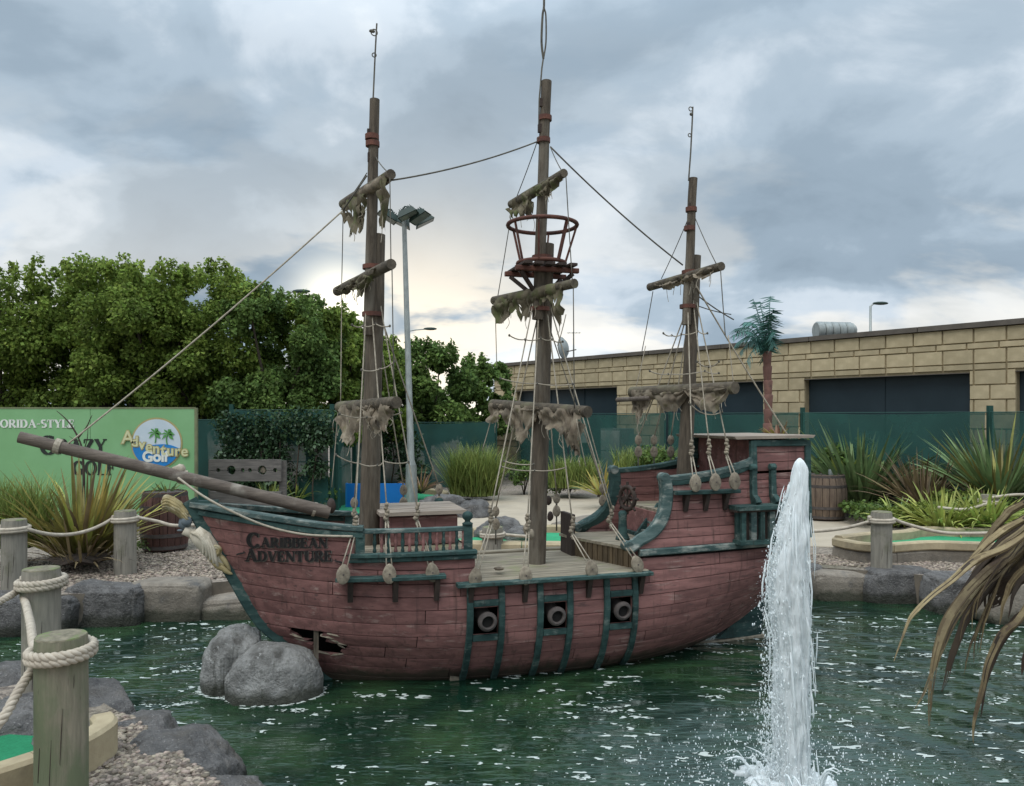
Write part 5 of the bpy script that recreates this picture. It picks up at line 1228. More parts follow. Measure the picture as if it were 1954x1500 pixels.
# ratlines: sagging cords tied between the shrouds
def rat(pts, y0=-.2, r=.0045):
    q = [S(px, py, y0 - .1 * (i == 0 or i == len(pts) - 1)) for i, (px, py) in enumerate(pts)]
    path = []
    for a_, b_ in zip(q, q[1:]): path += sag(a_, b_, .012, 5)[:-1]
    rope('ratline', path + [q[-1]], r, 'rope')
    for c in q: m = MB(); m.blob(c, (.009, .009, .011), 1, .2); m.build('knot', MT['rope_dark'], SHIP)
rat([(641, 868), (684, 884), (720, 888), (732, 880), (780, 882)]); rat([(672, 620), (692, 622), (717, 618), (744, 622)], -.12); rat([(690, 706), (725, 704), (752, 690)], -.15); rat([(648, 790), (700, 796), (766, 788)], -.2, .004)
rat([(956, 890), (1020, 898), (1080, 892)]); rat([(972, 640), (1002, 648), (1032, 645), (1054, 648), (1074, 652)], -.12); rat([(955, 722), (1025, 732), (1093, 733)], -.15); rat([(962, 880), (1018, 886)], -.25)
rat([(1266, 636), (1282, 640), (1300, 638), (1332, 632), (1350, 636)], -.12); rat([(1240, 708), (1275, 714), (1345, 708), (1372, 712)], -.15); rat([(1318, 772), (1346, 790), (1378, 786)], -.3); rat([(1330, 690), (1352, 700), (1372, 690)], -.2)
# lifts and braces from the yard ends
for a_, b_ in (((655, 392, 5.7), (652, 545, 5.85)), ((652, 560, 5.88), (650, 770, 5.75)), ((744, 340, 5.0), (746, 500, 4.86)), ((748, 512, 4.85), (752, 762, 4.97)), ((645, 785, 5.75), (633, 930, 5.75)), ((717, 300, 5.3), (742, 330, 5.02)), ((700, 330, 5.3), (660, 386, 5.68)),
               ((1028, 262, 5.65), (985, 378, 6.08)), ((1050, 280, 5.65), (1072, 326, 5.36)), ((1080, 338, 5.34), (1092, 535, 5.32)), ((977, 398, 6.1), (950, 565, 6.14)), ((945, 585, 6.15), (948, 700, 6.2)), ((1094, 550, 5.3), (1096, 780, 5.22)), ((942, 780, 6.2), (920, 860, 6.2)),
               ((1312, 420, 6.05), (1262, 532, 6.5)), ((1326, 415, 6.05), (1366, 502, 5.66)), ((1375, 516, 5.63), (1384, 640, 5.62)), ((1246, 556, 6.52), (1225, 670, 6.55)), ((1390, 640, 5.62), (1400, 735, 5.6)), ((1210, 756, 6.55), (1222, 860, 6.5)), ((1232, 660, 6.5), (1212, 745, 6.5)), ((1100, 800, 5.2), (1118, 890, 5.3)),
               ((1118, 790, 5.2), (1170, 975, 5.35)), ((1064, 660, 5.5), (1080, 600, 5.4))):
    rope('brace', sag(SP(*a_), SP(*b_), .01, 6), .0036, 'rope_dark' if a_[1] < 560 else 'rope')
# stays
rope('stay', sag(SP(748, 344, 5.02), SP(1026, 270, 5.68), .03, 14), .0058, 'rope_dark'); rope('stay', sag(SP(1050, 280, 5.68), SP(1303, 506, 6.0), .03, 14), .0058, 'rope_dark')
rope('stay', [SP(700, 335, 5.3), SP(654, 402, 5.3)], .006, 'rope_dark'); rope('stay', sag(SP(654, 402, 5.3), SP(118, 856, 4.80), .03, 20), .0058, 'rope')
rope('stay', sag(SP(1328, 545, 6.05), SP(1508, 838, 6.2), .02, 12), .006, 'rope'); rope('stay', sag(SP(1326, 560, 6.05), SP(1400, 610, 6.3), .01, 6), .005, 'rope_dark'); rope('stay', sag(SP(1322, 580, 6.05), SP(1395, 600, 6.3), .01, 6), .004, 'rope_dark')
rope('bow_line', bez([SP(340, 912, 4.9), SP(385, 945, 4.84), SP(440, 975, 4.83), (hit(510, 1001) + Vector((-.01, -.05, 0))), (hit(585, 1018) + Vector((-.01, -.045, 0))), (hit(672, 1022) + Vector((0, -.04, 0)))], 6), .0075, 'rope')
# loose blocks hanging on the starboard fore and main shrouds
for px, py, y in ((1047, 955, .35), (1050, 985, .38), (632, 960, .3), (1005, 1010, -.35), (1013, 1020, -.35)):
    p = S(px, py, y); m = MB(); m.blob(p, (.026, .018, .04), 2, .15, 2., px); m.build('block', MT['deadeye'] if y < 0 else MT['darkwood'], SHIP, True)
p = S(952, 1085, -.3); m = MB(); m.blob(p, (.035, .03, .012), 2, .4, 3., 2.); m.build('rag', MT['sail'], SHIP, True)
# ---------------------------------------------------------------- vegetation
def leaf_cloud(centres, radii, n, size, rng, squash=.8):
    """numpy leaves: each a bent pair of quads; centres/radii are clumps. returns verts, quads"""
    c = np.array(centres); r_ = np.array(radii); w = r_[:, 0] * r_[:, 1] * r_[:, 2]; w = w ** .75; w = w / w.sum()
    k = rng.choice(len(c), n, p=w)
    d = rng.normal(size=(n, 3)); d /= np.linalg.norm(d, axis=1)[:, None]
    rad = rng.uniform(.12, 1, n) ** .42
    p = c[k] + d * rad[:, None] * r_[k] + rng.normal(size=(n, 3)) * .02
    # leaf axis hangs outwards and down, normal mostly up/out
    ax = d * .6 + rng.normal(size=(n, 3)) * .55; ax[:, 2] -= .35; ax /= np.linalg.norm(ax, axis=1)[:, None]
    nm = d * .5 + rng.normal(size=(n, 3)) * .5; nm[:, 2] += .7
    sd = np.cross(ax, nm); sd /= np.linalg.norm(sd, axis=1)[:, None] + 1e-9
    nn = np.cross(sd, ax)
    s = size * rng.uniform(.55, 1.35, n)[:, None]
    v = np.stack([p - ax * s * .5, p + sd * s * .38 + nn * s * .10, p + ax * s * .55 - nn * s * .06, p - sd * s * .38 + nn * s * .10], 1)
    return v.reshape(-1, 3), np.arange(n * 4).reshape(-1, 4)
def tree(name, label, px, Y, hw, top, bot, n, leaf, mat, seed, cat='tree', group='trees behind the fence', shoots=22, depth=1.2):
    """crown of overlapping clumps between photograph heights top and bot, hw = half width in pixels"""
    rng = np.random.default_rng(seed); rg = random.Random(seed); w = hw / F * Y
    zt, zb = P(0, top, Y).z, P(0, bot, Y).z; h = zt - zb; x0 = P(px, 0, Y).x
    t = thing(name, label, cat, (x0, Y, GZ0), 0, group); z0 = GZ0
    cs, rr = [], []
    for i in range(44):
        a = rg.uniform(-1, 1); u = rg.uniform(0, 1); prof = math.sqrt(max(.05, 1 - abs(a) ** 4)) 
        zz = zb + h * (.08 + .78 * u * prof); q = rg.uniform(.14, .27) * min(w, h)
        cs.append((a * w * .85, rg.uniform(-1, 1) * depth * .6 * prof, zz - z0)); rr.append((q * 1.15, q, q * .95))
    for i in range(shoots):                                     # shoots that break the outline
        a = rg.uniform(-.95, .95); prof = math.sqrt(max(.05, 1 - abs(a) ** 4)); q = rg.uniform(.05, .10)
        for s in range(3):
            cs.append((a * w * .9 + s * rg.uniform(-.05, .05), rg.uniform(-.5, .5) * depth, zb + h * (.80 * prof + .08) + s * q * 1.3 - z0)); rr.append((q, q, q * 1.4))
    v, f_ = leaf_cloud(cs, rr, n, leaf, rng)
    np_mesh('crown', v, f_, MT[mat], t)
    m = MB(); m.tube([(0, 0, -.1), (.03, 0, .5), (-.02, .05, (zb - z0) * .9 + h * .2)], [.10, .085, .06], 10)
    trk = m.build('trunk', MT['bark'], t, True)
    for i in range(9):
        c = Vector(cs[rg.randrange(30)]); b0 = Vector((rg.uniform(-.04, .04), 0, max(.3, zb - z0 - .3) + rg.uniform(0, .5)))
        m = MB(); mid = b0.lerp(c, .5) + Vector((rg.uniform(-.1, .1), rg.uniform(-.1, .1), .12)); m.tube(bez([b0, mid, c], 5), [.04 - .0032 * k for k in range(11)], 6); m.build('branch', MT['bark'], trk, True)
    return t
tree('hedge_tree', 'leafy tree at the left edge above the golf sign', 0, 12.6, 165, 505, 800, 38000, .062, 'leaf', 1)
tree('hedge_tree', 'leafy tree just outside the left edge of the photo', -230, 12.7, 150, 515, 810, 20000, .075, 'leaf', 19)
tree('hedge_tree', 'tallest leafy tree above the middle of the golf sign', 190, 12.9, 165, 488, 800, 40000, .062, 'leaf', 2)
tree('hedge_tree', 'leafy tree with loose top shoots, above the sign\'s logo', 385, 12.8, 155, 502, 800, 38000, .062, 'leaf', 3)
tree('hedge_tree', 'dense green tree filling the dip above the sign\'s middle', 290, 12.4, 130, 512, 810, 30000, .062, 'leaf', 18)
tree('hedge_tree', 'darker tree hanging over the fence left of the fore mast', 530, 12.7, 125, 555, 835, 30000, .062, 'leaf_dark', 4)
tree('hedge_tree', 'low tree directly behind the fore mast', 640, 14.2, 90, 598, 860, 17000, .078, 'leaf', 5)
tree('hedge_tree', 'shadowy understorey tree behind the right end of the sign', 290, 13.6, 190, 600, 850, 22000, .078, 'leaf_dark', 6, shoots=4)
tree('hedge_tree', 'broad light green tree filling the slope above the ivy fence', 590, 13.4, 120, 570, 850, 24000, .075, 'leaf', 16)
tree('hedge_tree', 'low bright tree between the fore mast and the lamp post', 700, 15.4, 80, 640, 850, 14000, .08, 'leaf', 17)
tree('hedge_tree', 'rounded dark tree right of the lamp post', 815, 17.6, 110, 655, 850, 17000, .10, 'leaf_dark', 7)
tree('hedge_tree', 'small tree against the left end of the stone building', 915, 18.6, 70, 690, 850, 9000, .10, 'leaf_dark', 8)
tree('hedge_tree', 'dark tree filling the gap left of the lamp post', 725, 17.0, 70, 690, 850, 9000, .10, 'leaf_dark', 9)

def leaf_patch(name, boxes, n, size, mat, parent, seed, kind='stuff'):
    rng = np.random.default_rng(seed); v, f_ = leaf_cloud([b[0] for b in boxes], [b[1] for b in boxes], n, size, rng)
    o = np_mesh(name, v, f_, MT[mat], parent); 
    if kind: o['kind'] = kind
    return o
# ivy on the fence behind the stocks
t = thing('ivy', 'dark ivy climbing over the green fence behind the stocks', 'ivy', (-3.6, 11.7, GZ0))
rg = random.Random(4); leaf_patch('ivy_leaves', [((rg.uniform(-.7, .8), rg.uniform(-.06, .05), rg.uniform(.05, 1.45)), (rg.uniform(.15, .3), .08, rg.uniform(.15, .3))) for _ in range(40)], 11000, .055, 'ivy', t, 44)
m = MB()
for i in range(5): m.tube(bez([(-.5 + i*.28, 0, 0), (-.4 + i*.25, -.03, .5), (-.5 + i*.3, 0, 1.2)], 5), .012, 5)
m.build('ivy_stems', MT['bark'], t)
t = thing('ivy', 'dark climber hanging over the far fence beside the lamp post', 'ivy', (-2.45, 15.5, GZ0))
leaf_patch('ivy_leaves', [((rg.uniform(-.45, .6), -.05, rg.uniform(.2, 1.7)), (.25, .12, .28)) for _ in range(16)], 2600, .075, 'ivy', t, 45)
m = MB(); m.tube(bez([(0, 0, 0), (.1, -.05, .7), (-.1, 0, 1.5)], 5), .014, 5); m.build('ivy_stems', MT['bark'], t)

def bush(label, px, py, Y, w, h, n, leaf, mat, seed, group='low shrubs'):
    b = P(px, py, Y); t = thing('shrub', label, 'shrub', (b.x, Y, GZ0), 0, group); rg = random.Random(seed); z = b.z - GZ0
    leaf_patch('foliage', [((rg.uniform(-1, 1) * w * .75, rg.uniform(-.25, .25), z + h * rg.uniform(.1, .8)), (w * .35, .22, h * .3)) for _ in range(12)], n, leaf, mat, t, seed)
    m = MB()
    for i in range(4): m.tube([(0, 0, 0), (rg.uniform(-.5, .5) * w, 0, z + h * .5)], .012, 5)
    m.build('stems', MT['bark'], t)
bush('dark green shrub under the fence between fore and main mast', 1000, 925, 14.9, .30, .45, 1100, .06, 'bush', 51)
bush('green shrub right of the main mast by the fence', 1085, 935, 14.6, .45, .55, 2000, .06, 'bush', 52)
bush('dark shrub at the foot of the ivy fence', 610, 950, 12.2, .35, .35, 1100, .06, 'bush', 53)
bush('lime green ground shrub right of the brown barrel', 1665, 985, 10.6, .32, .20, 1300, .05, 'bush', 54)
bush('green ground cover in front of the yellow striped plant', 1760, 1000, 9.6, .55, .28, 2600, .05, 'bush_lime', 55)
bush('dark green shrub low at the right edge', 1920, 1000, 9.4, .5, .32, 2000, .05, 'bush', 56)
bush('small mossy clump beside the red barrel', 283, 1042, 8.6, .12, .08, 500, .03, 'bush', 57)
bush('leafy green shrub behind the brown barrel', 1600, 930, 12.2, .5, .75, 3600, .07, 'bush', 61)
bush('green shrub between the two big flaxes on the right', 1790, 950, 11.2, .5, .5, 2600, .06, 'bush', 62)
bush('lime shrub under the tall flax at the right edge', 1850, 985, 9.8, .45, .3, 2200, .05, 'bush_lime', 63)
bush('dark shrub at the stone building\'s foot behind the ship', 1240, 905, 13.6, .5, .5, 1500, .06, 'bush', 58)

def strap_plant(name, label, px, py, Y, n, L_, w, spread, mat, seed, cat='plant', group='sword-leaved plants', droop=.5, base_r=.08, lo=.6, kind='leaf', zbase=None, mats=None, tilt=.15):
    """clump of sword leaves; every leaf its own folded blade"""
    b = P(px, py, Y) if zbase is None else Vector((P(px, 0, Y).x, Y, zbase)); rg = random.Random(seed)
    t = thing(name, label, cat, b, 0, group)
    for i in range(n):
        a = rg.uniform(0, 2*PI); el = math.acos(max(0, min(1, 1 - (rg.random() ** 1.1) * spread))); ln = L_ * rg.uniform(lo, 1.1); ww = w * rg.uniform(.7, 1.2)
        d = Vector((math.cos(a) * math.sin(el + tilt * .3), math.sin(a) * math.sin(el + tilt * .3), math.cos(el))); p = Vector((math.cos(a) * base_r * rg.random(), math.sin(a) * base_r * rg.random(), -.01)); K = 6
        sd = Vector((-math.sin(a), math.cos(a), 0)); tw = rg.uniform(-.7, .7); vs_ = []; dr = droop * rg.uniform(.3, 1.5)
        for k in range(K + 1):
            s = k / K; wd = ww * (.55 + .6 * s if s < .4 else .79) * (1 - max(0, (s - .45) / .55) ** 1.6) / 2 + .0008
            sdk = (sd * math.cos(tw) + d.cross(sd) * math.sin(tw)).normalized(); nn = d.cross(sdk).normalized()
            vs_ += [p - sdk * wd + nn * wd * .35, p, p + sdk * wd + nn * wd * .35]
            p = p + d * (ln / K); d = (d + Vector((0, 0, -1)) * dr * (s ** 1.3) * .55 * math.sin(max(.25, el + .2))).normalized()
        m = MB(); m.add(vs_, [(k*3+q, k*3+q+1, k*3+q+4, k*3+q+3) for k in range(K) for q in (0, 1)])
        mt = mat if not mats or rg.random() > .35 else rg.choice(mats)
        m.build(kind, MT[mt], t, True)
    m = MB(); m.blob((0, 0, 0), (base_r * 1.2, base_r * 1.2, .05), 1, .2); m.build('crown_base', MT['soil'], t)
    return t
strap_plant('flax_plant', 'olive and bronze sword-leaved flax behind the left rope fence', 158, 1062, 7.8, 230, 1.05, .048, .46, 'flax_olive', 1, droop=.75, base_r=.24, lo=.45, mats=['flax_gold', 'flax_gold', 'flax_bronze', 'flax_yellow'])
strap_plant('flax_plant', 'dry fallen straw-coloured leaves round the foot of the olive flax', 158, 1066, 7.5, 60, .55, .03, 1.0, 'dry_leaf', 31, droop=.5, base_r=.25, mats=['flax_bronze'])
strap_plant('flax_plant', 'young flax growing out of the red barrel', 318, 945, 8.9, 22, .26, .03, .5, 'flax_green', 2, mats=['flax_yellow'])
strap_plant('flax_plant', 'lime green flax between the stocks and the bow', 515, 962, 11.4, 60, .48, .035, .75, 'flax_yellow', 3, droop=.8, mats=['flax_green'])
strap_plant('flax_plant', 'lime green flax behind the bowsprit\'s foot', 565, 955, 11.8, 50, .45, .035, .75, 'flax_yellow', 4, droop=.8, mats=['flax_green'])
strap_plant('flax_plant', 'pink and cream flax beside the lamp post', 803, 937, 13.6, 70, .48, .035, .7, 'flax_pink', 5, droop=.55, mats=['flax_gold', 'flax_gold', 'flax_bronze'])
strap_plant('flax_plant', 'golden striped flax behind the ship\'s wheel', 1150, 945, 12.6, 60, .58, .04, .7, 'flax_gold', 6, droop=.6, mats=['flax_yellow', 'flax_green'])
strap_plant('flax_plant', 'small golden flax right of the one behind the ship\'s wheel', 1185, 925, 13.2, 40, .42, .035, .7, 'flax_yellow', 7, droop=.6, mats=['flax_gold'])
strap_plant('flax_plant', 'large dark green flax above the brown barrel', 1640, 965, 11.6, 170, 1.35, .085, .42, 'flax_green', 8, droop=.4, base_r=.2, mats=['flax_green'])
strap_plant('flax_plant', 'leafy dark green flax hanging beside the brown barrel', 1665, 955, 12.0, 150, .85, .09, .8, 'flax_green', 9, droop=.9, base_r=.2)
strap_plant('flax_plant', 'brown bronze flax between the two big green ones', 1760, 965, 10.6, 170, .85, .032, .65, 'flax_bronze', 10, droop=.5, base_r=.2)
strap_plant('flax_plant', 'tall blue-green flax at the right edge', 1905, 955, 10.1, 170, 1.15, .055, .48, 'flax_green', 11, droop=.35, base_r=.18, mats=['flax_olive'])
strap_plant('flax_plant', 'yellow striped spider-leaved plant behind the right rope', 1800, 1008, 9.2, 170, .60, .040, .85, 'flax_yellow', 12, droop=1.1, base_r=.22)
strap_plant('flax_plant', 'yellow-green arching plant left of the striped one', 1715, 1000, 9.9, 60, .42, .03, .85, 'flax_yellow', 13, droop=1.1, base_r=.15, mats=['flax_green'])
strap_plant('flax_plant', 'second yellow striped plant, nearer the right edge', 1885, 1000, 9.0, 120, .52, .042, .85, 'flax_yellow', 22, droop=1.1, base_r=.2)
strap_plant('flax_plant', 'broad-leaved bright green clump behind the barrel', 1610, 930, 11.9, 110, .62, .11, .8, 'flax_green', 23, droop=1.0, base_r=.22, mats=['flax_yellow'])
strap_plant('flax_plant', 'withered brown leaves under the right-hand flax', 1890, 985, 9.5, 40, .55, .03, .95, 'flax_bronze', 14, droop=.6, base_r=.2)
strap_plant('flax_plant', 'small red and gold plant on the cabin\'s far side', 1485, 835, 10.5, 26, .28, .04, .9, 'flax_pink', 15, droop=.8, mats=['flax_gold'])

def grass(label, px, py, Y, n, L_, spread, mat, seed, base_r=.25, wd=.006, droop=.6):
    b = P(px, py, Y); t = thing('ornamental_grass', label, 'grass', b, 0, 'tufts of tall grass'); rg = np.random.default_rng(seed); V = []; Fc = []
    for i in range(n):
        a = rg.uniform(0, 2*PI); el = abs(rg.normal()) * spread; ln = L_ * rg.uniform(.5, 1.1); q = base_r * math.sqrt(rg.random()); ab = rg.uniform(0, 2*PI)
        p = np.array([math.cos(ab) * q, math.sin(ab) * q * .6, 0]); d = np.array([math.cos(a) * math.sin(el), math.sin(a) * math.sin(el), math.cos(el)]); sd = np.array([-math.sin(a), math.cos(a), 0]) * wd; K = 5; o = len(V)
        for k in range(K + 1):
            s = 1 - (k / K) ** 2 * .9; V += [p - sd * s, p + sd * s]; p = p + d * ln / K; d = d + np.array([math.cos(a) * .12, math.sin(a) * .12, -droop * .25 * k / K]); d /= np.linalg.norm(d)
        Fc += [(o + 2*k, o + 2*k + 1, o + 2*k + 3, o + 2*k + 2) for k in range(K)]
    o = np_mesh('blades', np.array(V), np.array(Fc), MT[mat], t); o['kind'] = 'stuff'
    m = MB(); m.blob((0, 0, 0), (base_r * .8, base_r * .5, .04), 1, .2); m.build('root', MT['soil'], t)
grass('tall green grass tuft at the left edge behind the rope fence', 30, 1040, 7.7, 1500, .72, .35, 'grass', 21, .32)
grass('tall light green grass between the fore and main masts', 905, 945, 13.9, 1800, .95, .32, 'grass', 22, .42, .009)
grass('green grass tuft right of the main mast', 1095, 930, 14.2, 900, .62, .3, 'grass', 23, .45, .009)
grass('long grass in front of the building fence behind the quarterdeck', 1235, 900, 13.8, 700, .5, .35, 'grass', 24, .6, .008)

# ---------------------------------------------------------------- fake palm behind the stern
def palm():
    Y = 10.8; b = P(1465, 830, Y); t = thing('artificial_palm', 'artificial palm with red ringed trunk and teal metal fronds', 'palm tree', (b.x, Y, GZ0)); z0 = GZ0
    top = P(1466, 672, Y); h = top.z - z0; n = 12; rg = random.Random(8)
    for i in range(n):
        za, zb = h * i / n, h * (i + 1) / n + .01; m = MB(); m.lathe([(.048, za), (.052, za + .02), (.064, zb - .015), (.055, zb)], (math.sin(i) * .008, 0, 0), 12); m.build('trunk_ring', MT['palm_trunk'], t, auto=40)
    tp = Vector((0, 0, h))
    for k, (px, py) in enumerate([(1398, 640), (1405, 655), (1412, 672), (1425, 690), (1402, 628), (1437, 570), (1450, 575), (1470, 565), (1475, 590), (1478, 640), (1455, 690), (1420, 615), (1440, 600), (1468, 600), (1477, 660)]):
        e = P(px, py, Y + rg.uniform(-.35, .35)); e = Vector((e.x - b.x, e.y - Y, e.z - z0)); mid = tp.lerp(e, .5) + Vector((0, 0, .16 if py > 600 else .05)); path = bez([tp, mid, e], 7); m = MB(); m.tube(path, [.011 - .0006 * q for q in range(len(path))], 5)
        fr = m.build('frond', MT['palm_frond'], t); m = MB()
        for j in range(2, len(path)):
            d = (path[j] - path[j-1]).normalized(); sd = d.cross(Vector((0, 0, 1))).normalized(); up = Vector((0, 0, 1))
            for q in range(2):
                p = path[j-1].lerp(path[j], q / 2)
                for s in (-1, 1):
                    ed = (sd * s * .75 + d * .6 - up * (.55 + rg.uniform(0, .4))).normalized(); le = rg.uniform(.08, .24) * (1 - .5 * abs(j / len(path) - .5)); wv = d * .009
                    if rg.random() < .2: continue
                    m.add([p - wv, p + wv, p + ed * le * .6 + wv * .8, p + ed * le, p + ed * le * .6 - wv * .8], [(0, 1, 2, 3, 4)])
        m.build('leaflets', MT['palm_frond'], fr)
    return t
palm()

# ---------------------------------------------------------------- lamp post, far street lamps
def lamp_post():
    Y = 12.35; b = PZ(786, 966, GZ0); b = Vector((P(786, 0, Y).x, Y, GZ0)); top = P(771, 415, Y); h = top.z - GZ0; dx = top.x - b.x
    t = thing('lamp_post', 'tall grey steel lamp post with four floodlights, behind the fore mast', 'lamp post', b)
    m = MB(); m.tube([(0, 0, -.1), (dx * .1, 0, 1.05 * .7)], [.105, .085], 14); m.build('base_section', MT['zinc'], t, auto=40)
    m = MB(); m.tube([(dx * .09, 0, .70), (dx * .12, 0, .82), (dx, 0, h)], [.085, .056, .036], 14); m.build('shaft', MT['zinc'], t, auto=40)
    m = MB(); m.tube([(dx - .34, 0, h + .02), (dx + .34, 0, h + .02)], .02, 8); m.tube([(dx, -.3, h + .02), (dx, .3, h + .02)], .02, 8); m.build('crossbar', MT['lamp_dark'], t)
    for (x, y, rz, tl) in ((-.24, -.14, 20, 28), (.26, -.12, -15, -30), (.10, -.28, -5, -24), (-.08, .26, 5, 24), (.30, .2, 10, -28)):
        hd = Matrix.Translation((dx + x, y, h - .02)) @ Matrix.Rotation(R(rz), 4, 'Z') @ Matrix.Rotation(R(tl), 4, 'Y')
        m = MB(); m.add([hd @ Vector(p) for p in ((-.16, -.13, -.03), (.16, -.13, -.03), (.16, .13, -.03), (-.16, .13, -.03), (-.11, -.09, .07), (.11, -.09, .07), (.11, .09, .07), (-.11, .09, .07))], [(0, 3, 2, 1), (4, 5, 6, 7), (0, 1, 5, 4), (1, 2, 6, 5), (2, 3, 7, 6), (3, 0, 4, 7)])
        f_ = m.build('floodlight', MT['lamp_dark'], t)
        m = MB(); m.add([hd @ Vector(p) for p in ((-.14, -.11, -.034), (.14, -.11, -.034), (.14, .11, -.034), (-.14, .11, -.034))], [(0, 3, 2, 1)]); m.build('lens', MT['glass'], f_)
        m = MB(); m.tube([hd @ Vector((-.12, 0, .06)), hd @ Vector((0, 0, .13)), hd @ Vector((.12, 0, .06))], .012, 6)
        for q in range(-3, 4): m.tube([hd @ Vector((q * .03, -.08, .07)), hd @ Vector((q * .03, -.08, .10)), hd @ Vector((q * .03, .08, .10)), hd @ Vector((q * .03, .08, .07))], .005, 4)
        m.build('cooling_fins', MT['lamp_dark'], f_)
    m = MB(); m.tube([(dx, 0, h), (dx, 0, h + .12)], .03, 10); m.build('cap', MT['lamp_dark'], t)
lamp_post()
def street_lamp(label, px, py, Y, arm, two=False):
    top = P(px, py, Y); t = thing('street_lamp', label, 'street lamp', (top.x, Y, GZ0), 0, 'far street lamps'); h = top.z - GZ0
    m = MB(); m.tube([(0, 0, -.1), (0, 0, h)], [.10, .06], 8); m.build('pole', MT['zinc'], t, True)
    for s in ((1, -1) if two else (1,)):
        e = Vector((arm * s, 0, h + .12)); m = MB(); m.tube([(0, 0, h - .02), e * .5 + Vector((0, 0, h * .5 + .02)), e], .04, 6); m.build('arm', MT['zinc'], t)
        m = MB(); m.blob(e + Vector((.3 * (1 if arm * s > 0 else -1), 0, .02)), (.42, .16, .09), 2, .05); m.build('lamp_head', MT['lamp_dark'], t, True)
street_lamp('far street lamp reaching out of the trees left of the fore mast', 512, 562, 34, 1.15)
street_lamp('far pale street lamp arm just right of the lamp post', 776, 632, 46, 1.1)
street_lamp('far street lamp standing above the building roof on the right', 1661, 584, 40, .22)

# ---------------------------------------------------------------- blue board, stocks, barrels
t = thing('blue_board', 'flat blue board standing beside the far putting green', 'board', (P(660, 0, 12.6).x, 12.6, GZ0))
w = 112 / F * 12.6; zb, zt = P(0, 974, 12.6).z - GZ0, P(0, 923, 12.6).z - GZ0
m = MB(); m.box((0, 0, zb), (w, .05, zt)); m.build('panel', MT['blue'], t); m = MB(); m.box((-.006, -.006, zb), (.02, .056, zt + .006)); m.build('edge_strip', MT['print_blue'], t)
for q in (.08, w - .12): m = MB(); m.box((q, .05, -.1), (q + .05, .1, zt - .04)); m.build('leg', MT['post_far'], t)

def stocks():
    Y = 10.9; x0, x1 = P(400, 0, Y).x, P(537, 0, Y).x; t = thing('stocks', 'grey wooden pillory stocks with round holes behind the bowsprit', 'stocks', (x0, Y, GZ0)); w = x1 - x0
    zt, zm, zb = (P(0, q, Y).z - GZ0 for q in (877, 897, 918))
    for z0, z1, lo in ((zm + .003, zt, True), (zb, zm - .003, False)):
        # board whose edge is notched by half holes
        hs = [(w * .13, .028), (w * .31, .062), (w * .47, .026), (w * .57, .026), (w * .74, .062), (w * .92, .028)]; e = z0 if lo else z1; sg = 1 if lo else -1
        line = [(0, e)]
        for c, r_ in hs: line += [(c - r_ * math.cos(PI * i / 10), e + sg * r_ * math.sin(PI * i / 10)) for i in range(11)]
        line += [(w, e)]; oth = z1 if lo else z0; n = len(line); vs_ = []
        for yy in (-.03, .03): vs_ += [(x, yy, z) for x, z in line] + [(x, yy, oth) for x, z in line]
        fs = []
        for i in range(n - 1):
            fs += [(i, i+1, n+i+1, n+i), (2*n+i, 3*n+i, 3*n+i+1, 2*n+i+1), (i, 2*n+i, 2*n+i+1, i+1), (n+i, n+i+1, 3*n+i+1, 3*n+i)]
        fs += [(0, n, 3*n, 2*n), (n-1, 3*n-1, 4*n-1, 2*n-1)]
        m = MB(); m.add(vs_, fs); m.build('board', MT['stocks'], t)
    for q in (-.03, w - .04): m = MB(); m.box((q, .031, -.1), (q + .09, .10, zt - .02)); m.build('post', MT['stocks'], t)
    for i in range(3):
        za = P(0, 962 - i * 12, Y).z - GZ0; m = MB(); m.box((.02, -.05, za - .09), (w, .03, za)); m.build('lower_board', MT['stocks'], t)
    m = MB(); m.blob((w * .74, .015, zm), (.04, .015, .045), 2, .3, 3, 2.); m.build('hole_cover', MT['deadeye'], t)
stocks()
def barrel(label, px, py, Y, r_, h, mat, seed):
    b = P(px, py, Y); t = thing('barrel', label, 'barrel', (b.x, Y, b.z), seed, 'wooden barrel planters'); n = 20
    pr = curve([0, .25, .5, .75, 1], [.86, .965, 1, .965, .86])
    for i in range(n):
        a0, a1 = 2*PI*(i + .03)/n, 2*PI*(i + .97)/n; m = MB(); vs_ = []
        for k in range(9):
            s = k / 8; q = r_ * pr(s)
            for a, e in ((a0, .985), (a0 + .05, 1), (a1 - .05, 1), (a1, .985)): vs_.append((math.cos(a) * q * e, math.sin(a) * q * e, h * s))
        fs = [(k*4+q, k*4+q+1, k*4+q+5, k*4+q+4) for k in range(8) for q in range(3)]; m.add(vs_, fs); m.build('stave', MT[mat], t, auto=40)
    for s in (.05, .26, .74, .95):
        q = r_ * pr(s) + .004; m = MB(); m.lathe([(q * .97, h*s - .02), (q, h*s - .02), (q, h*s + .02), (q * .97, h*s + .02)], (0, 0, 0), 28); m.build('hoop', MT['hoop'], t, auto=40)
    m = MB(); m.lathe([(r_ * .84, h * .93), (r_ * .5, h * .95), (.01, h * .96)], (0, 0, 0), 20); m.build('soil', MT['soil'], t)
    m = MB(); m.lathe([(r_ * .8, 0), (r_ * .84, h * .5), (r_ * .82, h * .93)], (0, 0, 0), 20); m.build('inner_wall', MT['black'], t)
barrel('dark red barrel planter behind the ship\'s figurehead', 315, 1046, 8.7, .265, .64, 'barrel', .2)
barrel('brown wooden barrel on the path right of the fountain', 1572, 988, 11.3, .32, .64, 'barrel_brown', .5)
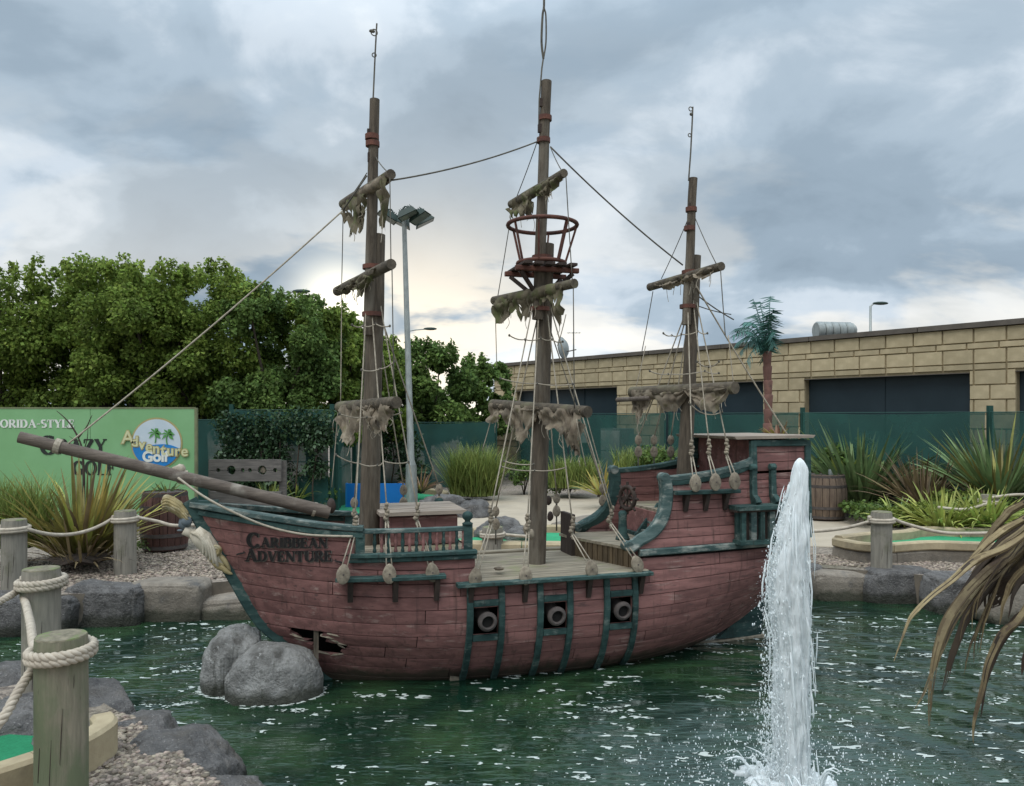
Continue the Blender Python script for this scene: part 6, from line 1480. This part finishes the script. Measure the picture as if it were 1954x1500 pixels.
t = thing('drinks_can', 'small pale can standing on the brown barrel', 'can', P(1585, 912, 11.2)); m = MB(); m.lathe([(.028, 0), (.033, .008), (.033, .105), (.026, .12)], (0, 0, 0), 14); m.build('body', MT['glass'], t, auto=40); m = MB(); m.lathe([(.024, .12), (.025, .124)], (0, 0, 0), 12); m.build('lid', MT['zinc'], t)

# ---------------------------------------------------------------- rope fence: posts and ropes
def post(label, px, top, Y, r_, mat='post_far', name='fence_post', zbot=None, seed=0.):
    c = P(px, top, Y); t = thing(name, label, 'post', (c.x, Y, GZ0), 0, 'timber posts of the rope fence'); h = c.z - GZ0; n = 40; rows = 26; m = MB(); vs_ = []
    for k in range(rows + 1):
        z = -.15 + (h + .15) * k / rows
        for i in range(n):
            a = 2*PI*i/n; q = r_ * (1 + .018 * mnoise.noise((math.cos(a) * 1.5 + seed, math.sin(a) * 1.5, z * 1.2)) - .010 * max(0, mnoise.noise((a * 4, seed, z * .8))))
            if k == rows: q *= .975
            vs_.append((q * math.cos(a), q * math.sin(a), z))
    m.add(vs_, [(k*n+i, k*n+(i+1) % n, (k+1)*n+(i+1) % n, (k+1)*n+i) for k in range(rows) for i in range(n)]); m.build('shaft', MT[mat], t, auto=40)
    m = MB(); m.lathe([(r_ * .975, h - .001), (r_ * .94, h + .005), (r_ * .5, h + .008), (.003, h + .006)], (0, 0, 0), 36, jit=.01, rng=random.Random(int(px))); m.build('end_grain', MT['post_top'], t, auto=30)
    # drying checks in the timber
    for a, z0, z1 in ((-1.5, .1, .45), (-1.1, .3, .62), (-2.0, .2, .4)):
        m = MB(); m.bar([(math.cos(a + .02 * i) * r_ * 1.0, math.sin(a + .02 * i) * r_ * 1.0, h * (z0 + (z1 - z0) * i / 5)) for i in range(6)], [.0008, .002, .003, .0028, .0018, .0005], .003, (math.cos(a), math.sin(a), 0)); m.build('check', MT['darkwood'], t)
    return c
PR = .0925
post('nearest post at lower left with rope wound twice round it', 117, 1214, 2.98, PR, 'post', seed=1.)
post('second post from the bottom left, rope lying over its top', 79, 1086, 4.15, PR, seed=2.)
post('far post at the left edge in front of the grass tuft', 27, 992, 6.6, PR * 1.05, seed=3.)
post('far post between the olive flax and the red barrel', 239, 975, 7.4, PR * 1.06, seed=4.)
post('post right of the fountain, in front of the far green', 1682, 977, 7.62, PR * 1.05, seed=5.)
post('short thick post with rope, seen over the ship\'s waist', 940, 1006, 8.5, .115, seed=6.)
post('half hidden post among the plants at the right edge', 1888, 945, 9.1, PR, seed=7.)
def twisted(name, path, r_, mat, parent, strands=3, pitch=.075, seg=7):
    """rope laid from real strands"""
    L_ = [0.]
    for a, b in zip(path, path[1:]): L_.append(L_[-1] + (Vector(b) - Vector(a)).length)
    n = max(8, int(L_[-1] / (pitch / 7))); P_ = []
    for i in range(n + 1):
        s = L_[-1] * i / n; k = max(j for j in range(len(L_)) if L_[j] <= s + 1e-9); k = min(k, len(path) - 2); f_ = (s - L_[k]) / max(1e-9, L_[k+1] - L_[k]); P_.append(Vector(path[k]).lerp(Vector(path[k+1]), f_))
    prev = None; fr = []
    for i, p in enumerate(P_):
        d = (P_[min(i+1, n)] - P_[max(i-1, 0)]).normalized()
        u = d.orthogonal().normalized() if prev is None else (prev - d * prev.dot(d)).normalized()
        prev = u; fr.append((u, d.cross(u)))
    root = None
    for k in range(strands):
        pts = []
        for i, p in enumerate(P_):
            a = 2*PI*k/strands + 2*PI*(L_[-1] * i / n) / pitch; u, w = fr[i]; pts.append(p + u * math.cos(a) * r_ * .5 + w * math.sin(a) * r_ * .5)
        m = MB(); m.tube(pts, r_ * .56, seg); o = m.build('strand', MT[mat], parent, True)
def wrap(c, z, rr, turns, r_, rise, a0):
    return [Vector((c.x + rr * math.cos(a0 + 2*PI*turns*i/(28*turns)), c.y + rr * math.sin(a0 + 2*PI*turns*i/(28*turns)), z + rise * i / (28 * turns))) for i in range(int(28 * turns) + 1)]
RR = .0185
N1 = P(117, 1214, 2.98); N2 = P(79, 1086, 4.15); F0 = P(27, 992, 6.6); F1 = P(239, 975, 7.4); FR = P(1682, 977, 7.62); FM = P(940, 1006, 8.5)
rp = thing('fence_rope', 'thick pale twisted rope wound round the two nearest posts', 'rope', (0, 0, 0), 0, 'ropes of the rope fence')
z1 = P(0, 1256, 2.98 - PR).z; a0 = R(150)
w1 = wrap(N1, z1 - .022, PR + RR * .9, 2, RR, .042, a0)
z2 = P(0, 1118, 4.15 - PR).z; w2 = wrap(N2, z2 - .02, PR + RR * .9, 2, RR, .044, R(170))
start = [P(-60, 1440, 2.75), P(0, 1378, 2.8), P(30, 1328, 2.88), P(52, 1292, 2.95)]
mid_ = [P(60, 1258, 3.0), P(66, 1235, 3.08), P(58, 1190, 3.5), P(50, 1155, 3.95), P(45, 1140, 4.1)]
tail = [P(40, 1122, 4.15), P(10, 1142, 4.0), P(-50, 1175, 3.8)]
twisted('strand', bez(start + [w1[0]], 6) + w1[1:], RR, 'rope_light', rp)
twisted('strand', bez([w1[-1]] + mid_[1:] + [w2[0]], 6) + w2[1:], RR, 'rope_light', rp)
twisted('strand', bez([w2[-1]] + tail, 6), RR, 'rope_light', rp)
def far_rope(label, c_list, rr, sags, extra0=None, extra1=None):
    t = thing('fence_rope', label, 'rope', (0, 0, 0), 0, 'ropes of the rope fence')
    for i, c in enumerate(c_list):
        z = c.z - .075; w_ = wrap(c, z - .02, rr + .014, 2, .015, .04, R(190)); m = MB(); m.tube(w_, .0165, 8); m.build('winding', MT['rope_light'], t, True)
    for i, (a, b) in enumerate(zip(c_list, c_list[1:])):
        a_ = a + Vector((.11, -.02, -.07)); b_ = b + Vector((-.11, -.02, -.07)); m = MB(); m.tube(sag(a_, b_, sags[i], 16), .0165, 8); m.build('span', MT['rope_light'], t, True)
    for pts in (extra0, extra1):
        if pts: m = MB(); m.tube(bez(pts, 6), .0165, 8); m.build('span', MT['rope_light'], t, True)
far_rope('pale rope sagging between the two far posts on the left', [F0, F1], PR * 1.06, [.10], [F0 + Vector((-.1, -.02, -.08)), P(-60, 1020, 6.5)], [F1 + Vector((.1, 0, -.06)), P(300, 995, 7.5), P(335, 1003, 7.5), P(400, 1000, 7.6)])
far_rope('pale rope drooping from the post right of the fountain', [FR], PR * 1.06, [], [FR + Vector((-.1, 0, -.09)), P(1610, 1008, 7.8), P(1540, 1014, 7.9), P(1460, 1008, 8.0)], [FR + Vector((.1, 0, -.06)), P(1730, 1000, 7.7), P(1790, 1015, 7.7), P(1850, 1018, 7.7), P(1990, 1014, 7.7)])
far_rope('pale rope on the short post seen over the ship\'s waist', [FM], .115, [], None, [FM + Vector((.12, 0, -.08)), P(985, 1022, 8.5), P(1010, 1024, 8.5)])
far_rope('thin pale rope at the half hidden post on the right', [P(1888, 945, 9.1)], PR, [], [P(1888, 960, 9.0), P(1840, 972, 8.9), P(1790, 968, 8.9)], [P(1890, 950, 9.0), P(1940, 944, 9.0), P(2000, 946, 9.0)])

# ---------------------------------------------------------------- withered cordyline leaves hanging in at the right
def withered():
    Y0 = 2.05; crown = P(2085, 905, Y0); t = thing('withered_cordyline', 'withered brown strap leaves hanging into the picture from the right', 'plant', (crown.x, Y0, GZ0))
    o = Vector((crown.x, Y0, GZ0)); rg = random.Random(6)
    m = MB(); m.tube([(0, 0, -.1), (.02, 0, .6), (0, 0, crown.z - GZ0)], [.07, .06, .055], 12); m.build('trunk', MT['bark'], t, True)
    def leaf(pts, w, mat, fold=.5, ragged=0.):
        path = bez([crown - o + Vector((rg.uniform(-.03, .03), rg.uniform(-.03, .03), rg.uniform(-.05, .05)))] + [P(px, py, Y) - o for px, py, Y in pts], 6); n = len(path); vs_ = []
        for i, p in enumerate(path):
            s = i / (n - 1); d = (path[min(i+1, n-1)] - path[max(i-1, 0)]).normalized(); sd = d.cross(Vector((0, 1, 0))).normalized(); nn = sd.cross(d); nn = nn if nn.y > 0 else -nn
            wd = .82 * w * (.6 + .4 * min(1, s * 3)) * (1 - max(0, (s - .55) / .45) ** 1.5 * .92) / 2 * (1 + .12 * mnoise.noise((s * 9, w * 100, 1)))
            p = p + Vector((mnoise.noise((s * 7, w * 60, 0)), 0, mnoise.noise((s * 7, w * 60, 9)))) * .004
            f_ = fold + .35 + .2 * math.sin(s * 5 + w * 90)
            C = 11
            for ci in range(C):
                q = -1 + 2 * ci / (C - 1)
                vs_.append(p + sd * wd * q * math.cos(f_) + nn * wd * (abs(q) * math.sin(f_) + (.035 if ci % 2 else -.02) + .12 * mnoise.noise((s * 6, q * 2, w * 50))))
        fs = [(i*C+q, i*C+q+1, (i+1)*C+q+1, (i+1)*C+q) for i in range(n-1) for q in range(C-1) if not (ragged and i > n - 9 and q in (2, 4, 7) and rg.random() < ragged + .4)]
        m = MB(); m.add(vs_, fs); lo = m.build('leaf', MT[mat], t, auto=20)
        if mat == 'dry_leaf':
            lo.data.materials.append(MT['mid_dry']); lo.data.materials.append(MT['dark_dry'])
            for pg in lo.data.polygons:
                i0 = pg.vertices[0]; col_, row_ = i0 % 11, i0 // 11; k_ = mnoise.noise((col_ * .9, row_ * .12, w * 300)); pg.material_index = 2 if k_ > .42 else (1 if k_ > .08 else 0)
    leaf([(1954, 1026, 1.98), (1877, 1066, 1.95), (1823, 1108, 1.93), (1757, 1160, 1.92), (1733, 1197, 1.92), (1706, 1264, 1.92)], .042, 'dry_leaf', .7)
    leaf([(1954, 962, 2.05), (1917, 992, 2.05), (1880, 1036, 2.05), (1845, 1090, 2.05)], .036, 'dry_leaf', .5)
    leaf([(1954, 992, 2.02), (1905, 1024, 2.0), (1862, 1062, 2.0), (1838, 1092, 2.0)], .036, 'dry_leaf', .6)
    leaf([(1954, 1048, 2.03), (1890, 1096, 2.02), (1838, 1152, 2.0), (1802, 1218, 1.98), (1784, 1285, 1.97), (1772, 1385, 1.97)], .058, 'dry_leaf', .45, .3)
    leaf([(1954, 1056, 2.06), (1890, 1104, 2.05), (1836, 1170, 2.03), (1800, 1240, 2.02), (1772, 1310, 2.02), (1746, 1356, 2.02)], .04, 'dry_leaf', .6, .2)
    leaf([(1954, 1075, 2.06), (1905, 1110, 2.06), (1860, 1165, 2.05), (1830, 1230, 2.05), (1812, 1290, 2.05), (1798, 1320, 2.05)], .05, 'dark_dry', .4, .3)
    leaf([(1970, 1150, 1.98), (1925, 1205, 1.97), (1898, 1250, 1.97), (1878, 1315, 1.97), (1862, 1385, 1.97), (1858, 1420, 1.97)], .042, 'dry_leaf', .65, .3)
    leaf([(1990, 1130, 2.02), (1940, 1190, 2.02), (1905, 1245, 2.02), (1884, 1310, 2.02), (1872, 1370, 2.02)], .036, 'dark_dry', .5)
    leaf([(1975, 1070, 2.02), (1938, 1110, 2.02), (1920, 1150, 2.02), (1908, 1192, 2.02)], .034, 'dry_leaf', .6)
    leaf([(1975, 1080, 2.0), (1945, 1120, 2.0), (1925, 1180, 2.0)], .03, 'dark_dry', .5)
    leaf([(1960, 1040, 2.08), (1915, 1080, 2.08), (1880, 1120, 2.08), (1862, 1150, 2.08)], .075, 'dark_dry', .25, .3)
    leaf([(1965, 1060, 2.09), (1925, 1100, 2.09), (1895, 1135, 2.09), (1885, 1165, 2.09)], .08, 'dark_dry', .2, .3)
    leaf([(1970, 1085, 2.1), (1940, 1110, 2.1), (1905, 1145, 2.1), (1893, 1160, 2.1)], .07, 'dark_dry', .25, .3)
    leaf([(1954, 1010, 2.08), (1910, 1046, 2.08), (1870, 1090, 2.08), (1836, 1140, 2.08), (1820, 1150, 2.08)], .045, 'dark_dry', .4)
    leaf([(1990, 1180, 2.05), (1965, 1240, 2.05), (1950, 1290, 2.05)], .04, 'dark_dry', .4)
    leaf([(1960, 1005, 1.99), (1900, 1052, 1.98), (1850, 1096, 1.97)], .024, 'dry_leaf', .7)
    for k in range(9):
        x0, y0 = 1945 - 4 * k, 1040 + 9 * k; x1, y1 = 1880 - 9 * (k % 5), 1120 + 14 * k; leaf([(x0, y0, 2.0 + .01 * k), ((x0 + x1) / 2, (y0 + y1) / 2 - 6, 2.0 + .01 * k), (x1, y1, 2.0 + .01 * k), (x1 - 14 + 3 * (k % 4), y1 + 40 + 8 * (k % 3), 2.0 + .01 * k)], .009 + .003 * (k % 3), 'dry_leaf' if k % 3 else 'dark_dry', .6)
    leaf([(2060, 1050, 2.1), (2040, 1180, 2.1), (2025, 1330, 2.1)], .05, 'dry_leaf', .5); leaf([(2130, 1020, 2.2), (2170, 1150, 2.3), (2190, 1300, 2.35)], .05, 'dry_leaf', .5); leaf([(2150, 820, 2.2), (2220, 800, 2.4), (2300, 900, 2.5)], .05, 'flax_olive', .5)
withered()

# ---------------------------------------------------------------- fountain
def fountain():
    t = thing('fountain_jet', 'tall white jet of fountain water in front of the ship\'s stern', 'fountain', FOUNT); Y = FOUNT.y; rg = random.Random(3)
    K = [(1500, 1512, 36), (1440, 1513, 31), (1350, 1511, 31), (1230, 1512, 31), (1150, 1506, 36), (1100, 1507, 35), (1030, 1512, 29), (980, 1517, 23), (940, 1522, 19), (915, 1525, 16), (895, 1527, 13.5), (882, 1526, 9), (876, 1526, 4), (874, 1526, 1.5)]
    ys = [k[0] for k in K][::-1]; fx = curve(ys, [k[1] for k in K][::-1]); fr = curve(ys, [k[2] for k in K][::-1])
    def ctr(py): p = P(fx(py), py, Y); return Vector((p.x - FOUNT.x, 0, p.z))
    rows = 330; seg = 120; vs_ = []
    for k in range(rows + 1):
        py = 1506 + (874 - 1506) * k / rows; c = ctr(max(py, 874)); r_ = fr(py) / F * Y
        for i in range(seg):
            a = 2*PI*i/seg; ca, sa = math.cos(a), math.sin(a)
            q = 1 + .20 * mnoise.fractal(Vector((ca * 2.2, sa * 2.2, c.z * 2.2)), 1., 2., 3) + .16 * mnoise.noise((ca * 7, sa * 7, c.z * 3.0)) + .10 * mnoise.noise((ca * 13, sa * 13, c.z * 5)) + .06 * mnoise.noise((ca * 22, sa * 22, c.z * 14)) + .03 * mnoise.noise((ca * 40, sa * 40, c.z * 45)) + .16 * mnoise.noise((3 + ca * 1.6, sa, c.z * 7)) + .10 * mnoise.noise((7 + ca * 3, sa * 3, c.z * 16))
            vs_.append((c.x + ca * r_ * q * .95, sa * r_ * q * .95, c.z))
    m = MB(); fs = []
    for k in range(rows):
        for i in range(seg):
            fs.append((k*seg+i, k*seg+(i+1) % seg, (k+1)*seg+(i+1) % seg, (k+1)*seg+i))
    m.add(vs_, fs); m.build('water_column', MT['spray'], t, True)
    # strands and flung water
    m = MB()
    for i in range(300):
        py0 = rg.uniform(885, 1480); ln = rg.uniform(20, 130); a = rg.uniform(0, 2*PI); e = rg.uniform(.80, 1.08) if rg.random() < .8 else rg.uniform(1.0, 1.45); pts = []
        for k in range(7):
            py = min(1500, py0 + ln * k / 6); c = ctr(py); r_ = fr(py) / F * Y * (e + .10 * mnoise.noise((i * 3.1, k * .5, 0))); pts.append(c + Vector((math.cos(a + .04 * k) * r_, math.sin(a + .04 * k) * r_, 0)))
        w_ = rg.uniform(.0015, .0048); m.tube(pts, [w_ * .3, w_, w_ * 1.2, w_, w_ * 1.1, w_ * .7, w_ * .2], 5)
    m.build('water_strands', MT['spray'], t, True)['kind'] = 'stuff'
    bm = bmesh.new(); bmesh.ops.create_icosphere(bm, subdivisions=1, radius=1); iv = np.array([v.co[:] for v in bm.verts]); bm.verts.index_update(); fi = np.array([[v.index for v in f_.verts] for f_ in bm.faces]); bm.free()
    g = np.random.default_rng(5); V = []; Fc = []; o = 0
    def drop(p, s):
        nonlocal o
        V.append(iv * s + p); Fc.append(fi + o); o += len(iv)
    for i in range(8500):
        py = 1500 - 560 * g.random() ** 1.5; c = ctr(py); r_ = fr(py) / F * Y; low = (py - 900) / 600
        side = g.random(); a = g.uniform(0, 2*PI) if side < .35 else g.normal(PI, .75); d = r_ * (.92 + abs(g.normal()) * (.10 + .50 * low ** 1.2) * (1.3 if abs(a - PI) < 1.2 else .45))
        s = .0010 + .0038 * g.random() ** 5; drop(np.array([c.x + math.cos(a) * d, math.sin(a) * d * .8, max(.004, c.z)]), np.array([s, s, s * g.uniform(1, 3.2)]))
    for i in range(1100):                                        # drops far out over the water
        a = g.uniform(0, 2*PI); d = .2 + abs(g.normal()) * .35; s = .0015 + .003 * g.random() ** 2; drop(np.array([math.cos(a) * d, math.sin(a) * d * .6, .5 * g.random() ** 2 * max(0, 1 - d) + .004]), np.array([s, s, s * 1.6]))
    np_mesh('droplets', np.concatenate(V), np.concatenate(Fc), MT['spray'], t, 3, True)['kind'] = 'stuff'
    # crown of splash at the foot
    m = MB()
    for i in range(26):
        a = g.uniform(0, 2*PI); d0 = .12 + .05 * g.random(); d1 = d0 + .05 + .18 * g.random() ** 1.5; h = .03 + .12 * g.random() ** 2; s = .003 + .004 * g.random(); m.tube(bez([(math.cos(a)*d0, math.sin(a)*d0, 0), (math.cos(a)*(d0+d1)/2, math.sin(a)*(d0+d1)/2, h), (math.cos(a + .1)*d1, math.sin(a + .1)*d1, h * .9)], 4), [s, s*1.1, s, s*.8, s*.9, s*.7, s*.5, s*.4, s*.15], 5)
    for i in range(60):
        a = g.uniform(0, 2*PI); d = .08 + .12 * g.random(); m.blob((math.cos(a) * d, math.sin(a) * d, .005), (.03 + .03 * g.random(), .03, .012 + .02 * g.random()), 2, .5, 3., float(i))
    m.build('splash', MT['spray'], t, True)['kind'] = 'stuff'
fountain()

# ---------------------------------------------------------------- foam flecks on the pond
def foam():
    g = np.random.default_rng(17); V = []; Fc = []; o = 0
    def inside(x, y):
        c = False; n = len(POND); j = n - 1
        for i in range(n):
            xi, yi = POND[i]; xj, yj = POND[j]
            if (yi > y) != (yj > y) and x < (xj - xi) * (y - yi) / (yj - yi) + xi: c = not c
            j = i
        return c
    def fleck(x, y, s, st, z=.0035):
        nonlocal o
        n = int(g.integers(9, 15)); a = (np.arange(n) + g.uniform(-.35, .35, n)) * 2*PI/n; rr = s * (.62 + .28 * np.sin(a * 2 + g.uniform(0, 6)) + .22 * np.sin(a * 3 + g.uniform(0, 6)) + g.uniform(-.12, .12, n)); V.extend([(x + math.cos(q) * r_ * st, y + math.sin(q) * r_ * .8, z) for q, r_ in zip(a, rr)]); V.append((x, y, z + .002)); Fc.extend([(o + i, o + (i + 1) % n, o + n) for i in range(n)]); o += n + 1
    k = 0
    while k < 2300:
        # gather along loose drifts
        x, y = g.uniform(-4.2, 5.5), 3.0 + 4.6 * g.random() ** 1.4
        d = mnoise.fractal(Vector((x * 1.1, y * 1.3, 2.)), 1., 2., 3)
        if d < g.uniform(-.5, .45) or not inside(x, y): continue
        s = .005 + .036 * g.random() ** 3.6; fleck(x, y, s, g.uniform(1., 2.1)); k += 1
    for i in range(46):                                         # rafts of foam drifting off the jet and along the hull
        while True:
            x, y = g.uniform(-3.2, 4.2), 3.3 + 3.6 * g.random()
            if inside(x, y): break
        L1 = g.uniform(.08, .30); W1 = g.uniform(.02, .06); a = g.normal() * .35
        for _ in range(int(12 + 60 * L1)):
            u, v = g.normal() * L1 * .5, g.normal() * W1 * .5; xx, yy = x + u * math.cos(a) - v * math.sin(a), y + u * math.sin(a) + v * math.cos(a)
            if inside(xx, yy): fleck(xx, yy, .006 + .016 * g.random() ** 2, g.uniform(1., 2.))
    for i in range(260):                                        # scum round the two boulders and along the hull
        a = g.uniform(0, 2*PI); q = g.choice([0, 1]); c = ((-1.83, 5.12, .215, .22), (-1.535, 5.0, .31, .245))[q]; fleck(c[0] + math.cos(a) * c[2] * g.uniform(.98, 1.06), c[1] + math.sin(a) * c[3] * g.uniform(.98, 1.06), .006 + .010 * g.random(), 1.8)
    ob = np_mesh('foam_flecks', np.array(V), np.array(Fc), MT['foam'], None, 3); tag(ob, 'white foam flecks floating on the green pond', 'foam', kind='stuff')
foam()

# ---------------------------------------------------------------- loose gravel
def gravel(name, label, regions, seed):
    bm = bmesh.new(); bmesh.ops.create_icosphere(bm, subdivisions=1, radius=1); iv = np.array([v.co[:] for v in bm.verts]); bm.verts.index_update(); fi = np.array([[v.index for v in f_.verts] for f_ in bm.faces]); bm.free()
    g = np.random.default_rng(seed); V = []; Fc = []; o = 0
    for (poly, n, s0, s1) in regions:
        xs = [p[0] for p in poly]; ys = [p[1] for p in poly]; k = 0
        while k < n:
            x, y = g.uniform(min(xs), max(xs)), g.uniform(min(ys), max(ys)); c = False; j = len(poly) - 1
            for i in range(len(poly)):
                xi, yi = poly[i]; xj, yj = poly[j]
                if (yi > y) != (yj > y) and x < (xj - xi) * (y - yi) / (yj - yi) + xi: c = not c
                j = i
            if not c: continue
            s = g.uniform(s0, s1); a = g.uniform(0, 2*PI); q = iv * (1 + g.normal(size=(len(iv), 1)) * .14) * np.array([s * g.uniform(.8, 1.5), s, s * .6]); R_ = np.array([[math.cos(a), -math.sin(a), 0], [math.sin(a), math.cos(a), 0], [0, 0, 1]]); V.append(q @ R_.T + np.array([x, y, GZ0 + s * g.uniform(0, .5)])); Fc.append(fi + o); o += len(iv); k += 1
    ob = np_mesh(name, np.concatenate(V), np.concatenate(Fc), MT['gravel'], None, 3); tag(ob, label, 'gravel', kind='stuff')
gravel('gravel', 'brown gravel at the bottom left beside the nearest post', [([(-1.85, 2.4), (-.72, 2.4), (-.72, 2.69), (-1.10, 3.06), (-1.53, 3.51), (-1.92, 3.89), (-2.05, 3.95), (-1.78, 3.3)], 5600, .009, .017)], 1)
gravel('gravel', 'pale brown gravel on the far left bank under the flax', [([(-5.4, 6.5), (-3.5, 6.75), (-2.5, 7.3), (-2.0, 7.5), (-2.2, 8.3), (-3.2, 8.8), (-5.2, 8.2)], 9000, .010, .020)], 2)
gravel('gravel', 'pale gravel on the right bank round the fence post', [([(2.6, 7.95), (3.2, 7.85), (4.0, 7.5), (4.8, 7.1), (5.2, 7.5), (4.2, 8.1), (3.4, 8.4), (2.7, 8.7)], 4200, .010, .020)], 3)

# bare twiggy sapling in front of the sign
t = thing('twiggy_sapling', 'thin bare sapling with dark twigs in front of the golf sign', 'sapling', (P(157, 0, 9.6).x, 9.6, GZ0))
bx_ = P(157, 0, 9.6).x
def tw(pts, r_): m = MB(); m.tube(bez([P(a, b, 9.6) - Vector((bx_, 9.6, GZ0)) for a, b in pts], 5), [r_ * (1 - .7 * i / (5 * (len(pts) - 1))) for i in range(5 * (len(pts) - 1) + 1)], 6); m.build('twig', MT['bark'], t, True)
tw([(157, 1020), (160, 930), (157, 860), (146, 828)], .022)
tw([(148, 832), (136, 812), (122, 796), (108, 784)], .012); tw([(150, 835), (165, 815), (172, 800), (176, 792)], .010); tw([(156, 870), (166, 840), (168, 815)], .008); tw([(140, 818), (130, 818), (126, 812)], .006); tw([(152, 842), (140, 838), (132, 832)], .006)
